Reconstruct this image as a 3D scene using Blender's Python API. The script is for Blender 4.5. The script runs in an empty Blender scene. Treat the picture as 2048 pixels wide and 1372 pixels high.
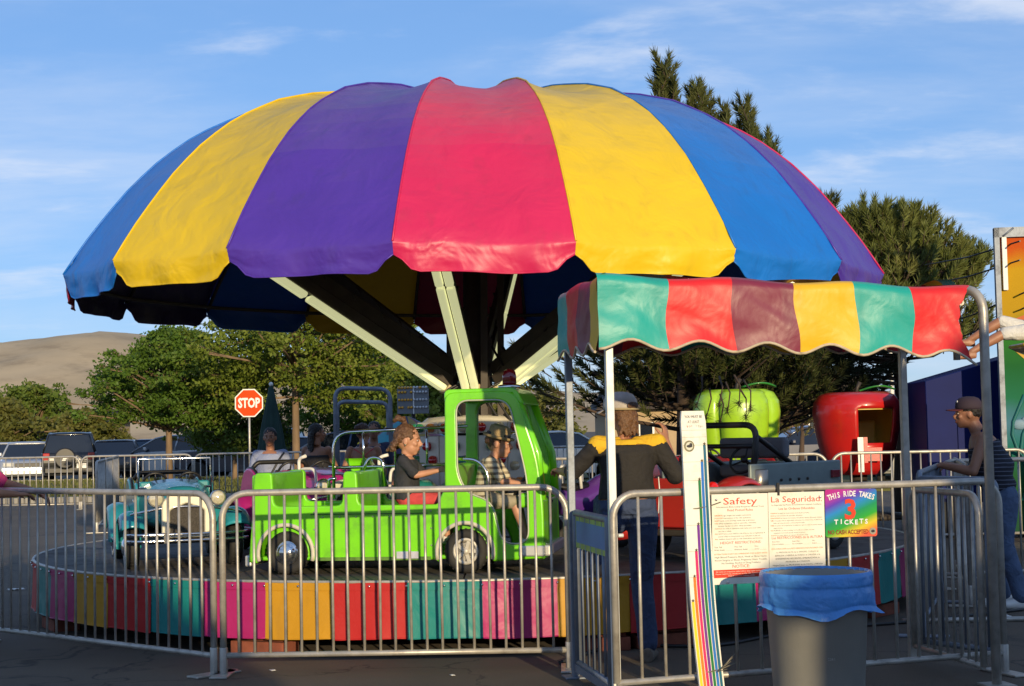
import bpy, bmesh, math, random
import numpy as np
from mathutils import Vector, Matrix, noise as mnoise
R = math.radians
S = bpy.context.scene
COL = S.collection
random.seed(7)
rng = np.random.default_rng(11)

# ------------------------------------------------------------------ camera
FPX, CAMZ, PITCH, ROLL = 3210.0, 1.47, math.atan(176/3210.0), R(1.2)
cam_d = bpy.data.cameras.new('camera')
cam_d.sensor_width = 36.0
cam_d.lens = FPX/2048*36.0
cam_d.clip_start, cam_d.clip_end = 0.1, 9000
cam = bpy.data.objects.new('camera', cam_d)
COL.objects.link(cam)
_f = Vector((0, math.cos(PITCH), math.sin(PITCH)))
_r0 = Vector((1, 0, 0)); _u0 = _r0.cross(_f)
_r = _r0*math.cos(ROLL)-_u0*math.sin(ROLL)
_u = _u0*math.cos(ROLL)+_r0*math.sin(ROLL)
cam.matrix_world = Matrix(((_r.x, _u.x, -_f.x, 0), (_r.y, _u.y, -_f.y, 0), (_r.z, _u.z, -_f.z, CAMZ), (0, 0, 0, 1)))
S.camera = cam

# ------------------------------------------------------------------ light
SUN_AZ, SUN_EL = R(15), R(9.5)          # azimuth: from behind the camera, turned to its right
sdir = Vector((math.sin(SUN_AZ)*math.cos(SUN_EL), -math.cos(SUN_AZ)*math.cos(SUN_EL), math.sin(SUN_EL)))
sl = bpy.data.lights.new('sun', 'SUN')
sl.energy, sl.angle, sl.color = 3.8, R(0.55), (1.0, 0.79, 0.48)
sun = bpy.data.objects.new('sun', sl); COL.objects.link(sun)
sun.rotation_euler = sdir.to_track_quat('Z', 'Y').to_euler()
sun.location = (6, -20, 12)
W = bpy.data.worlds.new('World'); S.world = W; W.use_nodes = True
wn, wl = W.node_tree.nodes, W.node_tree.links
bg = wn['Background']; bg.inputs[1].default_value = 0.12
sky = wn.new('ShaderNodeTexSky'); sky.sky_type = 'NISHITA'; sky.sun_disc = False
sky.sun_elevation = SUN_EL; sky.sun_rotation = math.pi-SUN_AZ
sky.altitude = 1400; sky.air_density = 1.0; sky.dust_density = 0.35; sky.ozone_density = 3.6
# thin evening clouds: noise on the sky dome, stretched along the horizon
tc = wn.new('ShaderNodeTexCoord')
sep = wn.new('ShaderNodeSeparateXYZ'); wl.new(tc.outputs['Generated'], sep.inputs[0])
def wmath(op, a, b=None, clamp=False):
    n = wn.new('ShaderNodeMath'); n.operation = op; n.use_clamp = clamp
    for i, q in enumerate((a, b)):
        if q is None: continue
        if isinstance(q, (int, float)): n.inputs[i].default_value = q
        else: wl.new(q, n.inputs[i])
    return n.outputs[0]
zz = wmath('ADD', wmath('MAXIMUM', sep.outputs[2], 0.0), 0.16)
cb = wn.new('ShaderNodeCombineXYZ')
wl.new(wmath('DIVIDE', sep.outputs[0], zz), cb.inputs[0]); wl.new(wmath('DIVIDE', sep.outputs[1], zz), cb.inputs[1])
def cloud(scale, sx, sy, lo, hi, off, detail=7, rot=0):
    mp = wn.new('ShaderNodeMapping'); mp.inputs['Scale'].default_value = (sx, sy, 1); mp.inputs['Location'].default_value = off
    mp.inputs['Rotation'].default_value = (0, 0, rot)
    wl.new(cb.outputs[0], mp.inputs[0])
    nz = wn.new('ShaderNodeTexNoise'); nz.inputs['Scale'].default_value = scale
    nz.inputs['Detail'].default_value = detail; nz.inputs['Roughness'].default_value = 0.58; nz.inputs['Distortion'].default_value = 0.25
    wl.new(mp.outputs[0], nz.inputs[0])
    mr = wn.new('ShaderNodeMapRange'); mr.interpolation_type = 'SMOOTHSTEP'
    mr.inputs['From Min'].default_value = lo; mr.inputs['From Max'].default_value = hi
    wl.new(nz.outputs[0], mr.inputs['Value'])
    return mr.outputs[0]
c1 = cloud(0.85, 1.0, 2.0, 0.38, 0.72, (5.3, 2.9, 0))
c2 = cloud(2.1, 1.0, 1.7, 0.50, 0.74, (8.1, 4.4, 0), 9)
cf = wmath('ADD', wmath('MULTIPLY', c1, 0.40), wmath('MULTIPLY', c2, 0.55), True)
hs = wn.new('ShaderNodeHueSaturation'); hs.inputs['Saturation'].default_value = 1.10; hs.inputs['Value'].default_value = 1.0
gm = wn.new('ShaderNodeGamma'); gm.inputs[1].default_value = 0.5; wl.new(sky.outputs[0], gm.inputs[0])
tn = wn.new('ShaderNodeMix'); tn.data_type = 'RGBA'; tn.blend_type = 'MULTIPLY'; tn.inputs['Factor'].default_value = 1; tn.inputs['B'].default_value = (1.72, 1.97, 2.55, 1); wl.new(gm.outputs[0], tn.inputs['A'])
wl.new(tn.outputs['Result'], hs.inputs['Color'])
mx = wn.new('ShaderNodeMix'); mx.data_type = 'RGBA'
wl.new(cf, mx.inputs['Factor']); wl.new(hs.outputs[0], mx.inputs['A'])
mx.inputs['B'].default_value = (5.4, 5.8, 6.6, 1)
wl.new(mx.outputs['Result'], bg.inputs[0])

S.view_settings.view_transform = 'Standard'; S.view_settings.look = 'None'
S.view_settings.exposure = 0.30; S.view_settings.gamma = 1.0; S.view_settings.use_curve_mapping = False
S.render.engine = 'CYCLES'; S.cycles.use_denoising = True
S.cycles.max_bounces = 8; S.cycles.transparent_max_bounces = 12

# ------------------------------------------------------------------ helpers
def ray(px, py): return _f*FPX+_r*(px-1024)-_u*(py-686)
def P(px, py, Y):
    d = ray(px, py); return Vector((0, 0, CAMZ))+d*(Y/d.y)
def G(px, py, z=0.0):
    d = ray(px, py); return Vector((0, 0, CAMZ))+d*((z-CAMZ)/d.z)

def lin(c):
    if isinstance(c, str):
        c = [int(c[i:i+2], 16)/255 for i in (0, 2, 4)]
        c = [x/12.92 if x <= 0.04045 else ((x+0.055)/1.055)**2.4 for x in c]
    return tuple(c)

MATS = {}
def mat(name, col, rough=0.5, metal=0.0, var=0.12, vscale=6.0, bump=0.0, bscale=40.0, transl=0.0, coat=0.0,
        dirt=None, dirt_amt=0.0, dscale=2.0, emit=None, estr=0.0, glass=False, alpha=1.0, stretch=None, spec=0.5, wrinkle=0.0, wscale=3.0, tcol=None, obj=False):
    if name in MATS: return MATS[name]
    col = lin(col)
    m = bpy.data.materials.new(name); m.use_nodes = True; MATS[name] = m
    nt = m.node_tree; N, L = nt.nodes, nt.links
    b = N['Principled BSDF']; out = N['Material Output']
    b.inputs['Roughness'].default_value = rough; b.inputs['Metallic'].default_value = metal
    b.inputs['Specular IOR Level'].default_value = spec
    if coat: b.inputs['Coat Weight'].default_value = coat; b.inputs['Coat Roughness'].default_value = 0.08
    if obj:
        g = N.new('ShaderNodeTexCoord'); pos = g.outputs['Object']
    else:
        g = N.new('ShaderNodeNewGeometry'); pos = g.outputs['Position']
    if stretch:
        mp = N.new('ShaderNodeMapping'); mp.inputs['Scale'].default_value = stretch; L.new(pos, mp.inputs[0]); pos = mp.outputs[0]
    nz = N.new('ShaderNodeTexNoise'); nz.inputs['Scale'].default_value = vscale; nz.inputs['Detail'].default_value = 5; L.new(pos, nz.inputs[0])
    rm = N.new('ShaderNodeMapRange'); rm.inputs['From Min'].default_value = 0.25; rm.inputs['From Max'].default_value = 0.75
    rm.inputs['To Min'].default_value = 1-var; rm.inputs['To Max'].default_value = 1+var*0.8; L.new(nz.outputs[0], rm.inputs[0])
    mul = N.new('ShaderNodeMix'); mul.data_type = 'RGBA'; mul.blend_type = 'MULTIPLY'; mul.inputs['Factor'].default_value = 1
    mul.inputs['A'].default_value = (*col, 1); L.new(rm.outputs[0], mul.inputs['B'])
    c = mul.outputs['Result']
    if dirt is not None:
        dn = N.new('ShaderNodeTexNoise'); dn.inputs['Scale'].default_value = dscale; dn.inputs['Detail'].default_value = 8
        dn.inputs['Roughness'].default_value = 0.65; L.new(pos, dn.inputs[0])
        dr = N.new('ShaderNodeMapRange'); dr.interpolation_type = 'SMOOTHSTEP'
        dr.inputs['From Min'].default_value = 0.48; dr.inputs['From Max'].default_value = 0.74; dr.inputs['To Max'].default_value = dirt_amt
        L.new(dn.outputs[0], dr.inputs[0])
        dm = N.new('ShaderNodeMix'); dm.data_type = 'RGBA'; L.new(dr.outputs[0], dm.inputs['Factor']); L.new(c, dm.inputs['A'])
        dm.inputs['B'].default_value = (*lin(dirt), 1); c = dm.outputs['Result']
        ra = N.new('ShaderNodeMath'); ra.operation = 'MULTIPLY_ADD'; L.new(dr.outputs[0], ra.inputs[0]); ra.inputs[1].default_value = 0.25; ra.inputs[2].default_value = rough
        L.new(ra.outputs[0], b.inputs['Roughness'])
    L.new(c, b.inputs['Base Color'])
    nrm = None
    if wrinkle:
        wn_ = N.new('ShaderNodeTexNoise'); wn_.inputs['Scale'].default_value = wscale; wn_.inputs['Detail'].default_value = 3
        wn_.inputs['Distortion'].default_value = 0.45; L.new(pos, wn_.inputs[0])
        bw = N.new('ShaderNodeBump'); bw.inputs['Strength'].default_value = wrinkle; bw.inputs['Distance'].default_value = 0.06
        L.new(wn_.outputs[0], bw.inputs['Height']); nrm = bw.outputs[0]
    if bump:
        bn = N.new('ShaderNodeTexNoise'); bn.inputs['Scale'].default_value = bscale; bn.inputs['Detail'].default_value = 6; L.new(pos, bn.inputs[0])
        bp = N.new('ShaderNodeBump'); bp.inputs['Strength'].default_value = bump; bp.inputs['Distance'].default_value = 0.01
        L.new(bn.outputs[0], bp.inputs['Height'])
        if nrm is not None: L.new(nrm, bp.inputs['Normal'])
        nrm = bp.outputs[0]
    if nrm is not None: L.new(nrm, b.inputs['Normal'])
    if emit is not None:
        b.inputs['Emission Color'].default_value = (*lin(emit), 1); b.inputs['Emission Strength'].default_value = estr
    if glass:
        b.inputs['Transmission Weight'].default_value = 1.0; b.inputs['IOR'].default_value = 1.45
    if alpha < 1: b.inputs['Alpha'].default_value = alpha
    if transl:
        t = N.new('ShaderNodeBsdfTranslucent')
        if tcol is None: L.new(c, t.inputs[0])
        else: t.inputs[0].default_value = (*lin(tcol), 1)
        ms = N.new('ShaderNodeMixShader'); ms.inputs[0].default_value = transl
        L.new(b.outputs[0], ms.inputs[1]); L.new(t.outputs[0], ms.inputs[2]); L.new(ms.outputs[0], out.inputs[0])
    return m

class MB:
    """collects shapes; build() links them as one mesh object"""
    def __init__(s): s.v = []; s.f = []; s.sm = []; s.mi = []
    def add(s, vs, fs, smooth=False, mi=0, M=None):
        o = len(s.v)
        if M is not None: vs = [M @ Vector(q) for q in vs]
        s.v += [tuple(q) for q in vs]
        for f in fs: s.f.append(tuple(i+o for i in f)); s.sm.append(smooth); s.mi.append(mi)
        return s
    def box(s, c, size, M=None, mi=0, rz=0.0, taper=1.0):
        x, y, z = size[0]/2, size[1]/2, size[2]/2
        vs = [Vector((a*x*(taper if k > 0 else 1), b*y*(taper if k > 0 else 1), k*z)) for k in (-1, 1) for a, b in ((-1, -1), (1, -1), (1, 1), (-1, 1))]
        T = Matrix.Translation(c) @ Matrix.Rotation(rz, 4, 'Z')
        if M is not None: T = M @ T
        return s.add(vs, [(3, 2, 1, 0), (4, 5, 6, 7), (0, 1, 5, 4), (1, 2, 6, 5), (2, 3, 7, 6), (3, 0, 4, 7)], M=T, mi=mi)
    def tube(s, pts, r, n=8, closed=False, caps=True, mi=0, M=None, flat=1.0):
        pts = [Vector(p) for p in pts]; k = len(pts)
        rs = r if isinstance(r, (list, tuple)) else [r]*k
        tan = []
        for i in range(k):
            a = pts[(i-1) % k] if (closed or i > 0) else pts[i]
            b = pts[(i+1) % k] if (closed or i < k-1) else pts[i]
            t = b-a
            tan.append(t.normalized() if t.length > 1e-9 else Vector((0, 0, 1)))
        ref = Vector((0, 0, 1)) if abs(tan[0].z) < 0.9 else Vector((1, 0, 0))
        nx = tan[0].cross(ref).normalized(); vs = []
        for i in range(k):
            nx = (nx-tan[i]*nx.dot(tan[i])).normalized(); ny = tan[i].cross(nx)
            for j in range(n):
                a = 2*math.pi*j/n
                vs.append(pts[i]+nx*(math.cos(a)*rs[i])+ny*(math.sin(a)*rs[i]*flat))
        fs = []
        for i in range(k if closed else k-1):
            i2 = (i+1) % k
            for j in range(n):
                j2 = (j+1) % n; fs.append((i*n+j, i*n+j2, i2*n+j2, i2*n+j))
        s.add(vs, fs, True, mi, M)
        if caps and not closed:
            o = len(s.v)-len(vs)
            s.f.append(tuple(o+j for j in reversed(range(n)))); s.sm.append(False); s.mi.append(mi)
            s.f.append(tuple(o+(k-1)*n+j for j in range(n))); s.sm.append(False); s.mi.append(mi)
        return s
    def lathe(s, prof, n=24, M=None, mi=0, smooth=True, caps=True, wob=None):
        vs = []
        for (r, z) in prof:
            for j in range(n):
                a = 2*math.pi*j/n
                q = wob(a, z) if wob else 0
                vs.append(Vector(((r+q)*math.cos(a), (r+q)*math.sin(a), z)))
        fs = []
        for i in range(len(prof)-1):
            for j in range(n):
                j2 = (j+1) % n; fs.append((i*n+j, i*n+j2, (i+1)*n+j2, (i+1)*n+j))
        s.add(vs, fs, smooth, mi, M); o = len(s.v)-len(vs)
        if caps:
            for i, rev in ((0, True), (len(prof)-1, False)):
                if prof[i][0] > 1e-4:
                    ids = [o+i*n+j for j in range(n)]
                    s.f.append(tuple(reversed(ids)) if rev else tuple(ids)); s.sm.append(False); s.mi.append(mi)
        return s
    def sphere(s, c, r, n=12, m=8, M=None, mi=0):
        if isinstance(r, (int, float)): r = (r, r, r)
        prof = []
        vs = [Vector((0, 0, -1))]
        for i in range(1, m):
            t = -math.pi/2+math.pi*i/m
            for j in range(n):
                a = 2*math.pi*j/n; vs.append(Vector((math.cos(t)*math.cos(a), math.cos(t)*math.sin(a), math.sin(t))))
        vs.append(Vector((0, 0, 1)))
        fs = [(0, 1+(j+1) % n, 1+j) for j in range(n)]
        for i in range(m-2):
            for j in range(n):
                j2 = (j+1) % n; a = 1+i*n
                fs.append((a+j, a+j2, a+n+j2, a+n+j))
        l = len(vs)-1; a = 1+(m-2)*n
        fs += [(a+j, a+(j+1) % n, l) for j in range(n)]
        T = Matrix.Translation(c) @ Matrix.Diagonal((*r, 1))
        if M is not None: T = M @ T
        return s.add(vs, fs, True, mi, T)
    def loft(s, rings, n=16, mi=0, M=None):
        """rings: (centre, half-axis vector A, half-axis vector B)"""
        vs = []
        for c, A, B in rings:
            c, A, B = Vector(c), Vector(A), Vector(B)
            for j in range(n):
                a = 2*math.pi*j/n; vs.append(c+A*math.cos(a)+B*math.sin(a))
        fs = []
        for i in range(len(rings)-1):
            for j in range(n):
                j2 = (j+1) % n; fs.append((i*n+j, i*n+j2, (i+1)*n+j2, (i+1)*n+j))
        fs.append(tuple(reversed(range(n)))); fs.append(tuple((len(rings)-1)*n+j for j in range(n)))
        return s.add(vs, fs, True, mi, M)
    def prism(s, poly, y0, y1, M=None, mi=0, smooth=False):
        """poly in (x,z), extruded along y"""
        n = len(poly)
        vs = [Vector((x, y0, z)) for x, z in poly]+[Vector((x, y1, z)) for x, z in poly]
        fs = [tuple(range(n)), tuple(reversed(range(n, 2*n)))]+[(i, i+n, (i+1) % n+n, (i+1) % n) for i in range(n)]
        fs = [tuple(reversed(f)) for f in fs]
        return s.add(vs, fs, smooth, mi, M)
    def grid(s, fn, nu, nv, mi=0, smooth=True, M=None, wrap=False):
        vs = [fn(i/nu, j/nv) for j in range(nv+1) for i in range(nu+(0 if wrap else 1))]
        w = nu if wrap else nu+1
        fs = [(j*w+i, j*w+(i+1) % w, (j+1)*w+(i+1) % w, (j+1)*w+i) for j in range(nv) for i in range(nu)]
        return s.add(vs, fs, smooth, mi, M)
    def mesh(s, name):
        me = bpy.data.meshes.new(name); me.from_pydata(s.v, [], s.f)
        me.polygons.foreach_set('use_smooth', s.sm); me.polygons.foreach_set('material_index', s.mi); me.update()
        return me
    def build(s, name, m, parent=None, bevel=0.0, fixn=True, seg=2):
        me = s.mesh(name)
        if fixn:
            bm = bmesh.new(); bm.from_mesh(me); bmesh.ops.recalc_face_normals(bm, faces=bm.faces); bm.to_mesh(me); bm.free()
        for q in (m if isinstance(m, (list, tuple)) else [m]): me.materials.append(q)
        o = bpy.data.objects.new(name, me); COL.objects.link(o)
        if parent is not None: o.parent = parent
        if bevel:
            md = o.modifiers.new('bevel', 'BEVEL'); md.width = bevel; md.segments = seg; md.limit_method = 'ANGLE'; md.angle_limit = R(40)
        return o

def tag(o, label=None, cat=None, group=None, kind=None):
    if label: o['label'] = label
    if cat: o['category'] = cat
    if group: o['group'] = group
    if kind: o['kind'] = kind
    return o
def thing(name, label, cat, loc=(0, 0, 0), rz=0.0, group=None, kind=None):
    o = bpy.data.objects.new(name, None); COL.objects.link(o); o.empty_display_size = 0.2
    o.location = loc; o.rotation_euler = (0, 0, rz)
    return tag(o, label, cat, group, kind)
def meshobj(name, me, m, parent=None, M=None):
    if m is not None:
        me.materials.clear()
        for q in (m if isinstance(m, (list, tuple)) else [m]): me.materials.append(q)
    o = bpy.data.objects.new(name, me); COL.objects.link(o)
    if parent is not None: o.parent = parent
    if M is not None: o.matrix_local = M
    return o
def dup(o, parent=None, M=None, rec=True):
    c = o.copy(); COL.objects.link(c); c.parent = parent
    if M is not None: c.matrix_local = M
    if rec:
        for ch in list(o.children): dup(ch, c)
    return c
def baked(o):
    """evaluate modifiers into plain mesh data"""
    dg = bpy.context.evaluated_depsgraph_get(); dg.update()
    me = bpy.data.meshes.new_from_object(o.evaluated_get(dg)); return me
def remesh(mb, name, m, parent=None, vox=0.01, smooth=4, M=None, disp=0.0, dscale=6.0):
    o = mb.build('tmp', m, fixn=True)
    md = o.modifiers.new('r', 'REMESH'); md.mode = 'VOXEL'; md.voxel_size = vox; md.use_smooth_shade = True
    if smooth:
        ms = o.modifiers.new('s', 'SMOOTH'); ms.factor = 0.5; ms.iterations = smooth
    me = baked(o); bpy.data.objects.remove(o); me.name = name
    if disp:
        n = len(me.vertices); co = np.empty(n*3, np.float32); me.vertices.foreach_get('co', co); co = co.reshape(-1, 3)
        no = np.empty(n*3, np.float32); me.vertices.foreach_get('normal', no); no = no.reshape(-1, 3)
        d = np.array([mnoise.noise(Vector(c)*dscale) for c in co.tolist()], np.float32)
        co += no*(d*disp)[:, None]; me.vertices.foreach_set('co', co.ravel()); me.update()
    me.polygons.foreach_set('use_smooth', [True]*len(me.polygons))
    return meshobj(name, me, m, parent, M)
def round_path(pts, r, n=5, closed=False):
    pts = [Vector(p) for p in pts]; out = []; k = len(pts)
    for i in range(k):
        if not closed and i in (0, k-1): out.append(pts[i]); continue
        p, a, b = pts[i], pts[i-1], pts[(i+1) % k]
        da, db = a-p, b-p; rr = min(r, da.length*0.49, db.length*0.49)
        A, B = p+da.normalized()*rr, p+db.normalized()*rr
        for j in range(n+1):
            t = j/n; out.append(A*(1-t)**2+p*2*t*(1-t)+B*t*t)
    return out
def round_poly(pts, r, n=5):
    rr = r if isinstance(r, (list, tuple)) else [r]*len(pts)
    out = []; k = len(pts)
    for i in range(k):
        p, a, b = Vector((*pts[i], 0)), Vector((*pts[i-1], 0)), Vector((*pts[(i+1) % k], 0))
        da, db = a-p, b-p; q = min(rr[i], da.length*0.49, db.length*0.49)
        if q < 1e-5: out.append((p.x, p.y)); continue
        A, B = p+da.normalized()*q, p+db.normalized()*q
        for j in range(n+1):
            t = j/n; c = A*(1-t)**2+p*2*t*(1-t)+B*t*t; out.append((c.x, c.y))
    return out
def shape2d(outlines, depth, bevel=0.0, res=1):
    """filled 2-D outlines (later ones are holes), in the XY plane, thick along Z"""
    cu = bpy.data.curves.new('c', 'CURVE'); cu.dimensions = '2D'; cu.fill_mode = 'BOTH'
    cu.extrude = max(depth/2-bevel, 0.0); cu.bevel_depth = bevel; cu.bevel_resolution = res
    if bevel: cu.offset = -bevel
    for pl in outlines:
        sp = cu.splines.new('POLY'); sp.points.add(len(pl)-1); sp.use_cyclic_u = True
        for i, q in enumerate(pl): sp.points[i].co = (q[0], q[1], 0, 1)
    o = bpy.data.objects.new('c', cu); COL.objects.link(o); me = baked(o)
    bpy.data.objects.remove(o); bpy.data.curves.remove(cu); return me
def text_mesh(s, size=1.0, width=None, align='CENTER', extrude=0.0, bold=0.0, track=1.0):
    cu = bpy.data.curves.new('t', 'FONT'); cu.body = s; cu.size = size; cu.align_x = align; cu.extrude = extrude
    cu.offset = bold; cu.resolution_u = 2; cu.space_character = track
    o = bpy.data.objects.new('t', cu); COL.objects.link(o); me = baked(o)
    bpy.data.objects.remove(o); bpy.data.curves.remove(cu)
    if width and len(me.vertices):
        xs = [v.co.x for v in me.vertices]; w = max(xs)-min(xs)
        if w > 1e-6:
            k = width/w
            for v in me.vertices: v.co.x *= k
    return me
XZ = Matrix(((1, 0, 0, 0), (0, 0, -1, 0), (0, 1, 0, 0), (0, 0, 0, 1)))      # drawing plane XY -> upright XZ (faces -Y)
def merge_meshes(items):
    """items: (mesh, matrix) -> MB"""
    b = MB()
    for me, M in items:
        b.add([v.co.copy() for v in me.vertices], [tuple(p.vertices) for p in me.polygons], False, 0, M)
    return b
def place_xy(a, b):
    """matrix with local x along a->b (ground plan), origin a"""
    d = Vector(b)-Vector(a); return Matrix.Translation(a) @ Matrix.Rotation(math.atan2(d.y, d.x), 4, 'Z')

# ------------------------------------------------------------------ shared materials
m_galv = mat('galvanised_steel', (0.46, 0.435, 0.385), 0.42, 0.45, 0.22, 14, 0.08, 60, dirt=(0.16, 0.13, 0.10), dirt_amt=0.5, dscale=9)
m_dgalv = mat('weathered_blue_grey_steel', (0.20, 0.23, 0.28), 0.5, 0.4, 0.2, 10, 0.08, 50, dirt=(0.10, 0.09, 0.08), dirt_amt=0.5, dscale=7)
m_chrome = mat('chrome', (0.75, 0.75, 0.74), 0.12, 1.0, 0.05, 5)
m_rubber = mat('tyre_rubber', (0.022, 0.021, 0.020), 0.75, 0, 0.25, 12, 0.1, 80)
m_black = mat('black_plastic', (0.015, 0.015, 0.016), 0.45, 0, 0.15)
m_dsteel = mat('dark_brown_steel', (0.055, 0.045, 0.038), 0.6, 0.3, 0.3, 8, 0.1, 40)
m_white = mat('white_paint', (0.78, 0.77, 0.72), 0.4, 0, 0.06, 5)
m_glass = mat('dark_car_glass', (0.012, 0.016, 0.024), 0.06, 0, 0.1, 3, spec=0.8)
# ------------------------------------------------------------------ ground
def ground_material():
    m = bpy.data.materials.new('asphalt'); m.use_nodes = True
    N, L = m.node_tree.nodes, m.node_tree.links; b = N['Principled BSDF']
    g = N.new('ShaderNodeNewGeometry'); pos = g.outputs['Position']
    def nz(sc, det=6, ro=0.6):
        n = N.new('ShaderNodeTexNoise'); n.inputs['Scale'].default_value = sc; n.inputs['Detail'].default_value = det; n.inputs['Roughness'].default_value = ro
        L.new(pos, n.inputs[0]); return n.outputs[0]
    r1 = N.new('ShaderNodeValToRGB'); r1.color_ramp.elements[0].position = 0.3; r1.color_ramp.elements[0].color = (0.075, 0.060, 0.043, 1)
    r1.color_ramp.elements[1].position = 0.75; r1.color_ramp.elements[1].color = (0.135, 0.105, 0.072, 1)
    L.new(nz(0.55, 5), r1.inputs[0])
    vo = N.new('ShaderNodeTexNoise'); vo.inputs['Scale'].default_value = 160; vo.inputs['Detail'].default_value = 2; L.new(pos, vo.inputs[0])
    mr = N.new('ShaderNodeMapRange'); mr.inputs['From Min'].default_value = 0.35; mr.inputs['From Max'].default_value = 0.7
    mr.inputs['To Min'].default_value = 0.55; mr.inputs['To Max'].default_value = 1.6; L.new(vo.outputs[0], mr.inputs[0])
    mm = N.new('ShaderNodeMix'); mm.data_type = 'RGBA'; mm.blend_type = 'MULTIPLY'; mm.inputs['Factor'].default_value = 1
    L.new(r1.outputs[0], mm.inputs['A']); L.new(mr.outputs[0], mm.inputs['B'])
    # dark oil stains with a shape of their own
    st = N.new('ShaderNodeMapRange'); st.interpolation_type = 'SMOOTHSTEP'; st.inputs['From Min'].default_value = 0.60; st.inputs['From Max'].default_value = 0.72; st.inputs['To Max'].default_value = 0.55
    L.new(nz(1.7, 3), st.inputs[0])
    ms = N.new('ShaderNodeMix'); ms.data_type = 'RGBA'; L.new(st.outputs[0], ms.inputs['Factor']); L.new(mm.outputs['Result'], ms.inputs['A']); ms.inputs['B'].default_value = (0.022, 0.02, 0.019, 1)
    # hairline cracks and sealed patches
    vor = N.new('ShaderNodeTexVoronoi'); vor.feature = 'DISTANCE_TO_EDGE'; vor.inputs['Scale'].default_value = 0.55
    dw = N.new('ShaderNodeTexNoise'); dw.inputs['Scale'].default_value = 2.2; dw.inputs['Detail'].default_value = 5; L.new(pos, dw.inputs[0])
    vm = N.new('ShaderNodeVectorMath'); vm.operation = 'MULTIPLY_ADD'; L.new(dw.outputs['Color'], vm.inputs[0]); vm.inputs[1].default_value = (1.1, 1.1, 0); L.new(pos, vm.inputs[2]); L.new(vm.outputs[0], vor.inputs['Vector'])
    ck = N.new('ShaderNodeMapRange'); ck.inputs['From Min'].default_value = 0.0; ck.inputs['From Max'].default_value = 0.012; ck.inputs['To Min'].default_value = 0.75; ck.inputs['To Max'].default_value = 0.0; L.new(vor.outputs['Distance'], ck.inputs[0])
    mc = N.new('ShaderNodeMix'); mc.data_type = 'RGBA'; L.new(ck.outputs[0], mc.inputs['Factor']); L.new(ms.outputs['Result'], mc.inputs['A']); mc.inputs['B'].default_value = (0.012, 0.011, 0.010, 1)
    L.new(mc.outputs['Result'], b.inputs['Base Color'])
    b.inputs['Roughness'].default_value = 0.85
    bp = N.new('ShaderNodeBump'); bp.inputs['Strength'].default_value = 0.5; bp.inputs['Distance'].default_value = 0.006
    L.new(vo.outputs[0], bp.inputs['Height']); L.new(bp.outputs[0], b.inputs['Normal'])
    return m
m_asph = ground_material()
b = MB(); b.add([(-3000, -400, 0), (3000, -400, 0), (3000, 5000, 0), (-3000, 5000, 0)], [(0, 1, 2, 3)])
tag(b.build('ground', m_asph), kind='structure')

# grass verge between the fairground and the car park, with a kerb
m_lawn = mat('dry_lawn', (0.10, 0.105, 0.028), 0.9, 0, 0.5, 1.2, 0.6, 30, dirt=(0.16, 0.13, 0.06), dirt_amt=0.8, dscale=0.6)
m_conc = mat('concrete', (0.30, 0.285, 0.25), 0.85, 0, 0.2, 3, 0.2, 60)
b = MB(); b.box((-16, 46.5, 0.05), (42, 17, 0.10)); tag(b.build('grass_verge', m_lawn), kind='structure')
b = MB(); b.box((-16, 55.1, 0.07), (42, 0.2, 0.14)); b.box((-16, 37.9, 0.07), (42, 0.2, 0.14)); tag(b.build('kerb', m_conc, bevel=0.02), kind='structure')
b = MB(); b.box((13, 40, 0.05), (14, 10, 0.10)); tag(b.build('grass_island', m_lawn), kind='structure')
# grass blades: nobody could count them
nb = 16000
gx = rng.uniform(-24, -3.5, nb); gy = rng.uniform(38.2, 54.8, nb); h = rng.uniform(0.04, 0.12, nb); a = rng.uniform(0, 6.28, nb)
v = np.empty((nb, 3, 3)); w = 0.025
v[:, 0] = np.stack([gx-np.cos(a)*w, gy-np.sin(a)*w, np.full(nb, 0.098)], 1); v[:, 1] = np.stack([gx+np.cos(a)*w, gy+np.sin(a)*w, np.full(nb, 0.098)], 1)
v[:, 2] = np.stack([gx+rng.normal(0, .03, nb), gy+rng.normal(0, .03, nb), 0.1+h], 1)
me = bpy.data.meshes.new('grass'); me.from_pydata(v.reshape(-1, 3).tolist(), [], np.arange(nb*3).reshape(-1, 3).tolist())
tag(meshobj('grass', me, mat('grass_blades', (0.13, 0.14, 0.035), 0.8, 0, 0.4, 1.0, transl=0.2)), 'short dry grass on the verge before the parked cars', 'grass', kind='stuff')

# parking stall lines
m_line = mat('road_paint', (0.62, 0.60, 0.52), 0.7, 0, 0.3, 4, dirt=(0.08, 0.07, 0.06), dirt_amt=0.8, dscale=5)
b = MB()
for i in range(12): b.box((-33+i*2.9, 61.5, 0.004), (0.12, 9, 0.004))
tag(b.build('stall_lines', m_line), kind='structure')

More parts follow.
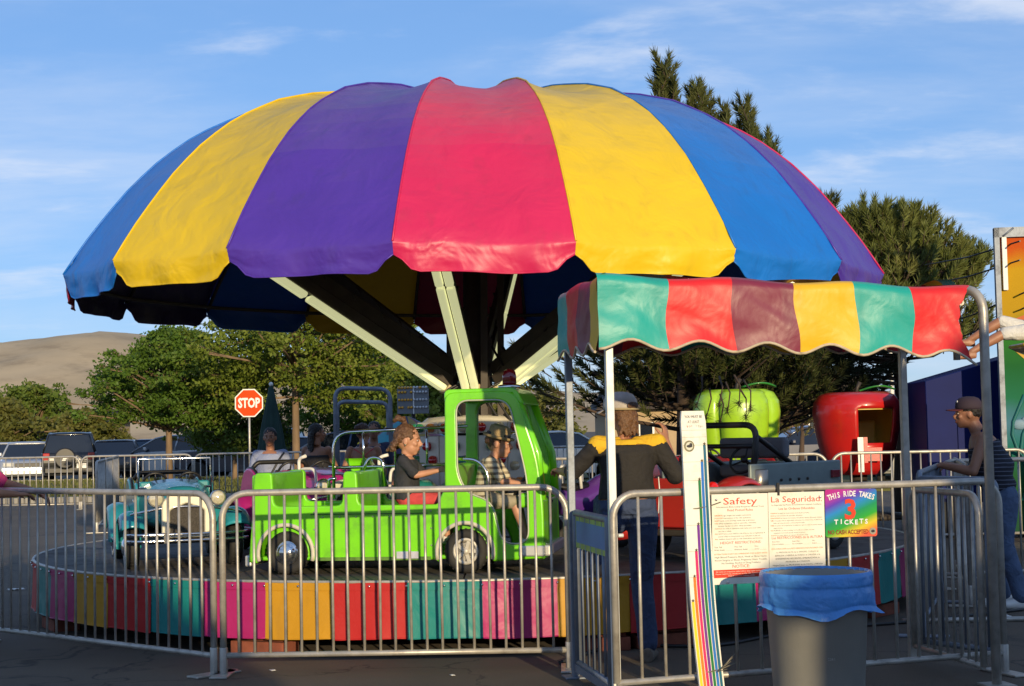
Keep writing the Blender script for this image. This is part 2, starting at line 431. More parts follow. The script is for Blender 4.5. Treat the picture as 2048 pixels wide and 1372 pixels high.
# ------------------------------------------------------------------ hills
def hill(name, y, x0, x1, prof, depth, col, seed):
    xs = [p[0] for p in prof]; zs = [p[1] for p in prof]
    def fn(u, v):
        x = x0+(x1-x0)*u; z = float(np.interp(x, xs, zs))
        k = math.sin(min(1, v*1.0)*math.pi/2)
        n = mnoise.fractal(Vector((x*0.006+seed, v*2.2, 0.3)), 1.0, 2.0, 6)
        zz = z*k+n*9*math.sin(math.pi*min(v, 1.0))+mnoise.fractal(Vector((x*0.02, v*7, seed)), 1, 2, 5)*2.0*v
        return Vector((x, y+depth*v, zz-1.5 if v == 0 else zz))
    b = MB(); b.grid(fn, 150, 40)
    m = mat(name+'_dry_grass', col, 0.95, 0, 0.28, 0.012, 0.0, dirt=(0.17, 0.12, 0.075), dirt_amt=0.5, dscale=0.03, stretch=(1, 0.6, 2.5))
    return tag(b.build(name, m, fixn=False), kind='structure')
hill('hill', 950, -900, 900, [(-900, 40), (-620, 76), (-494, 89), (-440, 93), (-369, 101), (-330, 99), (-292, 88), (-215, 62), (-140, 50), (-55, 42), (60, 34), (300, 30), (900, 20)], 600, (0.50, 0.385, 0.23), 2.0)
# ------------------------------------------------------------------ the umbrella carousel
RC = Vector((-0.354, 14.37, 0)); RR, RP, DECK = 3.59, 3.77, 0.50
def on_ride(theta, r): 
    t = R(theta); return Vector((RC.x+r*math.sin(t), RC.y-r*math.cos(t), DECK))
def vinyl(name, col, dark, rough=0.42, tr=0.12, dust=0.22, wr=0.55, ws=3.2, spec=0.5, inner=1.0):
    """coated cloth: cloth colour, faint creases, dust that has settled on what faces up"""
    m = mat(name, col, rough, 0, 0.07, 2.0, 0.06, 180, transl=tr, wrinkle=wr, wscale=ws, tcol=dark, spec=spec)
    nt = m.node_tree; N, L = nt.nodes, nt.links; bs = N['Principled BSDF']
    src = bs.inputs['Base Color'].links[0].from_socket
    g = N.new('ShaderNodeNewGeometry'); sp = N.new('ShaderNodeSeparateXYZ'); L.new(g.outputs['True Normal'], sp.inputs[0])
    ab = N.new('ShaderNodeMath'); ab.operation = 'ABSOLUTE'; L.new(sp.outputs[2], ab.inputs[0])
    mr = N.new('ShaderNodeMapRange'); mr.interpolation_type = 'SMOOTHSTEP'; mr.inputs['From Min'].default_value = 0.55; mr.inputs['From Max'].default_value = 0.97; L.new(ab.outputs[0], mr.inputs[0])
    nz = N.new('ShaderNodeTexNoise'); nz.inputs['Scale'].default_value = 3.0; nz.inputs['Detail'].default_value = 8; nz.inputs['Roughness'].default_value = 0.7; L.new(g.outputs['Position'], nz.inputs[0])
    mu = N.new('ShaderNodeMath'); mu.operation = 'MULTIPLY'; L.new(mr.outputs[0], mu.inputs[0]); L.new(nz.outputs[0], mu.inputs[1])
    mu2 = N.new('ShaderNodeMath'); mu2.operation = 'MULTIPLY'; L.new(mu.outputs[0], mu2.inputs[0]); mu2.inputs[1].default_value = dust*2
    mx = N.new('ShaderNodeMix'); mx.data_type = 'RGBA'; L.new(mu2.outputs[0], mx.inputs['Factor']); L.new(src, mx.inputs['A']); mx.inputs['B'].default_value = (0.30, 0.26, 0.22, 1)
    # faint runs and stains on the cloth
    mp = N.new('ShaderNodeMapping'); mp.inputs['Scale'].default_value = (1, 1, 0.22); L.new(g.outputs['Position'], mp.inputs[0])
    n2 = N.new('ShaderNodeTexNoise'); n2.inputs['Scale'].default_value = 7; n2.inputs['Detail'].default_value = 7; L.new(mp.outputs[0], n2.inputs[0])
    r2 = N.new('ShaderNodeMapRange'); r2.interpolation_type = 'SMOOTHSTEP'; r2.inputs['From Min'].default_value = 0.54; r2.inputs['From Max'].default_value = 0.78; r2.inputs['To Max'].default_value = 0.38; L.new(n2.outputs[0], r2.inputs[0])
    m2 = N.new('ShaderNodeMix'); m2.data_type = 'RGBA'; L.new(r2.outputs[0], m2.inputs['Factor']); L.new(mx.outputs['Result'], m2.inputs['A']); m2.inputs['B'].default_value = (*[c*0.55+0.02 for c in lin(col)], 1)
    # cloth underside coloured darker to imitate the shade under the dome
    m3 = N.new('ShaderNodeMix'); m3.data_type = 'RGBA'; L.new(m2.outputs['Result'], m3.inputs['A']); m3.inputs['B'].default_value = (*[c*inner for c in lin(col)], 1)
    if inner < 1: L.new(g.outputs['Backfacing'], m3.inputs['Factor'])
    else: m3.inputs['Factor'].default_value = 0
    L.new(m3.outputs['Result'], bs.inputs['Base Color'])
    return m
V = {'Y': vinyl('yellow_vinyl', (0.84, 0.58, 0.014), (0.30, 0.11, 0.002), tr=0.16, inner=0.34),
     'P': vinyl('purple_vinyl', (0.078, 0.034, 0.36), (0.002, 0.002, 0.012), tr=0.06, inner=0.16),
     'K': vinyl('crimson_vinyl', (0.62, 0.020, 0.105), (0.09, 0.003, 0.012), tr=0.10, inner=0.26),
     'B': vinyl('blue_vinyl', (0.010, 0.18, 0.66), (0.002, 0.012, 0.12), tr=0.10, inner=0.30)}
ride = thing('kiddie_carousel', 'big umbrella carousel with striped vinyl dome over a round deck of toy vehicles', 'carousel', RC)
TILT = Matrix.Translation((0, 0, 0.6)) @ Matrix.Rotation(R(0.9), 4, 'Y') @ Matrix.Translation((0, 0, -0.6))
prof_r = [3.59, 3.44, 3.25, 3.05, 2.82, 2.60, 2.39, 2.10, 1.75, 1.30, 0.87, 0.45, 0.22]
prof_h = [0.00, 0.24, 0.50, 0.75, 0.98, 1.155, 1.285, 1.425, 1.525, 1.60, 1.625, 1.62, 1.60]
prof_t = np.concatenate([[0], np.cumsum(np.hypot(np.diff(prof_r), np.diff(prof_h)))]); LEN = prof_t[-1]
ZR = 2.76
def prof(t): return float(np.interp(t, prof_t, prof_r)), float(np.interp(t, prof_t, prof_h))
def cyl(r, az, z): return Vector((r*math.sin(az), -r*math.cos(az), z))
A0, DA = R(12.4), R(20)
can = MB()
for k in range(18):                                   # curved rib pipes inside the cloth
    az = A0+DA*k
    can.tube([cyl(prof(t)[0]-0.035, az, ZR+prof(t)[1]-0.03) for t in np.linspace(0, LEN, 15)], 0.017, 6)
can.tube([cyl(RR-0.10, A0+DA*k, ZR-0.0) for k in range(18)], 0.02, 6, closed=True)
can.tube([cyl(2.84, A0+DA*k, ZR+0.72) for k in range(18)], 0.016, 6, closed=True)
can.lathe([(0.02, ZR+1.60), (0.30, ZR+1.59), (0.30, ZR+1.54), (0.02, ZR+1.52)], 24)
canopy = can.build('canopy', m_dsteel, ride); canopy.matrix_local = TILT
seq = {-3: 'B', -2: 'Y', -1: 'P', 0: 'K', 1: 'Y', 2: 'B', 3: 'P', 4: 'K', 5: 'Y', 6: 'B', 7: 'P', 8: 'B', 9: 'K', 10: 'Y', 11: 'B', 12: 'P', 13: 'P', 14: 'K'}
def canopy_panel(k):
    # panel k lies between seam k-1 and seam k  (panel 0 = crimson, front)
    a0, a1 = A0+DA*(k-1), A0+DA*k
    col = seq[k if k in seq else k-18]
    b = MB(); NU, NV, NF = 20, 34, 8
    sd = k*3.7
    def shell(u, t):
        r, h = prof(t)
        p = cyl(r, a0, ZR+h).lerp(cyl(r, a1, ZR+h), u)
        s = 4*u*(1-u)
        top = max(0.0, min(1.0, (t/LEN-0.34)/0.3)); top = top*top*(3-2*top)
        fade = min(1, r/1.4)
        p.z -= s*0.085*top*fade                       # cloth sags between ribs on the flat crown
        rad = Vector((p.x, p.y, 0)).normalized()
        p -= rad*(s*0.02*(1-top))
        # long shallow creases pulling from the upper seam
        cr = math.sin(u*7+t*3.1+sd)*0.006+math.sin(u*3-t*6+sd*1.3)*0.007+mnoise.noise(Vector((u*2.4, t*2.2, sd)))*0.016
        p += (rad*0.6+Vector((0, 0, 0.8)))*cr*s
        if t < 0.16: p -= rad*0.012*math.sin(t/0.16*math.pi)*(1+0.4*math.sin(u*11+sd))
        return p
    def drop(u):
        e = min(u, 1-u)/0.135
        if e >= 1: k_ = 1
        else: k_ = 0.40+0.60*(math.sin((e-0.5)*math.pi)*0.5+0.5)
        return 0.205*k_
    ts = list(np.linspace(LEN, 0, NV+1))
    vs = [shell(i/NU, t) for t in ts for i in range(NU+1)]
    for j in range(1, NF+1):
        for i in range(NU+1):
            u = i/NU; q = shell(u, 0.0); rad = Vector((q.x, q.y, 0)).normalized(); d = drop(u)*j/NF
            s = 4*u*(1-u)
            off = 0.018*math.sin(u*17+sd)*(j/NF)*s+0.014*mnoise.noise(Vector((u*6, j*0.5, sd)))*(j/NF)+0.012*math.sin(min(1, j/2)*math.pi/2)*s-0.03*(j/NF)
            vs.append(q+rad*off+Vector((0, 0, -d)))
    w = NU+1
    fs = [((j+1)*w+i, (j+1)*w+i+1, j*w+i+1, j*w+i) for j in range(NV+NF) for i in range(NU)]
    b.add(vs, fs, True)
    b.tube([shell(0, t)+Vector((0, 0, 0.004)) for t in np.linspace(0, LEN, 24)], 0.008, 5)      # seam welt
    hem = [Vector(b.v[(NV+NF)*w+i]) for i in range(NU+1)]
    b.tube(hem, 0.006, 5)
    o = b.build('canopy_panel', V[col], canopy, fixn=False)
    return o
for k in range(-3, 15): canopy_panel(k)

# centre mast, hub and six light arms
mast = MB(); mast.lathe([(0.20, DECK), (0.20, 1.55), (0.15, 1.6), (0.15, 2.3), (0.11, 2.35), (0.11, ZR+1.56)], 20)
for a in range(0, 360, 90): mast.box((0.24*math.cos(R(a+20)), 0.24*math.sin(R(a+20)), 2.6), (0.06, 0.06, 2.6))
mo = mast.build('mast', m_dsteel, ride); mo.matrix_local = TILT
m_tube = mat('pale_fluorescent_cover', (0.74, 0.74, 0.45), 0.35, 0, 0.12, 5, dirt=(0.35, 0.30, 0.12), dirt_amt=0.5, dscale=6, emit=(0.80, 0.80, 0.42), estr=0.5)
m_cap = mat('pale_wood_endcap', (0.52, 0.42, 0.26), 0.7, 0, 0.25, 9)
for k in range(6):
    az = A0-DA+R(60)*k
    p0, p1 = cyl(0.28, az, 1.87), cyl(2.62, az, 3.33)
    d = (p1-p0).normalized(); side = Vector((math.cos(az), math.sin(az), 0)); up = side.cross(d)
    if up.z < 0: up = -up
    MM = Matrix((( side.x, d.x, up.x, p0.x), (side.y, d.y, up.y, p0.y), (side.z, d.z, up.z, p0.z), (0, 0, 0, 1)))
    L_ = (p1-p0).length
    b = MB(); b.box((0, L_/2, 0.06), (0.11, L_, 0.10)); b.box((0, L_/2, 0.17), (0.05, L_, 0.12)); 
    for j in range(9): b.tube([(-0.04, L_*(j+0.2)/9, 0.12), (0.04, L_*(j+0.8)/9, 0.22)], 0.012, 5)
    arm = b.build('arm', m_dsteel, ride, bevel=0.004); arm.matrix_local = TILT @ MM
    for s in (-1, 1):
        b = MB(); b.box((s*0.042, L_*0.27, -0.025), (0.070, L_*0.53, 0.055)); b.box((s*0.042, L_*0.77, -0.025), (0.070, L_*0.45, 0.055))
        t = b.build('light_tube', m_tube, arm, bevel=0.018, seg=3)
        b = MB(); b.box((s*0.042, -0.005, -0.02), (0.085, 0.03, 0.075)); b.build('end_cap', m_cap, arm, bevel=0.004)

# bulb drum round the mast
drum = MB(); m_drum = mat('cream_drum_panel', (0.74, 0.69, 0.58), 0.35, 0.1, 0.12, 4, dirt=(0.22, 0.17, 0.1), dirt_amt=0.5)
ND = 10
for i in range(ND):
    a = 2*math.pi*(i+0.5)/ND
    Mx = Matrix.Rotation(a, 4, 'Z') @ Matrix.Translation((0, -0.47, 1.15))
    drum.box((0, 0, 0.05), (0.30, 0.03, 0.48), M=Mx); drum.box((0, -0.012, 0.36), (0.306, 0.03, 0.10), M=Mx); drum.box((0, 0, -0.37), (0.30, 0.03, 0.30), M=Mx)
drum.lathe([(0.47, 1.56), (0.42, 1.60), (0.2, 1.62)], 20)
dro = drum.build('bulb_drum', m_drum, ride, bevel=0.006)
bulbcol = {'R': (0.55, 0.012, 0.015), 'G': (0.012, 0.22, 0.09), 'O': (0.72, 0.22, 0.03), 'W': (0.7, 0.6, 0.4)}
bm_ = {k: mat('bulb_'+k, c, 0.08, 0, 0.0, coat=0.8, spec=0.8) for k, c in bulbcol.items()}
bb = MB(); bb.sphere((0, -0.024, 0), 0.041, 12, 8); bb.lathe([(0.04, 0), (0.04, 0.012), (0.03, 0.02)], 12, M=Matrix.Rotation(R(90), 4, 'X'))
bme = {}
for i in range(ND):
    a = 2*math.pi*(i+0.5)/ND
    for j, (x, z) in enumerate(((-0.09, 0.36), (0.08, 0.36), (0.0, 0.20), (-0.09, 0.02), (0.09, 0.08), (-0.02, -0.12))):
        c = 'RGROGW'[(i*2+j*5) % 6]
        if c not in bme: bme[c] = bb.mesh('bulb_'+c); bme[c].materials.append(bm_[c])
        Mx = Matrix.Rotation(a, 4, 'Z') @ Matrix.Translation((x, -0.487 if j > 1 else -0.502, 1.15+z))
        meshobj('bulb', bme[c], None, dro, Mx)
cab = MB()
for i in range(4):
    a = random.uniform(0, 6.28); q = Vector((0.3*math.cos(a), -0.3, 1.62))
    cab.tube(round_path([q, q+Vector((0.1, -0.05, -0.12)), q+Vector((-0.1, 0.02, 0.2)), q+Vector((0.15, 0.05, 0.32)), q+Vector((0, 0.1, 0.6))], 0.1), 0.011, 6)
cab.build('cable', m_black, ride)

# deck, deck plates, skirt
m_deck = mat('worn_deck_plate', (0.095, 0.082, 0.07), 0.7, 0.1, 0.35, 5, 0.3, 45, dirt=(0.045, 0.035, 0.03), dirt_amt=0.85, dscale=3)
dk = MB(); dk.lathe([(0.0, 0.30), (RP-0.12, 0.30), (RP-0.03, 0.40), (RP-0.03, DECK-0.012), (0.0, DECK-0.012)], 96)
deck = dk.build('deck', m_dsteel, ride)
for i in range(24):
    b = MB(); a0, a1 = R(15*i+0.12), R(15*i+14.88)
    rs = [0.6, 1.7, 1.71, RP]
    for (r0, r1) in ((0.60, 1.88), (1.886, RP)):
        n = 5; vs = []; 
        for z in (DECK-0.012, DECK):
            for r in (r0, r1):
                vs += [cyl(r, a0+(a1-a0)*j/n, z) for j in range(n+1)]
        w = n+1; fs = []
        for j in range(n):
            fs += [(2*w+j, 2*w+j+1, 3*w+j+1, 3*w+j), (w+j, w+j+1, 3*w+j+1, 3*w+j), (j, j+1, 2*w+j+1, 2*w+j)]
        fs += [(0, w, 3*w, 2*w), (n, w+n, 3*w+n, 2*w+n)]
        b.add(vs, fs)
    b.build('deck_plate', m_deck, deck)
SK = {'Y': vinyl('skirt_yellow', (0.53, 0.27, 0.014), (0.2, 0.1, 0.002), 0.5, 0.04, 0.1, 0.15, 5, 0.35), 'R': vinyl('skirt_red', (0.45, 0.02, 0.02), (0.1, 0.004, 0.004), 0.5, 0.04, 0.1, 0.15, 5, 0.35),
      'T': vinyl('skirt_teal', (0.012, 0.22, 0.205), (0.002, 0.05, 0.04), 0.42, 0.04, 0.1, 0.2, 5, 0.4), 'M': vinyl('skirt_magenta', (0.41, 0.02, 0.14), (0.1, 0.004, 0.03), 0.42, 0.04, 0.1, 0.2, 5, 0.4)}
for i in range(48):
    a0, a1 = R(1.9+7.5*i), R(1.9+7.5*(i+1)); c = 'MYRT'[i % 4]; b = MB()
    def fn(u, v, a0=a0, a1=a1, i=i):
        az = a0+(a1-a0)*u; s = 4*u*(1-u)
        r = RP+0.012+0.010*v+0.012*mnoise.noise(Vector((u*3, v*2, i*2.3)))*v*s+0.006*math.sin(u*9+i)*v
        return cyl(r, az, DECK-0.012-0.365*v-0.006*math.sin(u*3.1+i)*v)
    b.grid(fn, 10, 8)
    b.grid(lambda u, v, a0=a0, a1=a1: cyl(RP+0.020+0.002*u, a0+(a1-a0)*u, DECK-0.004-0.055*v), 6, 1)
    b.tube([fn(j/10, 1.0) for j in range(11)], 0.005, 5)
    b.build('skirt_panel', SK[c], ride, fixn=False)
b = MB(); b.tube([cyl(RP+0.012, R(3.75*i), DECK-0.004) for i in range(96)], 0.013, 6, closed=True); b.build('edge_rail', m_galv, ride)
b = MB()
for i in range(96):
    q = cyl(RP+0.03, R(1.9+3.75*i), DECK-0.03); b.sphere(q, 0.009, 6, 4)
b.build('snap_studs', m_chrome, ride)['kind'] = 'stuff'
# sweeps and wooden blocking under the deck
b = MB()
for i in range(12): b.box((0, 0, 0.22), (0.12, 2*(RP-0.35), 0.14), M=Matrix.Rotation(R(15*i), 4, 'Z'))
b.build('sweep', m_dsteel, ride)
m_block = mat('worn_red_timber', (0.23, 0.065, 0.035), 0.85, 0, 0.35, 10, 0.3, 30)
for i, az in enumerate((-62, -22, 14, 21, 58)):
    b = MB(); q = cyl(RP-0.12, R(az), 0.045); b.box((0, 0, 0), (0.42, 0.20, 0.09)); b.box((0.04, 0.02, 0.085), (0.30, 0.14, 0.08))
    o = b.build('timber_block', m_block, bevel=0.006); o.location = RC+q; o.rotation_euler = (0, 0, R(az)+random.uniform(-.2, .2))
    tag(o, ['stacked timber blocks under the far left rim of the carousel skirt', 'stacked red timber blocks under the teal skirt panel left of centre', 'red timber blocks under the carousel skirt left of the gate post',
            'red timber blocks under the carousel skirt beside the gate post', 'timber blocks under the right rim of the carousel in shade'][i], 'timber block', 'levelling blocks under the carousel')
# ------------------------------------------------------------------ steel crowd barriers
_barcache = {}
def barrier(label, p0, p1, group, zt=1.12, zb=0.12, nb=None, corner=0.16, rail=0.021, bar=0.0095, feet=(0, 1), m=None, plate=False, sides=(1, 1), lean=0.0, n=8, name='crowd_barrier', cat='barrier'):
    m = m or m_galv
    a, c = Vector((p0[0], p0[1], 0)), Vector((p1[0], p1[1], 0)); L_ = (c-a).length
    t = thing(name, label, cat, a, math.atan2((c-a).y, (c-a).x), group)
    if lean: t.rotation_euler[0] = lean
    b = MB(); cr = corner
    pts = [(0, 0, zb)]; 
    pts += [(0, 0, zt-cr)]+[(cr-cr*math.cos(q), 0, zt-cr+cr*math.sin(q)) for q in np.linspace(0.2, math.pi/2, 7)]
    pts += [(L_-cr+cr*math.sin(q), 0, zt-cr+cr*math.cos(q)) for q in np.linspace(0, math.pi/2-0.2, 7)]+[(L_, 0, zt-cr), (L_, 0, zb)]
    b.tube(pts, rail, n); b.tube([(0, 0, zb), (L_, 0, zb)], rail*0.85, n)
    b.build('frame', m, t)
    nb = nb or max(2, int(round(L_/0.098)))
    key = (round(zt-zb, 3), bar)
    if key not in _barcache:
        q = MB(); q.tube([(0, 0, 0), (0, 0, zt-zb)], bar, 6 if n > 6 else 4); _barcache[key] = q.mesh('bar')
    me = _barcache[key].copy() if False else _barcache[key]
    if not me.materials: me.materials.append(m)
    for i in range(1, nb):
        x = L_*i/nb
        o = bpy.data.objects.new('bar', me); COL.objects.link(o); o.parent = t
        hz = zt-zb
        if x < cr: hz -= cr-math.sqrt(max(0, cr*cr-(cr-x)**2))
        if L_-x < cr: hz -= cr-math.sqrt(max(0, cr*cr-(cr-(L_-x))**2))
        o.location = (x+random.uniform(-.003, .003), 0, zb); o.scale = (1, 1, hz/(zt-zb)); o.rotation_euler = (0, random.uniform(-.006, .006), 0)
        if m is not m_galv:
            o.material_slots[0].link = 'OBJECT'; o.material_slots[0].material = m
    for e in feet:
        b = MB(); x = L_*e
        b.tube([(x, 0, 0.012), (x, 0, zb+0.05)], rail*1.25, n); b.box((x, 0, 0.008), (0.11, 0.34, 0.012))
        b.build('foot', m, t, bevel=0.003)
    return t
FRONT = 'front barriers around the carousel'
pA, pB, pC, pD = (-3.98, 11.86), (-1.855, 10.02), (0.315, 9.96), (-5.9, 13.4)
barrier('steel barrier at the left front of the carousel that the pink-sleeved arm rests on', (pA[0]+0.02, pA[1]-0.02), (pB[0]-0.03, pB[1]+0.01), FRONT, nb=24)
barrier('sunlit steel barrier straight in front of the lime green truck', (pB[0]+0.03, pB[1]), pC, FRONT, nb=22)
barrier('steel barrier at the far left edge beyond the pink-sleeved person', (pD[0], pD[1]), (pA[0]-0.03, pA[1]+0.02), FRONT, nb=24)
# the queue side
qA, qB = (0.52, 8.62), (2.83, 9.44)
barrier('steel barrier behind the bin carrying the safety and ticket signs', qA, qB, FRONT, nb=17, corner=0.13, feet=(1,))
# entrance gate leaf with a painted plate
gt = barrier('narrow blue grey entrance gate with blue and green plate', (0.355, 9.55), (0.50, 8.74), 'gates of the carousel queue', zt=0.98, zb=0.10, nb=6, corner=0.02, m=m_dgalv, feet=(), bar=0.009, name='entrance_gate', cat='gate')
Lg = math.hypot(0.145, 0.81)
m_plate_g = mat('faded_green_plate', (0.30, 0.42, 0.09), 0.5, 0, 0.3, 8, dirt=(0.1, 0.1, 0.08), dirt_amt=0.6); m_plate_b = mat('blue_plate', (0.05, 0.16, 0.42), 0.5, 0, 0.2, 8, dirt=(0.1, 0.1, 0.1), dirt_amt=0.5)
b = MB(); b.box((Lg/2, 0, 0.872), (Lg-0.05, 0.012, 0.19)); pl = b.build('gate_plate', m_plate_g, gt)
b = MB(); b.box((Lg/2, 0, 0.872), (Lg-0.10, 0.018, 0.125)); b.build('blue_panel', m_plate_b, pl)
b = MB(); b.box((Lg/2, 0, 0.07), (Lg, 0.05, 0.04)); b.build('foot_plate', m_dgalv, gt)
# exit side: barriers beside and behind the right-hand posts
barrier('shaded open exit gate leaf behind the right awning post', (2.44, 9.95), (2.60, 9.06), 'gates of the carousel queue', zt=1.06, zb=0.10, nb=10, corner=0.12, feet=(), name='exit_gate', cat='gate')
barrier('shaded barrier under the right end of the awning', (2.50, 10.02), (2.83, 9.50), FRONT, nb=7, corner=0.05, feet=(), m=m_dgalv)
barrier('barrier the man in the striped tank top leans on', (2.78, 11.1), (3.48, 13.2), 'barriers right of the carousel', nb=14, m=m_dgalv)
barrier('barrier running back from behind the tank top man', (3.60, 12.85), (4.15, 15.2), 'barriers right of the carousel', nb=24)
barrier('barrier crossing to the right edge behind the tank top man', (3.75, 14.3), (6.1, 14.9), 'barriers right of the carousel', nb=24)
# back of the ride and the apple ride
BK = 'back row of barriers behind the carousel'
names = ['far left', 'second from left', 'third from left', 'behind the blue-shirted woman', 'behind the two seated women', 'behind the bulb drum', 'behind the operator', 'before the green apple', 'before the red apple', 'right end']
xs = np.linspace(2.0, 6.6, 3)
barrier('back barrier in front of the green apple car', (1.35, 19.5), (3.75, 19.3), BK, nb=20, n=6)
barrier('back barrier in front of the red apple car', (3.8, 19.3), (6.2, 19.4), BK, nb=20, n=6)
barrier('back barrier behind the operator left of the green apple car', (-1.1, 19.7), (1.3, 19.5), BK, nb=20, n=6)
FAR = 'far row of barriers along the grass verge'
lab = ['first', 'second', 'third', 'fourth', 'fifth', 'sixth']
for i in range(6):
    x = -11.6+i*2.42
    barrier('far barrier by the grass verge, %s from the left' % lab[i], (x, 34.2-i*0.12), (x+2.38, 34.1-i*0.12), FAR, nb=18, n=5, rail=0.024, bar=0.012)
for i in range(3):
    barrier(['far angled barrier left of the teal car, nearest of three', 'far angled barrier left of the teal car, middle of three', 'far angled barrier left of the teal car, farthest of three'][i], (-6.6-0.55*i, 25.4+2.7*i), (-7.1-0.55*i, 27.9+2.7*i), 'angled barriers running to the verge', nb=14, n=5, rail=0.022, bar=0.011)

# ------------------------------------------------------------------ queue awning
AW = {'T': vinyl('awning_teal', (0.012, 0.36, 0.31), (0.002, 0.05, 0.05), 0.42, 0.06, 0.15, 0.20, 4.5, 0.45), 'R': vinyl('awning_red', (0.70, 0.018, 0.022), (0.16, 0.004, 0.006), 0.42, 0.08, 0.15, 0.20, 4.5, 0.45),
      'U': vinyl('awning_maroon', (0.20, 0.022, 0.055), (0.03, 0.002, 0.01), 0.42, 0.06, 0.15, 0.20, 4.5, 0.45), 'Y': vinyl('awning_yellow', (0.78, 0.47, 0.015), (0.25, 0.1, 0.002), 0.42, 0.10, 0.15, 0.20, 4.5, 0.45)}
fl, fr_, bl, br = Vector((0.50, 8.60, 0)), Vector((2.60, 9.00, 0)), Vector((0.335, 9.62, 0)), Vector((2.43, 10.02, 0))
aw = thing('queue_awning', 'striped vinyl awning with scalloped edge on steel posts over the queue', 'awning', fl, math.atan2((fr_-fl).y, (fr_-fl).x))
IM = (Matrix.Translation(fl) @ Matrix.Rotation(math.atan2((fr_-fl).y, (fr_-fl).x), 4, 'Z')).inverted()
WX = (fr_-fl).length; DY = (IM @ bl).y; SX = (IM @ bl).x
HT = 2.30
m_post = mat('white_steel_post', (0.66, 0.66, 0.62), 0.42, 0.15, 0.1, 5, dirt=(0.3, 0.25, 0.18), dirt_amt=0.35, dscale=7)
for nm, (x, y), m_, h in (('post', (0.03, 0.05), m_post, HT-0.10), ('post', (SX, DY), m_dgalv, HT-0.06), ('post', (WX+SX, DY), m_galv, HT-0.06)):
    b = MB(); b.box((x, y, h/2+0.01), (0.042, 0.042, h)); b.box((x, y, 0.006), (0.14, 0.14, 0.012)); b.tube([(x+0.02, y-0.03, 0.9), (x+0.05, y-0.03, 0.9)], 0.012, 6); b.build('post', m_, aw, bevel=0.004)
# right-hand pair of bent tubes
b = MB()
for dx, r_, yy, zz in ((0.055, 0.027, 0.0, 0.0), (-0.045, 0.02, 0.14, -0.03)):
    b.tube(round_path([(WX+dx, yy, 0.0 if dx > 0 else 1.82), (WX+dx, yy, HT-0.09+zz), (WX+dx-0.10, yy+0.26, HT-0.07+zz), (WX+dx-0.2, DY, HT-0.10+zz)], 0.14, 7), r_, 10)
b.box((WX+0.055, 0, 0.006), (0.16, 0.16, 0.012)); b.build('bent_post', m_galv, aw)
b = MB()
for q in ([(0.02, 0.03, HT-0.09), (WX-0.06, 0.03, HT-0.15)], [(SX, DY, HT-0.06), (WX+SX, DY, HT-0.06)], [(0.03, 0.05, HT-0.09), (SX+.03, DY, HT-0.09)], [(WX-0.06, 0.03, HT-0.16), (WX+SX-0.04, DY, HT-0.10)], [(WX/2, 0, HT-0.06), (WX/2+SX, DY, HT-0.06)]): b.tube(q, 0.018, 8)
b.build('top_frame', m_galv, aw)
b = MB(); b.tube([(0.7, DY, HT-0.07), (0.78, DY-0.1, 1.98)], 0.018, 6); b.tube([(1.75, DY, HT-0.07), (1.75, DY-0.05, 1.98)], 0.018, 6); b.build('brace', m_dsteel, aw)
m_bind = mat('tan_binding', (0.50, 0.42, 0.30), 0.8, 0, 0.2, 20)
def scal(s): return 0.028*math.cos(s/0.37*2*math.pi)
def valance(cols, p0, p1, outv, drop, seed, widths=None, tear=False, rise=0.0):
    p0, p1, outv = Vector(p0), Vector(p1), Vector(outv); L_ = (p1-p0).length; n = len(cols)
    widths = widths or [1]*n; tot = sum(widths); acc = 0
    allhem = []
    for i, c in enumerate(cols):
        u0, u1 = acc/tot, (acc+widths[i])/tot; acc += widths[i]
        b = MB()
        def fn(u, v, u0=u0, u1=u1, i=i):
            g = u0+(u1-u0)*u; s = g*L_
            q = p0.lerp(p1, g)
            # roll over the pipe, then hang
            a = min(1, v/0.22)*math.pi/2
            z = HT+rise*g-0.05*(1-math.cos(a)) if v < 0.22 else HT+rise*g-0.05-(v-0.22)/0.78*(drop-0.05+scal(s))
            off = 0.055*math.sin(a)
            w = 0.006*math.sin(s*14+v*5+seed)*v+0.006*math.sin(s*31-v*22+seed*3)*v*(1-v)+0.007*math.sin(s*5-v*9+seed*2)*v+0.013*mnoise.noise(Vector((s*2.2+v*1.5, v*1.8-s, seed)))*min(1, v*1.5)
            x = 0.02*math.sin(v*4+g*6+seed)*min(1, v*2)*min(1, g*8, (1-g)*8)
            if tear and g > 0.9: x += -0.10*math.sin(v*math.pi)*(g-0.9)/0.1+0.025*mnoise.noise(Vector((v*13, 3.1, seed)))*(g > 0.985); z -= 0.05*v*(g-0.9)/0.1
            return q+(p1-p0).normalized()*x+outv*(off+w)+Vector((0, 0, z+0.010*math.sin(s*9+seed)*(1-v)))
        b.grid(fn, 16, 18)
        b.build('awning_panel', AW[c], aw, fixn=False)
        allhem += [fn(j/12, 1.0)+outv*0.002 for j in range(13)]
    b = MB(); b.tube(allhem, 0.008, 5); b.build('edge_binding', m_bind, aw)
valance('TRUYTR', (-0.05, -0.005, 0), (WX-0.02, 0, 0), (0, -1, 0), 0.375, 1.0, [1.08, 1, 0.97, 0.95, 0.9, 1.05], tear=True, rise=-0.075)
sd = Vector((SX, DY, 0)); sdn = Vector((-DY, SX, 0)).normalized()
valance('YURT', (0.004, -0.045, 0), sd, sdn, 0.39, 2.2, [0.6, 1.1, 1.1, 0.9])
valance('URYT', (WX+SX, DY, 0), (WX+0.0, 0.32, 0), -sdn, 0.36, 3.1, rise=0.0)
valance('RUYTRU', (WX+SX, DY, 0), (SX, DY, 0), (0, 1, 0), 0.36, 4.1)
b = MB()
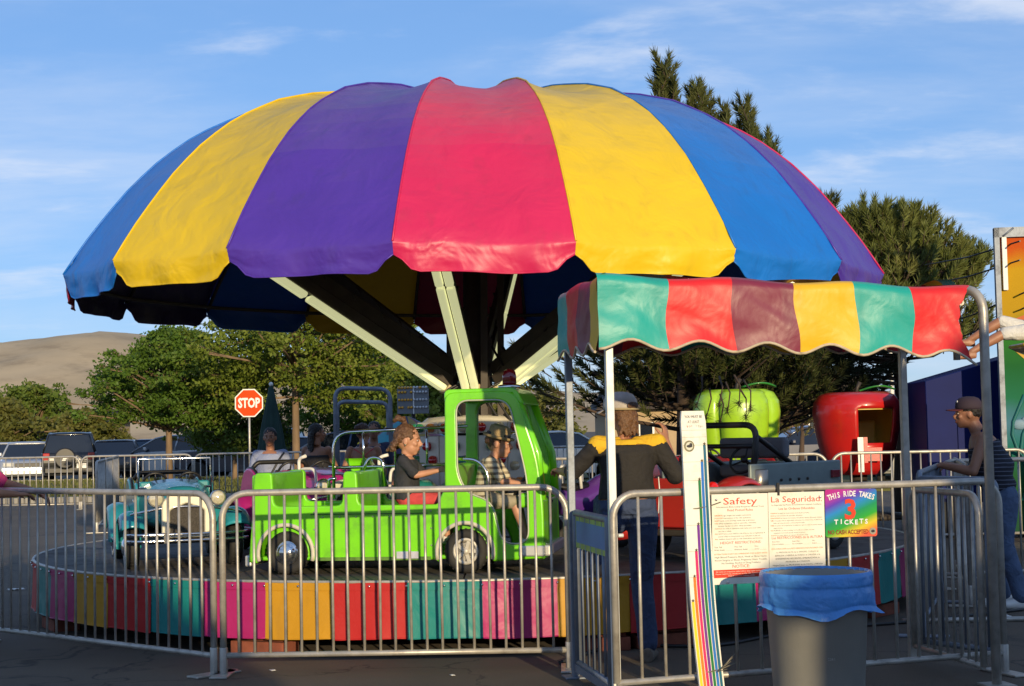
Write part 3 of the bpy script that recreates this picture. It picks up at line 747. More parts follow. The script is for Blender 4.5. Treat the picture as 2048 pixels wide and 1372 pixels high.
def topfn(u, v):
    q = Vector((0, 0, 0)).lerp(Vector((WX-0.03, 0, 0)), u)+Vector((SX, DY, 0))*v
    return q+Vector((0, 0, HT-0.075*u*(1-v)-0.05*math.sin(u*math.pi)*math.sin(v*math.pi)+0.012*math.sin(u*14)))
cols = 'TRUYTR'
for i in range(6):
    b = MB(); b.grid(lambda u, v, i=i: topfn((i+u)/6, v), 8, 10); b.build('roof_panel', AW[cols[i]], aw, fixn=False)

# ------------------------------------------------------------------ signs on the queue barrier
def along_q(px, py, off=0.03):
    """point on the barrier plane seen at that pixel, and the plane's rotation"""
    a, c = Vector((*qA, 0)), Vector((*qB, 0)); d = (c-a).normalized(); nrm = Vector((d.y, -d.x, 0))
    o = Vector((0, 0, CAMZ)); r_ = ray(px, py); k = (a+nrm*off-o).dot(nrm)/r_.dot(nrm)
    return o+r_*k
QROT = math.atan2(qB[1]-qA[1], qB[0]-qA[0])
def sign_frame(name, label, cat, px, py, off, roll=0.0, rx=0.0):
    t = thing(name, label, cat, along_q(px, py, off), QROT); t.rotation_euler = (rx, roll, QROT); return t
def upright(me, x, y, z): return Matrix.Translation((x, y, z)) @ XZ
m_signw = mat('sign_cream', (0.80, 0.77, 0.66), 0.35, 0, 0.04, 3, dirt=(0.5, 0.45, 0.3), dirt_amt=0.4, dscale=6)
m_ink = mat('print_black', (0.03, 0.03, 0.035), 0.5, 0, 0.0); m_red = mat('print_red', (0.62, 0.045, 0.015), 0.45, 0, 0.0); m_orange = mat('print_orange', (0.72, 0.16, 0.02), 0.45, 0, 0.0)
def letters(parent, items, m, y, name='lettering'):
    L_ = []
    for (txt, x, z, size, width, al) in items:
        L_.append((text_mesh(txt, size, width, al), Matrix.Translation((x, y, z)) @ XZ))
    o = merge_meshes(L_).build(name, m, parent, fixn=False)
    if len(items) > 1: o['kind'] = 'stuff'
    return o
# safety board (two halves of one board)
sg = sign_frame('safety_sign', 'bilingual safety rules sign hung on the queue barrier behind the bin', 'sign', 1426, 1170, 0.036, R(0.6))
SW, SH = 0.275, 0.49; sg.scale = (1.25, 1, 1)
b = MB(); b.box((SW/2, 0, SH/2), (SW, 0.004, SH)); bo = b.build('english_board', m_signw, sg, bevel=0.001)
b = MB(); b.box((SW*1.5+0.004, -0.003, SH/2+0.012), (SW+0.006, 0.004, SH-0.02)); bo2 = b.build('spanish_board', m_signw, sg, bevel=0.001)
b = MB(); b.box((SW/2, -0.003, 0.058), (SW-0.004, 0.002, 0.043)); b.build('red_band', m_red, bo)
y1, y2 = -0.0027, -0.0057
letters(bo, [('Safety', SW/2, SH-0.057, 0.052, 0.165, 'CENTER'), ('Read Posted Rules', SW/2, SH-0.094, 0.018, 0.125, 'CENTER'), ('HEIGHT RESTRICTIONS:', SW/2, 0.218, 0.02, 0.20, 'CENTER'), ('NOTICE:', SW*0.5, 0.088, 0.024, 0.085, 'CENTER')], m_red, y1)
eng = ['OBSERVE age, height and weight restrictions.', 'FOLLOW instructions of the ride operators.', 'KEEP hands, arms and legs inside ride at all times.', 'USE safety equipment, such as seat belts, restraints,', '      harness, lap bar or other safety provided.', 'WATCH the ride in operation and make sure your child', '      can ride it safely.', 'DO NOT force your child to ride if he or she is frightened. A', '      scared child on the ground may well panic in the air.', 'ALL children must be able to ride themselves and sit alone.']
it, io = [], []
for i, s in enumerate(eng):
    z = SH-0.120-i*0.0142
    it.append((s, 0.012, z, 0.0098, None, 'LEFT'))
    w0 = s.split(' ')[0]
    if w0: io.append((w0, 0.012, z, 0.0098, None, 'LEFT'))
it += [('Amusement Ride Safety Requires Mutual Trust', SW/2, SH-0.074, 0.0105, 0.235, 'CENTER')]
for i, (x, s1, s2) in enumerate(((0.008, 'This Tall', 'With Adult ______'), (0.105, 'This Tall', 'Without Adult ______'), (0.205, 'Not', 'Over ______'))):
    it += [(s1, x, 0.198, 0.011, None, 'LEFT'), (s2, x, 0.183, 0.011, None, 'LEFT')]
for i, s in enumerate(('High Blood Pressure, Back, Neck or Bone Injury,', 'Recent Surgery or Illness, Pregnancy, Heart Trouble,', 'No Smoking, Alcohol or Drug Problems')): it.append((s, SW/2, 0.143-i*0.0165, 0.0125, 0.255 if i < 2 else 0.19, 'CENTER'))
letters(bo, it, m_ink, y1)
io.append(('ATTRACTION IS NOT RECOMMENDED FOR GUESTS WITH:', SW/2, 0.160, 0.011, 0.26, 'CENTER'))
letters(bo, io, m_orange, y1-0.0006, 'orange_lettering')
letters(bo, [('All rides are inspected daily before they open to the public', SW/2, 0.066-0.0, 0.009, 0.25, 'CENTER'), ('Please report any unsafe act to the ride operator at once', SW/2, 0.054, 0.009, 0.25, 'CENTER'), ('Thank you for riding safely', SW/2, 0.042, 0.009, 0.13, 'CENTER')], m_signw, -0.0045, 'band_lettering')
X0 = SW+0.004
letters(bo2, [('La Seguridad.', X0+SW/2, SH-0.052, 0.046, 0.255, 'CENTER'), ('Lea las Ordenes Difundidas', X0+SW/2, SH-0.094, 0.018, 0.18, 'CENTER'), ('Las RESTRICCIONES de la ALTURA', X0+SW/2, 0.236, 0.019, 0.255, 'CENTER')], m_red, y2)
esp = ['OBSERVE la edad, las restricciones de la altura y el peso.', 'SIGA las instrucciones del operador del paseo.', 'MANTENGA las manos, los brazos y las piernas dentro del paseo siempre.', 'USE el equipo de la seguridad, tal como los cinturones, la barra de', '      falda, tal como el arnes u otra proporcionada.', 'MIRE el paseo en la operacion y asegurese que su nino lo puede montar', '      seguramente.', 'NO FUERCE a su nino a montar si el o ella se asustan. Un nino', '      espantado en el suelo puede entrar en panico.', 'TODOS los ninos deben ser capaces de montar solos.']
it, io = [('La Seguridad del Paseo de la Diversion requiere Confianza', X0+SW/2, SH-0.071, 0.0105, 0.25, 'CENTER')], []
for i, s in enumerate(esp):
    z = SH-0.116-i*0.0135
    it.append((s, X0+0.006, z, 0.0085, 0.26 if len(s) > 62 else None, 'LEFT' if len(s) <= 62 else 'LEFT')); w0 = s.split(' ')[0]
    if w0: io.append((w0, X0+0.006, z, 0.0085, None, 'LEFT'))
for i, (x, s1, s2) in enumerate(((0.012, 'Este Alto', 'Con el Adulto ______'), (0.112, 'Este Alto', 'Sin el Adulto ______'), (0.212, 'No', 'Sobre _____'))):
    it += [(s1, X0+x, 0.218, 0.010, None, 'LEFT'), (s2, X0+x, 0.204, 0.010, None, 'LEFT')]
for i, s in enumerate(('La PRESION ALTA de la SANGRE, CUELLO de', 'ESPALDA o HERIDA de HUESO, la CIRUGIA o la', 'ENFERMEDAD RECIENTES, EMBARAZADA, la', 'PROBLEMA de CORAZON', 'Ningun Fumar, los PROBLEMAS de ALCOHOL o DROGA')):
    it.append((s, X0+SW/2, 0.158-i*0.0175, 0.0115, (0.21, 0.225, 0.22, 0.12, 0.25)[i], 'CENTER'))
letters(bo2, it, m_ink, y2)
io.append(('ESTA ATRACCION no es RECOMENDADO PARA ALGUNOS CON:', X0+SW/2, 0.178, 0.011, 0.258, 'CENTER')); letters(bo2, io, m_orange, y2-0.0006, 'orange_lettering')
b = MB(); b.box((0.327, 0.0, SH+0.02), (0.012, 0.012, 0.07)); b.build('hanging_strap', m_black, sg)
b = MB()
for x, z in ((0.07, 0.012), (0.02, SH-0.03), (0.535, SH-0.03)): b.sphere((x, -0.008, z), 0.006, 8, 6)
b.build('screw', m_chrome, sg)

# ticket sign with a rainbow print
tk = sign_frame('ticket_sign', 'rainbow sign reading THIS RIDE TAKES 3 TICKETS on the queue barrier', 'sign', 1651, 1075, 0.030, R(1.0))
TW = 0.262; TH = 0.235; tk.scale = (1.27, 1, 1.14)
m_rb = bpy.data.materials.new('rainbow_print'); m_rb.use_nodes = True
N, L = m_rb.node_tree.nodes, m_rb.node_tree.links
tcn = N.new('ShaderNodeTexCoord'); sx = N.new('ShaderNodeSeparateXYZ'); L.new(tcn.outputs['Object'], sx.inputs[0])
ma = N.new('ShaderNodeMath'); ma.operation = 'MULTIPLY_ADD'; L.new(sx.outputs[2], ma.inputs[0]); ma.inputs[1].default_value = -3.3; ma.inputs[2].default_value = 0.72
mb_ = N.new('ShaderNodeMath'); mb_.operation = 'MULTIPLY_ADD'; L.new(sx.outputs[0], mb_.inputs[0]); mb_.inputs[1].default_value = 1.5; L.new(ma.outputs[0], mb_.inputs[2])
cr = N.new('ShaderNodeValToRGB'); e = cr.color_ramp.elements; e[0].position = 0.0; e[0].color = (0.42, 0.02, 0.22, 1); e[1].position = 1.0; e[1].color = (0.72, 0.10, 0.05, 1)
for pos, c in ((0.12, (0.40, 0.03, 0.30)), (0.26, (0.10, 0.04, 0.42)), (0.40, (0.02, 0.22, 0.55)), (0.55, (0.01, 0.26, 0.10)), (0.70, (0.03, 0.35, 0.03)), (0.84, (0.62, 0.50, 0.03))):
    q = e.new(pos); q.color = (*c, 1)
L.new(mb_.outputs[0], cr.inputs[0]); bs = N['Principled BSDF']; L.new(cr.outputs[0], bs.inputs['Base Color']); bs.inputs['Roughness'].default_value = 0.35
me = shape2d([round_poly([(0, 0), (TW, 0), (TW, TH), (0, TH)], 0.014)], 0.004)
for v in me.vertices: v.co = (v.co.x, -v.co.z, v.co.y)
tb = meshobj('rainbow_board', me, m_rb, tk)
m_letw = mat('print_silver_white', (0.74, 0.74, 0.76), 0.4, 0, 0.0)
it = []
arc = 'THIS RIDE TAKES'
for i, ch in enumerate(arc):
    if ch == ' ': continue
    t = (i-7)/7.0; x = TW/2+t*0.108; z = 0.200-0.018*t*t
    it.append((text_mesh(ch, 0.038, None, 'CENTER', bold=0.001), Matrix.Translation((x, -0.0045, z)) @ XZ @ Matrix.Rotation(-t*0.30, 4, 'Z') @ Matrix.Diagonal((0.72, 1, 1, 1))))
for i, ch in enumerate('TICKETS'):
    it.append((text_mesh(ch, 0.032, None, 'CENTER', bold=0.001), Matrix.Translation((TW/2-0.078+i*0.0255, -0.0045, 0.060+(0.003 if i % 2 else 0)+0.0035*abs(i-3)/3)) @ XZ))
merge_meshes(it).build('white_lettering', m_letw, tb, fixn=False)['kind'] = 'stuff'
b = merge_meshes([(text_mesh('3', 0.135, None, 'CENTER', bold=0.004), Matrix.Translation((TW/2-0.005, -0.0045, 0.090)) @ XZ)]); b.build('number', m_red, tb, fixn=False)
m_dred = mat('print_dark_red', (0.24, 0.012, 0.02), 0.4, 0, 0.0)
b = merge_meshes([(text_mesh('NO CASH ACCEPTED', 0.030, 0.205, 'LEFT', bold=0.0006), Matrix.Translation((0.010, -0.0045, 0.014)) @ XZ)]); b.build('red_lettering', m_dred, tb, fixn=False)
b = MB(); b.lathe([(0.017, 0), (0.017, 0.001)], 20, M=Matrix.Translation((TW-0.024, -0.0045, 0.026)) @ Matrix.Rotation(R(90), 4, 'X')); em = b.build('round_emblem', mat('emblem_grey', (0.30, 0.28, 0.22), 0.5), tb)
b = MB(); b.sphere((TW-0.024, -0.006, 0.026), (0.010, 0.001, 0.007), 10, 6); b.build('emblem_bird', m_ink, em)

# height board: long plank, slightly bowed, with seven coloured stripes ending in stars
hb = sign_frame('height_board', 'tall white height measuring board with rainbow stripes and stars wired to the barrier', 'sign', 1380, 822, 0.045)
hb_top = along_q(1380, 822, 0.045); hb.location = (hb_top.x, hb_top.y, 0.0)
HZ = hb_top.z; HW = 0.148
def bow(z):     # sideways and forward drift of the plank's centre line, top -> bottom
    t = 1-z/HZ
    return (0.012+0.015*t+0.075*max(0, t-0.25)**1.35, -0.012*math.sin(t*7)-0.02*t)
m_hb = mat('white_plank', (0.80, 0.79, 0.72), 0.38, 0, 0.05, 5, dirt=(0.45, 0.36, 0.22), dirt_amt=0.5, dscale=8)
b = MB(); n = 26
rings = []
vs, fs = [], []
for i in range(n+1):
    z = HZ*i/n; dx, dy = bow(z)
    c_ = 0.008 if i == n else 0
    for x, y in ((-HW/2+c_, 0.008), (-HW/2+c_, -0.008), (HW/2-c_, -0.008), (HW/2-c_, 0.008)): vs.append((x+dx, y+dy, z))
for i in range(n):
    for j in range(4): fs.append((i*4+j, i*4+(j+1) % 4, i*4+4+(j+1) % 4, i*4+4+j))
fs += [(0, 1, 2, 3), (n*4, n*4+1, n*4+2, n*4+3)]
b.add(vs, fs); hp = b.build('plank', m_hb, hb)
stripes = [('yellow', (0.78, 0.60, 0.03), 0.53), ('orange', (0.75, 0.20, 0.02), 0.66), ('crimson', (0.60, 0.02, 0.14), 0.80), ('violet', (0.16, 0.03, 0.28), 0.94), ('green', (0.01, 0.18, 0.05), 1.18), ('blue', (0.02, 0.16, 0.55), 1.28), ('teal', (0.01, 0.12, 0.20), 1.37)]
star = [((0.011 if i % 2 == 0 else 0.0045)*math.sin(i*math.pi/5), (0.011 if i % 2 == 0 else 0.0045)*math.cos(i*math.pi/5)) for i in range(10)]
sk = HZ/1.555
for i, (nm, c, zt_) in enumerate(stripes):
    zt_ *= sk; b = MB(); xo = -HW/2+0.012+i*0.0198
    vs, fs = [], []; k = 22
    w_ = 0.0078
    for j in range(k+1):
        z = zt_*j/k; dx, dy = bow(z); vs += [(xo-w_+dx, dy-0.0095, z), (xo+w_+dx, dy-0.0095, z)]
    for j in range(k): fs.append((2*j, 2*j+1, 2*j+3, 2*j+2))
    b.add(vs, fs); so = b.build('stripe', mat('stripe_'+nm, c, 0.4, 0, 0.05), hp, fixn=False)
    dx, dy = bow(zt_); b = MB(); b.add([(xo+dx+p[0], dy-0.011, zt_+0.006+p[1]) for p in star], [tuple(range(10))]); b.build('star', mat('star_bronze', (0.10, 0.07, 0.03), 0.4, 0.3), so, fixn=False)
it = [('YOU MUST BE', 0, HZ-0.038, 0.021, 0.105, 'CENTER'), ('AT LEAST', 0, HZ-0.066, 0.021, 0.07, 'CENTER'), ('" TALL', 0.038, HZ-0.094, 0.021, 0.046, 'CENTER'), ('TO RIDE', -0.002, HZ-0.123, 0.021, 0.062, 'CENTER')]
dx, dy = bow(HZ-0.05)
letters(hp, [(t, x+dx+0.0, z, s, w, a_) for (t, x, z, s, w, a_) in it], mat('print_grey', (0.16, 0.16, 0.15), 0.5), dy-0.0105)
letters(hp, [('32"', -0.026+dx, HZ-0.094, 0.021, 0.034, 'CENTER'), ('48"', -0.028+dx, HZ-0.318, 0.014, 0.03, 'CENTER')], m_red, dy-0.0105, 'red_lettering')
b = MB()
for z in [HZ-0.104, HZ-0.142]+[z*sk for (_, _, z) in stripes]:
    dx, dy = bow(z); b.box((dx, dy-0.0088, z), (HW-0.004, 0.001, 0.0016))
b.build('ruled_line', mat('print_line_grey', (0.35, 0.34, 0.3), 0.5), hp)['kind'] = 'stuff'
dx, dy = bow(HZ-0.19)
b = MB(); b.lathe([(0.031, 0), (0.031, 0.001)], 24, M=Matrix.Translation((dx-0.034, dy-0.0088, HZ-0.19)) @ Matrix.Rotation(R(90), 4, 'X')); em = b.build('round_emblem', mat('emblem_olive', (0.22, 0.21, 0.12), 0.5, 0, 0.5, 60), hp)
b = MB(); b.lathe([(0.022, 0), (0.022, 0.001)], 24, M=Matrix.Translation((dx-0.034, dy-0.0102, HZ-0.19)) @ Matrix.Rotation(R(90), 4, 'X')); b.build('emblem_field', mat('emblem_pale', (0.62, 0.62, 0.5), 0.5), em)
b = MB(); b.sphere((dx-0.034, dy-0.0125, HZ-0.19), (0.018, 0.001, 0.008), 12, 6, M=Matrix.Identity(4)); b.sphere((dx-0.026, dy-0.0125, HZ-0.183), (0.009, 0.001, 0.010), 10, 6); b.build('emblem_bird', m_ink, em)
b = MB()
for z in (0.155, 1.03*sk):
    dx, dy = bow(z); b.tube([(dx-0.085, dy+0.01, z-0.005), (dx, dy-0.013, z), (dx+0.085, dy+0.0, z+0.012), (dx+0.17, dy+0.03, z+0.03)], 0.0035, 5)
dx, dy = bow(0.16)
for j in range(5): b.tube([(dx+0.03+0.01*j, dy-0.014, 0.15+0.006*j), (dx+0.09+0.012*j, dy-0.03, 0.165+0.02*j)], 0.0022, 4)
b.build('tie_wire', mat('tie_wire', (0.22, 0.2, 0.15), 0.5, 0.4), hb)

# ------------------------------------------------------------------ bin with a blue bag
bn = thing('trash_can', 'grey plastic trash can lined with a blue bag before the signs', 'trash can', P(1631, 1140, 8.28).xy.to_3d())
bz = P(1631, 1143, 8.28).z
m_bin = mat('grey_bin_plastic', (0.24, 0.235, 0.21), 0.5, 0, 0.08, 6, 0.08, 120, dirt=(0.28, 0.26, 0.22), dirt_amt=0.35, dscale=14)
b = MB(); b.lathe([(0.0, 0.0), (0.215, 0.0), (0.225, 0.02), (0.262, bz-0.06), (0.275, bz-0.055), (0.275, bz-0.012), (0.268, bz-0.005), (0.255, bz-0.012), (0.245, bz-0.1), (0.21, 0.03), (0, 0.03)], 48)
b.build('bin_body', m_bin, bn)
m_bag = mat('blue_bag', (0.10, 0.36, 0.85), 0.33, 0, 0.10, 6, wrinkle=0.35, wscale=10, transl=0.22, tcol=(0.06, 0.34, 0.85), spec=0.5)
bag = MB(); NU = 96
def bagfn(u, v):
    a = u*2*math.pi
    # inside up, over the rim, outside down
    prof_ = [(0.235, bz-0.30), (0.25, bz-0.12), (0.262, bz-0.02), (0.270, bz+0.004), (0.279, bz+0.006), (0.287, bz-0.01), (0.287, bz-0.055), (0.283, bz-0.065), (0.290, bz-0.10), (0.288, bz-0.15), (0.283, bz-0.165), (0.290, bz-0.178), (0.296, bz-0.192)]
    k = v*(len(prof_)-1); i = min(int(k), len(prof_)-2); t = k-i
    r_ = prof_[i][0]*(1-t)+prof_[i+1][0]*t; z = prof_[i][1]*(1-t)+prof_[i+1][1]*t
    out = max(0, (v-0.55)/0.45)
    pl = 0.5+0.5*math.sin(a*2+1)
    r_ += out*(0.006*math.sin(a*23+z*40)*pl+0.010*mnoise.noise(Vector((math.cos(a)*4, math.sin(a)*4, z*9)))+0.004*math.sin(a*51))
    r_ += 0.045*math.exp(-((a-5.95)/0.16)**2)*out**2+0.02*math.exp(-((a-3.35)/0.2)**2)*out
    z += -0.02*out*math.sin(a*3+0.6)-0.012*out**2*math.sin(a*7)-0.03*math.exp(-((a-5.95)/0.2)**2)*out
    inn = max(0, (0.22-v)/0.22); r_ -= 0.006*math.sin(a*34+z*30)*(1 if v < 0.3 else 0)
    return Vector((r_*math.cos(a), r_*math.sin(a), z))
bag.grid(bagfn, NU, 40, wrap=True)
bag.build('bin_bag', m_bag, bn, fixn=False)
letters(bn, [('2261', 0.02, 0.30, 0.02, 0.035, 'CENTER')], mat('scuffed_print', (0.35, 0.34, 0.3), 0.6), -0.2495, 'stencilled_number')
# ------------------------------------------------------------------ toy vehicles on the deck (local x = forward, -y = outer side)
def wheel(parent, x, y, r, w, hubm, style='dome', white=False):
    T = Matrix.Translation((x, y, r)) @ Matrix.Rotation(R(90), 4, 'X')
    if y > 0: T = Matrix.Translation((x, y, r)) @ Matrix.Rotation(R(-90), 4, 'X')
    b = MB(); h = w/2
    b.lathe([(r*0.55, -h*0.8), (r*0.75, -h), (r*0.93, -h*0.9), (r, -h*0.55), (r, h*0.55), (r*0.93, h*0.9), (r*0.75, h), (r*0.60, h*0.92), (r*0.55, h*0.7)], 32)
    for j in range(28):
        a = 2*math.pi*j/28; b.box((r*math.cos(a), r*math.sin(a), 0), (0.008, 0.012, h*1.1), rz=a)
    wo = b.build('wheel', m_rubber, parent); wo.matrix_local = T
    b = MB()
    if style == 'dome': b.lathe([(r*0.58, h*0.75), (r*0.55, h*0.95), (r*0.45, h*0.98), (r*0.40, h*1.15), (r*0.25, h*1.4), (0.001, h*1.5)], 28)
    else:
        b.lathe([(r*0.60, h*0.7), (r*0.60, h*0.98), (r*0.48, h*1.0), (r*0.46, h*0.7), (0.001, h*0.7)], 28)
        for j in range(5):
            a = 2*math.pi*j/5; b.box((r*0.28*math.cos(a), r*0.28*math.sin(a), h*0.82), (r*0.42, r*0.16, h*0.2), rz=a)
        b.lathe([(r*0.16, h*0.8), (r*0.14, h*1.05), (0.001, h*1.08)], 16)
    b.build('hub', hubm, wo)
    if white:
        b = MB(); b.lathe([(r*0.62, h*0.99), (r*0.84, h*1.03), (r*0.84, h*1.0)], 32, caps=False); b.build('white_wall', m_white, wo)
    return wo
def steering(parent, x, y, z, r, tilt=60, m=None):
    b = MB(); T = Matrix.Translation((x, y, z)) @ Matrix.Rotation(R(-tilt), 4, 'Y')
    b.tube([(r*math.cos(a), r*math.sin(a), 0) for a in np.linspace(0, 2*math.pi, 24, endpoint=False)], 0.011, 7, closed=True, M=T)
    for a in (0, 2.1, 4.2): b.tube([(0, 0, -0.015), (r*math.cos(a), r*math.sin(a), 0)], 0.007, 6, M=T)
    b.tube([(0, 0, -0.25), (0, 0, 0.01)], 0.013, 7, M=T); b.lathe([(0.03, -0.01), (0.025, 0.012), (0.0, 0.015)], 12, M=T)
    return b.build('steering_wheel', m or m_black, parent)
def gloss(name, col, rough=0.28): return mat(name, col, rough, 0, 0.10, 3, 0.05, 30, coat=0.45, dirt=tuple(c*0.45+0.012 for c in lin(col)), dirt_amt=0.6, dscale=5)

# --- lime green truck
TH_T = -8.6
tr = thing('toy_truck', 'lime green toy truck with open seats and a tall cab carrying two children', 'toy truck', on_ride(TH_T, 2.85), R(TH_T)); tr.scale = (0.965, 0.965, 0.985)
m_lime = gloss('lime_fibreglass', (0.19, 0.66, 0.012))
def arc(cx, cz, r, a0, a1, n=12): return [(cx+r*math.cos(R(a0+(a1-a0)*i/n)), cz+r*math.sin(R(a0+(a1-a0)*i/n))) for i in range(n+1)]
outl = round_poly([(-1.08, 0.09), (-1.05, 0.40), (-1.03, 0.725), (-0.895, 0.725), (-0.885, 0.485), (-0.375, 0.485), (-0.365, 0.725), (-0.265, 0.725), (-0.255, 0.485), (0.360, 0.485)], [0.01, .05, .04, .03, .05, .05, .03, .03, .05, .05], 4)
outl += round_poly([(0.378, 0.60), (0.388, 1.262), (0.895, 1.268), (1.05, 0.80), (1.085, 0.46), (1.085, 0.085)], [0.0, .07, .10, .12, .1, .03], 6)[0:]
outl += [(0.73, 0.085)]+arc(0.517, 0.15, 0.205, -18, 198, 14)+[(0.30, 0.10), (-0.58, 0.10)]+arc(-0.80, 0.15, 0.205, -14, 194, 14)+[(-1.02, 0.085)]
door = round_poly([(0.472, 1.205), (0.85, 1.205), (0.975, 0.64), (0.975, 0.205), (0.785, 0.205), (0.72, 0.50), (0.54, 0.56), (0.472, 0.70)], [.09, .10, .12, .09, .09, .13, .10, .10], 6)
YS = 0.42
for s in (-1, 1):
    me = shape2d([outl, door], 0.05, 0.014, 2)
    for v in me.vertices: v.co = (v.co.x, s*YS-v.co.z*s, v.co.y)
    o = meshobj('side_wall', me, m_lime, tr)
    for p in me.polygons: p.use_smooth = False
    for ax_ in (0.517, -0.80):
        b = MB(); b.tube([(x, s*(YS+0.026), z) for x, z in arc(ax_, 0.15, 0.205, -14, 194, 20)], 0.012, 6, flat=1.3); b.build('arch_trim', mat('arch_trim', (0.55, 0.52, 0.42), 0.5, 0, 0.2), tr)
    b = MB(); b.tube([(x, s*(YS+0.024), z) for x, z in door], 0.007, 6, closed=True); b.build('door_trim', mat('trim_grey', (0.45, 0.47, 0.36), 0.5, 0.2, 0.1), tr)
def tb(name, c, size, m=None, bev=0.02): 
    b = MB(); b.box(c, size); return b.build(name, m or m_lime, tr, bevel=bev, seg=3)
tb('rear_wall', (-1.035, 0, 0.40), (0.05, 0.82, 0.62)); tb('seat_back', (-0.95, 0, 0.52), (0.10, 0.80, 0.40)); tb('seat_back', (-0.315, 0, 0.52), (0.085, 0.80, 0.40)); tb('seat_back', (0.425, 0, 0.54), (0.07, 0.78, 0.44))
tb('seat_bench', (-0.78, 0, 0.23), (0.30, 0.80, 0.22)); tb('seat_bench', (-0.14, 0, 0.23), (0.28, 0.80, 0.22)); tb('seat_bench', (0.56, 0, 0.28), (0.22, 0.78, 0.26))
tb('floor', (0.0, 0, 0.115), (2.05, 0.80, 0.03)); tb('front_panel', (1.055, 0, 0.30), (0.05, 0.82, 0.42)); tb('dashboard', (0.97, 0, 0.50), (0.14, 0.78, 0.10))
b = MB()
prof_roof = round_poly([(0.378, 1.20), (0.378, 1.285), (0.90, 1.29), (0.96, 1.17)], [0, .06, .09, 0], 6)
b.prism(prof_roof+[(0.90, 1.17), (0.87, 1.245), (0.425, 1.24), (0.42, 1.20)], -YS+0.01, YS-0.01); b.build('roof', m_lime, tr, bevel=0.012)
for s in (-1, 1):
    b = MB(); b.tube([(0.915, s*0.385, 1.19), (1.045, s*0.385, 0.82), (1.07, s*0.385, 0.50)], 0.03, 8); b.build('windshield_post', m_lime, tr)
b = MB(); b.box((1.10, 0, 0.155), (0.05, 0.86, 0.075)); b.box((1.0, -YS-0.035, 0.155), (0.19, 0.03, 0.075)); b.build('front_bumper', mat('silver_bumper', (0.62, 0.62, 0.60), 0.35, 0.5, 0.1), tr, bevel=0.012)
b = MB(); b.box((-1.09, 0, 0.10), (0.05, 0.84, 0.08)); b.build('rear_bumper', mat('silver_bumper', (0.6, 0.6, 0.6)), tr, bevel=0.012)
b = MB(); b.box((0.10, -YS-0.028, 0.135), (0.16, 0.012, 0.05)); b.build('step_plate', mat('pale_plate', (0.62, 0.62, 0.70), 0.35, 0.3, 0.2, 20), tr, bevel=0.003)
m_hubw = mat('white_hub', (0.55, 0.52, 0.45), 0.45, 0.2, 0.2, 20)
for y in (-YS+0.055, YS-0.055):
    wheel(tr, 0.517, y, 0.155, 0.12, m_hubw, 'spoke'); wheel(tr, -0.80, y, 0.155, 0.12, m_chrome, 'dome')
# chrome hand rails along the inner side and the boy's lap rail
b = MB(); yr = 0.40
b.tube(round_path([(-0.66, yr, 0.50), (-0.66, yr, 1.0), (0.40, yr, 1.03)], 0.14, 6), 0.013, 8); b.tube([(-0.66, yr, 0.735), (0.40, yr, 0.745)], 0.012, 8)
for x in (-0.42, -0.17, 0.08): b.tube([(x, yr, 0.735), (x, yr, 1.01)], 0.010, 7)
b.build('hand_rail', m_chrome, tr)
b = MB(); b.tube(round_path([(0.44, -YS+0.02, 0.80), (0.61, -YS+0.02, 0.79), (0.685, -YS+0.02, 0.70), (0.69, -YS+0.02, 0.47)], 0.10, 6), 0.012, 8); b.build('lap_rail', m_chrome, tr)
b = MB(); b.tube(round_path([(-0.36, 0.1, 0.70), (-0.30, 0.1, 0.82), (-0.20, 0.1, 0.80), (-0.18, 0.1, 0.60)], 0.06), 0.012, 8); b.tube(round_path([(-0.62, 0.1, 0.50), (-0.62, 0.1, 0.66), (-0.56, 0.1, 0.66)], 0.05), 0.012, 8); b.build('grab_hoop', m_chrome, tr)
b = MB(); T = Matrix.Translation((0.80, -0.05, 1.29)); b.lathe([(0.085, 0), (0.085, 0.025), (0.06, 0.03)], 20, M=T); bc = b.build('beacon_base', m_chrome, tr)
b = MB(); b.lathe([(0.052, 0.028), (0.052, 0.09), (0.044, 0.125), (0.02, 0.142), (0.001, 0.145)], 20, M=T); b.build('beacon_lens', mat('red_beacon', (0.22, 0.006, 0.008), 0.15, 0, 0.05, coat=0.6), bc)
steering(tr, 0.90, -0.10, 0.62, 0.13, 55)
m_tealp = gloss('teal_fibreglass', (0.02, 0.26, 0.24))
b = MB(); b.sphere((0.10, 0.02, 0.52), (0.16, 0.24, 0.13), 16, 10); b.build('steering_console', m_tealp, tr); steering(tr, -0.0, -0.04, 0.66, 0.10, 40)
b = MB(); b.sphere((0.03, 0.10, 0.60), (0.05, 0.10, 0.05), 12, 8); b.build('console_trim', V['Y'], tr)

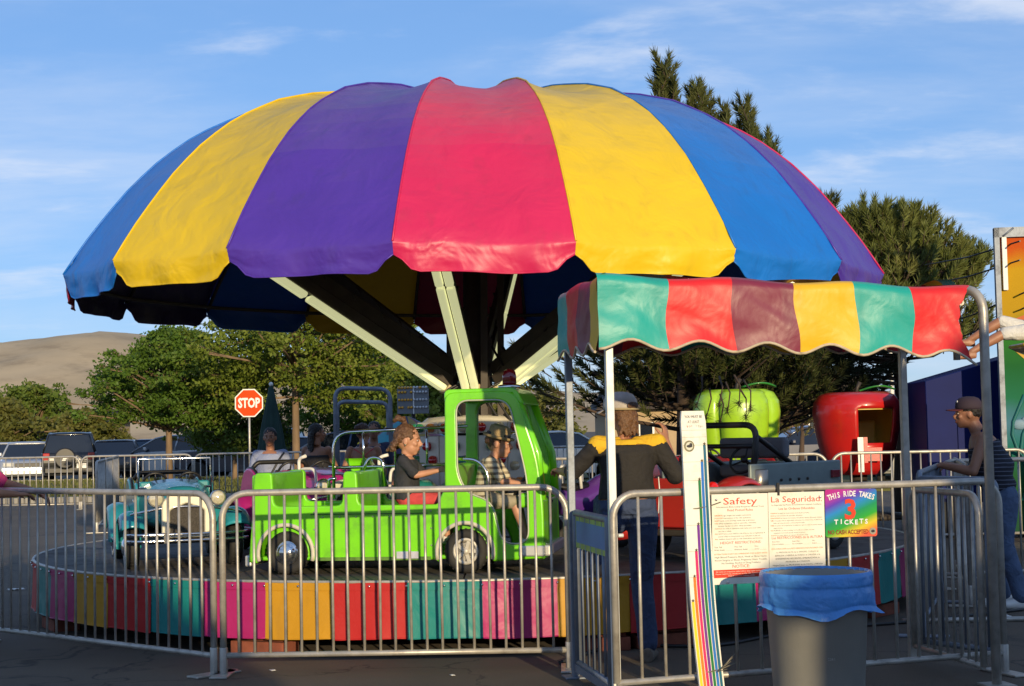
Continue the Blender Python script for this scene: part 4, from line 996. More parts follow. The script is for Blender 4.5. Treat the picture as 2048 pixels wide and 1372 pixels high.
# --- teal vintage car
def vintage(thet, rad, label, m_body, m_low, with_shield=True, group=None, turn=0, sc=1.0):
    t = thing('toy_vintage_car', label, 'toy car', on_ride(thet, rad), R(thet+turn), group); t.scale = (sc, sc, sc)
    def bx(name, c, s, m=m_body, bev=0.015):
        b = MB(); b.box(c, s); return b.build(name, m, t, bevel=bev, seg=3)
    # bonnet: lofted from radiator back to the cowl, then the tub
    b = MB(); rings = []
    for x, w, h, zc in ((0.84, 0.165, 0.17, 0.46), (0.55, 0.20, 0.18, 0.475), (0.25, 0.25, 0.195, 0.485), (0.05, 0.30, 0.21, 0.49)): rings.append(((x, 0, zc), (0, w, 0), (0, 0, h)))
    vs, n = [], 20
    for (c, A, B) in rings:
        for j in range(n):
            a = 2*math.pi*j/n; ca, sa = math.cos(a), math.sin(a)
            k = 1/max(abs(ca), abs(sa))**0.55          # squarish section
            vs.append(Vector(c)+Vector(A)*ca*k+Vector(B)*sa*k)
    fs = [(i*n+j, i*n+(j+1) % n, (i+1)*n+(j+1) % n, (i+1)*n+j) for i in range(3) for j in range(n)]+[tuple(range(n)), tuple(range(3*n, 4*n))]
    b.add(vs, fs, True); b.build('bonnet', m_body, t)
    side = round_poly([(0.06, 0.22), (0.06, 0.66), (-0.05, 0.68), (-0.15, 0.58), (-0.42, 0.56), (-0.58, 0.68), (-0.80, 0.70), (-0.93, 0.52), (-0.95, 0.22)], [0, .06, .05, .10, .10, .08, .1, .12, .03], 5)
    for s in (-1, 1):
        me = shape2d([side], 0.05, 0.016, 2)
        for v in me.vertices: v.co = (v.co.x, s*0.30-v.co.z*s, v.co.y)
        meshobj('body_side', me, m_body, t)
        b = MB(); b.tube([(x, s*0.30, z) for x, z in side[6:-8]], 0.014, 6); b.build('cockpit_edge', m_black, t)
    bx('cowl', (0.03, 0, 0.60), (0.08, 0.58, 0.16)); bx('tail', (-0.90, 0, 0.40), (0.10, 0.58, 0.36)); bx('seat', (-0.55, 0, 0.36), (0.30, 0.54, 0.16), m_black); bx('seat_back', (-0.74, 0, 0.50), (0.10, 0.54, 0.30), m_black, 0.04); bx('floor_pan', (-0.05, 0, 0.22), (1.75, 0.60, 0.04), m_black)
    # radiator
    me = shape2d([round_poly([(-0.20, 0.25), (0.20, 0.25), (0.20, 0.53), (0.13, 0.60), (0, 0.63), (-0.13, 0.60), (-0.20, 0.53)], .03), round_poly([(-0.135, 0.27), (0.135, 0.27), (0.135, 0.47), (0, 0.525), (-0.135, 0.47)], .02)], 0.07, 0.012, 2)
    for v in me.vertices: v.co = (0.88+v.co.z, v.co.x, v.co.y)
    rd = meshobj('radiator_shell', me, mat('cream_shell', (0.68, 0.64, 0.50), 0.3, 0.1, 0.06), t)
    b = MB(); b.box((0.885, 0, 0.39), (0.03, 0.27, 0.25)); b.build('radiator_mesh', mat('radiator_mesh', (0.05, 0.042, 0.035), 0.6, 0.3, 0.5, 90, 0.6, 120), rd)
    for s in (-1, 1):
        b = MB(); T = Matrix.Translation((0.90, s*0.245, 0.56)) @ Matrix.Rotation(R(90), 4, 'Y'); b.lathe([(0.02, -0.10), (0.05, -0.07), (0.064, 0.0), (0.068, 0.012), (0.060, 0.018)], 20, M=T); hl = b.build('headlight', m_chrome, t)
        b = MB(); b.lathe([(0.060, 0.014), (0.045, 0.026), (0.001, 0.033)], 20, M=T); b.build('lens', mat('headlight_lens', (0.72, 0.66, 0.48), 0.08, 0.3, 0.25, 60, coat=0.8), hl)
    b = MB(); b.tube(round_path([(0.86, -0.44, 0.44), (0.90, -0.2, 0.49), (0.91, 0, 0.50), (0.90, 0.2, 0.49), (0.86, 0.44, 0.44)], 0.1), 0.011, 8); b.build('headlight_bar', m_chrome, t)
    b = MB()
    for z in (0.285, 0.235): b.tube(round_path([(0.92, -0.48, z), (1.0, -0.40, z), (1.02, 0, z), (1.0, 0.40, z), (0.92, 0.48, z)], 0.1), 0.013, 8)
    for y in (-0.18, 0.18): b.box((1.02, y, 0.26), (0.03, 0.035, 0.085)); b.tube([(0.8, y, 0.26), (1.0, y, 0.26)], 0.015, 6)
    b.build('bumper', m_chrome, t)
    # fenders
    for sx, x0, nm in ((1, 0.62, 'front'), (-1, -0.62, 'rear')):
        for s in (-1, 1):
            b = MB(); r_ = 0.235 if nm == 'front' else 0.26
            a0, a1 = (35, 190) if nm == 'front' else (-5, 165)
            def fn(u, v, x0=x0, s=s, r_=r_, a0=a0, a1=a1):
                a = R(a0+(a1-a0)*u); q = (v-0.5)*2
                rr = r_+0.045*(1-q*q)-0.02*(abs(q) > 0.9)
                return Vector((x0+rr*math.cos(a)*1.08, s*(0.415+0.105*q), 0.185+rr*math.sin(a)))
            b.grid(fn, 24, 10); f = b.build('fender', m_low, t, fixn=False)
            md = f.modifiers.new('s', 'SOLIDIFY'); md.thickness = 0.012; md.offset = -1
            wheel(t, x0, s*0.41, 0.175, 0.11, m_chrome, 'dome', True)
    for s in (-1, 1):
        b = MB(); b.box((0, s*0.42, 0.20), (0.72, 0.17, 0.025)); b.build('running_board', m_low, t, bevel=0.008)
        b = MB(); b.tube([(0.05, s*0.335, 0.52), (-0.08, s*0.335, 0.52)], 0.012, 6); b.build('door_handle', m_chrome, t)
    if with_shield:
        b = MB(); b.tube([(0.10, -0.30, 0.56), (0.06, -0.30, 0.87), (0.06, 0.30, 0.87), (0.10, 0.30, 0.56)], 0.011, 8); b.tube([(0.095, -0.30, 0.63), (0.095, 0.30, 0.63)], 0.009, 6); b.build('windshield_frame', m_chrome, t)
    steering(t, -0.16, -0.14, 0.66, 0.10, 60); steering(t, -0.16, 0.15, 0.66, 0.10, 60)
    b = MB(); b.tube(round_path([(-0.78, -0.26, 0.68), (-0.76, -0.22, 0.74), (-0.76, 0.22, 0.74), (-0.78, 0.26, 0.68)], 0.08), 0.02, 8); b.build('folded_top', m_black, t)
    return t
m_tealc = gloss('turquoise_paint', (0.02, 0.24, 0.29)); m_teall = gloss('turquoise_fender', (0.025, 0.28, 0.35))
vintage(-55.5, 2.85, 'turquoise toy vintage car with chrome headlights and cream radiator', m_tealc, m_teall, turn=-16, sc=.93)
m_mag = gloss('magenta_fibreglass', (0.42, 0.02, 0.20))
vintage(-62, 1.55, 'magenta toy vintage car on the inner row behind the turquoise one', m_mag, m_mag, False)
vintage(128, 2.7, 'toy vintage car in deep red on the far side of the carousel', gloss('deep_red', (0.30, 0.015, 0.02)), m_black, False)

# --- red and grey jeep
TJ = 47
jp = thing('toy_jeep', 'red and grey toy jeep with black roll bar seen behind the queue signs', 'toy jeep', on_ride(TJ, 2.85), R(TJ))
m_jred = gloss('jeep_red', (0.42, 0.022, 0.018)); m_jgrey = mat('jeep_grey_panel', (0.22, 0.27, 0.26), 0.45, 0.2, 0.15, 6, dirt=(0.1, 0.1, 0.09), dirt_amt=0.5)
def jb(name, c, s, m, bev=0.012): 
    b = MB(); b.box(c, s); return b.build(name, m, jp, bevel=bev, seg=3)
jb('body_side', (0.18, -0.40, 0.56), (1.24, 0.03, 0.26), m_jgrey); jb('body_side', (0.18, 0.40, 0.56), (1.24, 0.03, 0.26), m_jgrey)
jb('tail_gate', (-0.86, 0, 0.42), (0.04, 0.60, 0.36), m_jred); jb('floor', (0, 0, 0.20), (1.7, 0.78, 0.05), m_dsteel); jb('hood', (0.68, 0, 0.56), (0.40, 0.70, 0.24), m_jgrey); jb('lower_body', (0.0, 0, 0.33), (1.66, 0.76, 0.22), m_jred)
jb('seat_back', (0.14, -0.05, 0.80), (0.08, 0.62, 0.16), mat('grey_seat', (0.13, 0.13, 0.145), 0.6, 0, 0.1), 0.03); jb('seat', (0.30, 0, 0.62), (0.28, 0.62, 0.10), mat('grey_seat', (0.1, 0.1, 0.1)), 0.03)
b = MB()
for i in range(4): b.sphere((-0.05+0.12*i, -0.42, 0.56), 0.012, 8, 5)
b.build('bolt', m_dsteel, jp)['kind'] = 'stuff'
jb('marker_light', (0.70, -0.425, 0.585), (0.11, 0.02, 0.06), mat('marker_red', (0.22, 0.02, 0.03), 0.15, 0, 0.1, coat=0.5), 0.004)
for s in (-1, 1):
    b = MB()
    def fn(u, v, s=s):
        a = R(200-200*u); q = (v-0.5)*2; rr = 0.29+0.05*(1-q*q)
        return Vector((-0.62+rr*1.15*math.cos(a), s*(0.42+0.10*q), 0.26+rr*math.sin(a)))
    b.grid(fn, 24, 8); f = b.build('fender', m_jred, jp, fixn=False); md = f.modifiers.new('s', 'SOLIDIFY'); md.thickness = 0.014
    b = MB(); b.tube([fn(i/24, 0.0) for i in range(25)], 0.011, 6); b.build('fender_edge', m_jgrey, f)
    wheel(jp, -0.60, s*0.40, 0.20, 0.14, m_hubw, 'spoke'); wheel(jp, 0.62, s*0.40, 0.17, 0.12, m_hubw, 'spoke')
    b = MB(); T = Matrix.Translation((-0.90, s*0.41, 0.53)) @ Matrix.Rotation(R(-90), 4, 'Y'); b.lathe([(0.05, 0), (0.05, 0.02), (0.042, 0.03), (0.001, 0.038)], 20, M=T); b.build('tail_light', mat('tail_red', (0.75, 0.015, 0.012), 0.12, 0, 0.0, coat=0.6), jp)
b = MB()
b.tube(round_path([(-0.30, -0.33, 0.55), (-0.22, -0.33, 0.98), (-0.22, 0.33, 0.98), (-0.30, 0.33, 0.55)], 0.12, 6), 0.024, 10); b.tube(round_path([(-0.25, -0.33, 0.90), (-0.12, -0.33, 0.84), (0.35, -0.33, 0.62)], 0.1), 0.021, 8); b.tube(round_path([(-0.25, 0.33, 0.90), (-0.12, 0.33, 0.84), (0.35, 0.33, 0.62)], 0.1), 0.021, 8); b.tube([(-0.25, -0.33, 0.82), (-0.25, 0.33, 0.82)], 0.018, 8)
b.build('roll_bar', m_black, jp)
steering(jp, -0.10, -0.12, 0.72, 0.12, 60)
b = MB(); b.lathe([(0.07, 0), (0.072, 0.22), (0.06, 0.23), (0.0, 0.23)], 20, M=Matrix.Translation((-0.32, -0.40, 0.42))); b.build('steel_canister', mat('canister', (0.36, 0.33, 0.28), 0.3, 0.8, 0.15), jp)
b = MB(); b.lathe([(0.02, 0), (0.05, 0.16), (0.012, 0.19)], 12, M=Matrix.Translation((-0.70, -0.1, 0.60))); b.lathe([(0.09, 0), (0.05, 0.09), (0.001, 0.10)], 14, M=Matrix.Translation((-0.74, -0.05, 0.57))); b.build('hood_ornament', m_chrome, jp)

# --- inner row of toy motorcycles
def bike(thet, rad, label, m1, m2):
    t = thing('toy_motorcycle', label, 'toy motorcycle', on_ride(thet, rad), R(thet), 'toy motorcycles on the inner row')
    for x in (-0.34, 0.36): wheel(t, x, 0.0, 0.15, 0.09, m_chrome, 'dome')
    b = MB(); b.loft([((-0.48, 0, 0.46), (0, 0.05, 0), (0, 0, 0.04)), ((-0.30, 0, 0.42), (0, 0.11, 0), (0, 0, 0.10)), ((-0.05, 0, 0.36), (0, 0.12, 0), (0, 0, 0.13)), ((0.15, 0, 0.42), (0, 0.12, 0), (0, 0, 0.17)), ((0.36, 0, 0.52), (0, 0.10, 0), (0, 0, 0.14)), ((0.48, 0, 0.52), (0, 0.04, 0), (0, 0, 0.06))], 18); b.build('body', m1, t)
    b = MB(); b.loft([((-0.38, 0, 0.53), (0, 0.06, 0), (0, 0, 0.03)), ((-0.15, 0, 0.50), (0, 0.10, 0), (0, 0, 0.04)), ((0.02, 0, 0.52), (0, 0.08, 0), (0, 0, 0.03))], 14); b.build('seat', m_black, t)
    b = MB(); b.grid(lambda u, v: Vector((0.36+0.10*math.cos((u-0.5)*2.6)-0.16*v, 0.15*math.sin((u-0.5)*2.6), 0.56+0.22*v)), 12, 6); f = b.build('fairing', m2, t); f.modifiers.new('s', 'SOLIDIFY').thickness = 0.012
    b = MB(); b.tube(round_path([(0.12, -0.22, 0.72), (0.24, -0.12, 0.70), (0.26, 0.12, 0.70), (0.12, 0.22, 0.72)], 0.06), 0.012, 8); b.tube([(0.25, 0, 0.70), (0.36, 0, 0.15)], 0.018, 8); b.build('handlebar', m_chrome, t)
    b = MB(); b.tube(round_path([(-0.42, 0, 0.45), (-0.44, 0, 0.78), (-0.36, 0, 0.80)], 0.06), 0.014, 8); b.tube(round_path([(-0.10, -0.13, 0.5), (-0.12, -0.13, 0.70), (-0.3, -0.13, 0.70), (-0.32, -0.13, 0.45)], 0.06), 0.013, 8); b.build('passenger_rail', m_white, t)
    return t
bike(-38, 1.75, 'magenta and green toy motorcycle behind the rear seats of the green truck', m_mag, m_lime)
bike(-12, 1.5, 'teal toy motorcycle on the inner row behind the green truck cab', m_tealp, m_tealp)
bike(34, 1.6, 'purple toy motorcycle on the inner row behind the operator', gloss('violet_fibreglass', (0.10, 0.03, 0.24)), m_tealp)

# rivets, seams and scuffed sill on the truck's outer side
b = MB()
for x in np.linspace(-0.52, 0.22, 7): b.sphere((x, -YS-0.026, 0.405), 0.007, 6, 4)
for z in (0.2, 0.32, 0.44): b.sphere((-0.585, -YS-0.026, z), 0.007, 6, 4); b.sphere((0.275, -YS-0.026, z), 0.007, 6, 4)
b.build('rivet', mat('rivet_steel', (0.35, 0.36, 0.30), 0.4, 0.6), tr)['kind'] = 'stuff'
b = MB(); b.box((-0.18, -YS-0.0255, 0.425), (0.86, 0.003, 0.006)); b.build('panel_seam', mat('seam_dark', (0.03, 0.10, 0.01), 0.7), tr)
b = MB(); b.box((-0.14, -YS-0.027, 0.112), (0.82, 0.006, 0.024)); b.build('scuffed_sill', mat('scuffed_sill', (0.10, 0.22, 0.03), 0.7, 0, 0.6, 18), tr)
# ------------------------------------------------------------------ people
SKIN = {'a': (0.40, 0.185, 0.105), 'b': (0.33, 0.15, 0.085), 'c': (0.50, 0.25, 0.155), 'd': (0.24, 0.11, 0.065)}
def skin(k): return mat('skin_'+k, SKIN[k], 0.5, 0, 0.10, 18, 0.05, 90, dirt=tuple(c*0.75 for c in SKIN[k]), dirt_amt=0.35, dscale=10)
def cloth(name, col, **kw):
    a = dict(rough=0.85, var=0.10, vscale=9, bump=0.12, bscale=220, wrinkle=0.55, wscale=9); a.update(kw); return mat(name, col, **a)
def lerp(a, b, t): return Vector(a).lerp(Vector(b), t)
def limb(mb, pts, rs, extra=0.0, n=12):
    pts = [Vector(p) for p in pts]
    P2, R2 = [], []
    for i in range(len(pts)-1):
        for k in range(5):
            t = k/5; P2.append(pts[i].lerp(pts[i+1], t)); s = t*t*(3-2*t) if False else t; R2.append(rs[i]*(1-s)+rs[i+1]*s+extra)
    P2.append(pts[-1]); R2.append(rs[-1]+extra)
    mb.tube(P2, R2, n)
    for p, r in zip(pts, rs): mb.sphere(p, (r+extra)*0.995, 12, 8)
def torso(mb, J, k, extra=0.0, lo=0.0, hi=1.0, fem=0.0):
    """elliptical sections from crotch to neck base"""
    pel, che, nek = Vector(J['pelvis']), Vector(J['chest']), Vector(J['neck'])
    hipv = (Vector(J['hipR'])-Vector(J['hipL'])).normalized(); shv = (Vector(J['shR'])-Vector(J['shL'])).normalized()
    secs = [(-0.10, 0.135, 0.095), (0.0, 0.168+0.012*fem, 0.118+0.01*fem), (0.12, 0.165, 0.112), (0.30, 0.142-0.012*fem+J.get('belly', 0)*0.5, 0.100+J.get('belly', 0)), (0.46, 0.148, 0.108+J.get('belly', 0)*0.6), (0.62, 0.165, 0.118+0.018*fem), (0.76, 0.172, 0.112+0.008*fem), (0.88, 0.155, 0.088), (0.96, 0.10, 0.066), (1.02, 0.062, 0.058)]
    rings = []
    for t, a, b in secs:
        if t < lo-1e-6 or t > hi+1e-6: continue
        c = (pel*(1-t)*(1-t)+che*2*t*(1-t)*1.0+nek*t*t) if t >= 0 else pel+(pel-che).normalized()*(-t)*(nek-pel).length*0.8
        w = hipv.lerp(shv, max(0, min(1, t))).normalized()
        up = ((che-pel)*(1-max(0, t))+(nek-che)*max(0, t)).normalized(); f = up.cross(w).normalized()
        rings.append((c, w*(a*k+extra), f*(b*k+extra)))
    mb.loft(rings, 20)
def head_mesh(mb, c, f, up, k, nose=True):
    f = Vector(f).normalized(); up = Vector(up); up = (up-f*up.dot(f)).normalized(); rt = f.cross(up)
    M = Matrix(((rt.x*k, f.x*k, up.x*k, c[0]), (rt.y*k, f.y*k, up.y*k, c[1]), (rt.z*k, f.z*k, up.z*k, c[2]), (0, 0, 0, 1)))
    mb.sphere((0, -0.012, 0.018), (0.076, 0.094, 0.098), 20, 14, M=M)                  # skull
    mb.sphere((0, 0.022, -0.045), (0.056, 0.064, 0.064), 16, 10, M=M)               # lower face
    mb.sphere((0, 0.052, -0.088), (0.028, 0.026, 0.022), 10, 8, M=M)                 # chin
    mb.sphere((0, 0.071, 0.026), (0.050, 0.016, 0.012), 12, 6, M=M)                   # brow
    for s in (-1, 1):
        mb.sphere((s*0.036, 0.060, -0.022), (0.024, 0.020, 0.020), 10, 8, M=M)       # cheek
        mb.sphere((s*0.078, -0.008, -0.008), (0.010, 0.020, 0.031), 10, 8, M=M)       # ear
    if nose:
        mb.tube([(0, 0.078, 0.018), (0, 0.094, -0.012), (0, 0.104, -0.026)], [0.009, 0.012, 0.0145], 8, M=M); mb.sphere((0, 0.096, -0.030), (0.019, 0.013, 0.010), 10, 6, M=M)
    mb.sphere((0, 0.082, -0.055), (0.023, 0.010, 0.006), 10, 6, M=M); mb.sphere((0, 0.080, -0.066), (0.020, 0.010, 0.007), 10, 6, M=M)
    return M
def face_bits(t, M, brow=(0.03, 0.02, 0.015)):
    b = MB()
    for s in (-1, 1): b.sphere((s*0.032, 0.0750, 0.004), (0.0115, 0.007, 0.0048), 10, 6, M=M)
    ey = b.build('eyes', mat('eye_white', (0.6, 0.57, 0.53), 0.25, 0, 0.0), t)
    b = MB()
    for s in (-1, 1): b.sphere((s*0.032, 0.0828, 0.004), (0.0058, 0.003, 0.0060), 8, 6, M=M)
    b.build('irises', mat('iris', (0.02, 0.012, 0.008), 0.15, 0, 0.0), ey)
    b = MB()
    for s in (-1, 1): b.tube([(s*0.016, 0.086, 0.022), (s*0.034, 0.084, 0.028), (s*0.050, 0.072, 0.022)], [0.002, 0.0028, 0.0012], 6, M=M)
    b.build('eyebrows', mat('brow_hair', brow, 0.8), t)
    b = MB(); b.sphere((0, 0.0885, -0.0605), (0.022, 0.006, 0.0075), 10, 6, M=M); b.build('lips', mat('lips', (0.27, 0.07, 0.055), 0.45), t)
def hand(mb, wrist, d, nrm, k=1.0, curl=0.5, thumb=1, spread=0.10):
    """d: direction of the fingers, nrm: back-of-hand normal"""
    d = Vector(d).normalized(); nrm = Vector(nrm); nrm = (nrm-d*nrm.dot(d)).normalized(); s = d.cross(nrm)
    w = Vector(wrist)
    mb.loft([(w-d*0.01*k, s*0.026*k, nrm*0.020*k), (w+d*0.03*k, s*0.034*k, nrm*0.018*k), (w+d*0.07*k, s*0.041*k, nrm*0.016*k), (w+d*0.095*k, s*0.038*k, nrm*0.012*k)], 12)
    for i, (o, l) in enumerate(((-0.031, 0.068), (-0.0105, 0.080), (0.0105, 0.075), (0.031, 0.058))):
        q = w+d*0.088*k+s*o*k; dd = (d+s*spread*o/0.03).normalized(); pts = [q]
        for j in range(3):
            a = curl*(0.35+0.55*j); v = dd*math.cos(a)-nrm*math.sin(a); q = q+v*l*k*(0.42, 0.33, 0.25)[j]; pts.append(q)
        mb.tube(pts, [0.0098*k, 0.0094*k, 0.0086*k, 0.0070*k], 8); mb.sphere(pts[-1], 0.0070*k, 8, 6)
    q = w+d*0.025*k-s*thumb*0.026*k; pts = [q]
    for v, l in (((d*0.6-s*thumb*0.75-nrm*0.25*curl), 0.040), ((d*0.85-s*thumb*0.35-nrm*0.45*curl), 0.032), ((d*0.9-nrm*0.6*curl), 0.024)):
        q = q+v.normalized()*l*k; pts.append(q)
    mb.tube(pts, [0.014*k, 0.0115*k, 0.010*k, 0.008*k], 8); mb.sphere(pts[-1], 0.008*k, 8, 6)
def stand(h, **ov):
    k = h/1.70
    J = dict(pelvis=(0, 0, .93), chest=(0, .005, 1.20), neck=(0, -.02, 1.43), head=(0, .015, 1.585), shR=(.165, -.01, 1.375), shL=(-.165, -.01, 1.375),
             elR=(.215, -.03, 1.10), elL=(-.215, -.03, 1.10), wrR=(.22, .06, .86), wrL=(-.22, .06, .86), hipR=(.085, 0, .89), hipL=(-.085, 0, .89),
             knR=(.095, .02, .49), knL=(-.095, .02, .49), anR=(.10, -.02, .085), anL=(-.10, -.02, .085), look=(0, 1, 0), up=(0, 0, 1), k=k)
    for q in list(J):
        if q not in ('look', 'up', 'k'): J[q] = tuple(c*k for c in J[q])
    J.update(ov); return J
def make_person(label, loc, rz, J, sk, top=None, bottom=None, shoes=None, sleeve=0.5, leg=1.0, group=None, hair=None, hairm=None, fem=0, vox=0.009, hands=(('R', None), ('L', None)), curl=0.5, feet=True, hat=None, hem=0.0, neckline=0.93, footdir=(0, 1, 0), face=True, name='person', legs=True, strap=False, headk=None):
    t = thing(name, label, 'person', loc, rz, group); k = J['k']; hk = (headk or k)
    b = MB(); torso(b, J, k, 0, fem=fem)
    for s in 'RL':
        limb(b, [J['sh'+s], lerp(J['sh'+s], J['el'+s], .35), J['el'+s], lerp(J['el'+s], J['wr'+s], .3), J['wr'+s]], [.052*k, .046*k, .038*k, .038*k, .025*k])
        d = Vector(J['wr'+s])-Vector(J['el'+s])
        hd = J.get('hd'+s, d); hn = J.get('hn'+s, (1 if s == 'R' else -1, 0, 0)); hand(b, J['wr'+s], hd, hn, k*0.98, J.get('curl'+s, curl), J.get('th'+s, 1 if s == 'R' else -1))
        if legs:
            limb(b, [J['hip'+s], lerp(J['hip'+s], J['kn'+s], .3), J['kn'+s], lerp(J['kn'+s], J['an'+s], .3), J['an'+s]], [.088*k, .080*k, .054*k, .055*k, .034*k])
            fd = Vector(J.get('foot'+s, footdir)).normalized(); a = Vector(J['an'+s])
            b.loft([(a-fd*.05*k+Vector((0, 0, -.04*k)), fd.cross((0, 0, 1))*.028*k, Vector((0, 0, .03*k))), (a+fd*.03*k+Vector((0, 0, -.04*k)), fd.cross((0, 0, 1))*.035*k, Vector((0, 0, .042*k))), (a+fd*.12*k+Vector((0, 0, -.055*k)), fd.cross((0, 0, 1))*.042*k, Vector((0, 0, .025*k))), (a+fd*.18*k+Vector((0, 0, -.062*k)), fd.cross((0, 0, 1))*.03*k, Vector((0, 0, .014*k)))], 12)
    b.tube([J['neck'], lerp(J['neck'], J['head'], .65)], [.056*k, .050*k*(hk/k)**.5], 14)
    HM = head_mesh(b, J['head'], J['look'], J['up'], hk)
    remesh(b, 'body', skin(sk), t, vox, 2)
    if face: face_bits(t, HM)
    if top:
        b = MB(); torso(b, J, k, .016*k, lo=hem, hi=neckline, fem=fem)
        if sleeve > 0:
            for s in 'RL':
                e = lerp(J['sh'+s], J['el'+s], min(1, sleeve)); pts = [J['sh'+s], e]; rs = [.064*k, .058*k]
                inn = Vector(J['neck']).lerp(Vector(J['sh'+s]), .35)+Vector((0, 0, -.05*k)); 
                limb(b, [inn, J['sh'+s]], [.060*k, .064*k])
                if sleeve > 1: pts = [J['sh'+s], J['el'+s], lerp(J['el'+s], J['wr'+s], sleeve-1)]; rs = [.064*k, .052*k, .042*k]
                limb(b, pts, rs)
        remesh(b, 'shirt', top, t, vox, 3, disp=0.006*k, dscale=9/k)
    if bottom and legs:
        b = MB(); torso(b, J, k, .012*k, lo=-0.2, hi=0.13, fem=fem)
        for s in 'RL':
            e = leg
            if e <= 1: pts = [J['hip'+s], lerp(J['hip'+s], J['kn'+s], e)]; rs = [.100*k, (.100-.030*e)*k]
            else: pts = [J['hip'+s], lerp(J['hip'+s], J['kn'+s], .4), J['kn'+s], lerp(J['kn'+s], J['an'+s], (e-1)*.5), lerp(J['kn'+s], J['an'+s], e-1)]; rs = [.100*k, .092*k, .070*k, .066*k, .062*k]
            limb(b, pts, rs)
        remesh(b, 'trousers' if leg > 1 else 'shorts', bottom, t, vox, 3, disp=0.007*k, dscale=8/k)
    if shoes and legs:
        for s in 'RL':
            fd = Vector(J.get('foot'+s, footdir)).normalized(); a = Vector(J['an'+s]); sd = fd.cross(Vector((0, 0, 1)))
            b = MB(); b.loft([(a-fd*.065*k+Vector((0, 0, -.045*k)), sd*.034*k, Vector((0, 0, .045*k))), (a+fd*.02*k+Vector((0, 0, -.040*k)), sd*.043*k, Vector((0, 0, .055*k))), (a+fd*.11*k+Vector((0, 0, -.052*k)), sd*.051*k, Vector((0, 0, .036*k))), (a+fd*.19*k+Vector((0, 0, -.060*k)), sd*.042*k, Vector((0, 0, .024*k))), (a+fd*.215*k+Vector((0, 0, -.066*k)), sd*.02*k, Vector((0, 0, .012*k)))], 14)
            remesh(b, 'shoe', shoes, t, vox*.8, 2)
    if hair:
        b = MB(); hair(b, HM, J, k); remesh(b, 'hair', hairm, t, vox*.8, 1, disp=0.008, dscale=60)
    if hat: hat(t, HM)
    return t, HM
def hairmat(name, col): return mat(name, col, 0.45, 0, 0.35, 60, 0.6, 160, spec=0.4)
def cap_hair(b, M, back=1.0):
    b.sphere((0, -0.024, 0.034), (0.084, 0.097, 0.093), 18, 12, M=M)
def hair_long(b, M, J, k, length=.30, w=.075):
    cap_hair(b, M)
    random.seed(5)
    for i in range(16):
        a = -1.25+2.5*i/15; x = math.sin(a)*w; y = -0.055-0.045*math.cos(a)
        L_ = length*(0.85+0.3*random.random())
        b.tube([(x*.8, y*.7, .06), (x*1.05, y*1.05, -.02), (x*1.15+random.uniform(-.012, .012), y*1.1, -L_*.5), (x*1.0+random.uniform(-.02, .02), y*1.15+random.uniform(-.015, .015), -L_)], [.022, .022, .018, .007], 7, M=M)
def hair_bun(b, M, J, k):
    cap_hair(b, M); b.sphere((0.0, -0.11, 0.05), (.042, .04, .042), 12, 8, M=M)
def hair_tail(b, M, J, k):
    cap_hair(b, M); b.tube([(0, -.09, .05), (0.01, -.14, .04), (.0, -.15, -.05), (.01, -.13, -.16)], [.02, .028, .025, .008], 8, M=M)

# woman in the pale blue T-shirt, facing the camera behind the ride
def at(px, Y): q = P(px, 880, Y); return Vector((q.x, q.y, 0))
J = stand(1.56, elR=(.235, -.05, 1.0), elL=(-.235, -.05, 1.0), wrR=(.235, .03, .79), wrL=(-.23, .03, .79), belly=.02)
wp = at(540, 18.4)
t, _ = make_person('woman in a pale blue T-shirt facing the camera behind the carousel', wp, R(180), J, 'b', cloth('pale_blue_jersey', (0.27, 0.31, 0.46)), cloth('dark_denim', (0.03, 0.04, 0.07)), m_black, 0.75, 1.95, hair=hair_tail, hairm=hairmat('dark_hair', (0.012, 0.009, 0.008)), fem=1)
b = MB(); b.tube([(-.17, .08, 1.28), (-.12, .135, 1.20), (-.02, .15, 1.02), (.12, .14, .86)], .012, 6); b.build('bag_strap', m_black, t)
# two women watching from behind, backs to the camera
J = stand(1.60, elR=(.20, .10, 1.06), wrR=(.10, .26, 1.02), elL=(-.22, .02, 1.05), wrL=(-.18, .12, .82), look=(0.75, 0.6, 0))
make_person('woman with long dark hair and dark strappy top seen from behind', at(634, 18.9), R(-25), J, 'b', cloth('charcoal_top', (0.02, 0.02, 0.024)), cloth('dark_denim', (0.03, 0.04, 0.07)), m_black, 0.0, 1.95, hair=lambda b, M, J, k: hair_long(b, M, J, k, .36), hairm=hairmat('dark_hair', (0.012, 0.009, 0.008)), fem=1, neckline=.84)
J = stand(1.59, elR=(.235, -.02, 1.04), wrR=(.20, .10, .83), elL=(-.235, -.02, 1.04), wrL=(-.20, .10, .83), look=(0.7, 0.6, -.1))
t, _ = make_person('woman with auburn hair and crossed coral straps seen from behind', at(727, 18.7), R(8), J, 'b', cloth('coral_top', (0.52, 0.05, 0.06)), cloth('blue_denim', (0.06, 0.09, 0.17)), m_white, 0.0, 1.95, hair=hair_bun, hairm=hairmat('auburn_hair', (0.06, 0.022, 0.012)), fem=1, neckline=.60)
b = MB(); b.tube([(-.13, -.10, 1.13), (0, -.125, 1.22), (.11, -.06, 1.30)], .007, 5); b.tube([(.13, -.10, 1.13), (0, -.125, 1.22), (-.11, -.06, 1.30)], .007, 5); b.build('straps', cloth('coral_top', (0.52, 0.05, 0.06)), t)
J = stand(1.62, look=(0.2, 1, 0)); make_person('dark-haired person standing behind the auburn-haired woman', at(748, 19.9), R(-170), J, 'd', cloth('navy_top', (0.02, 0.025, 0.06)), cloth('dark_denim', (0.03, 0.04, 0.07)), m_black, 0.7, 1.95, hair=hair_bun, hairm=hairmat('dark_hair', (0.012, 0.009, 0.008)), fem=1, vox=.012)
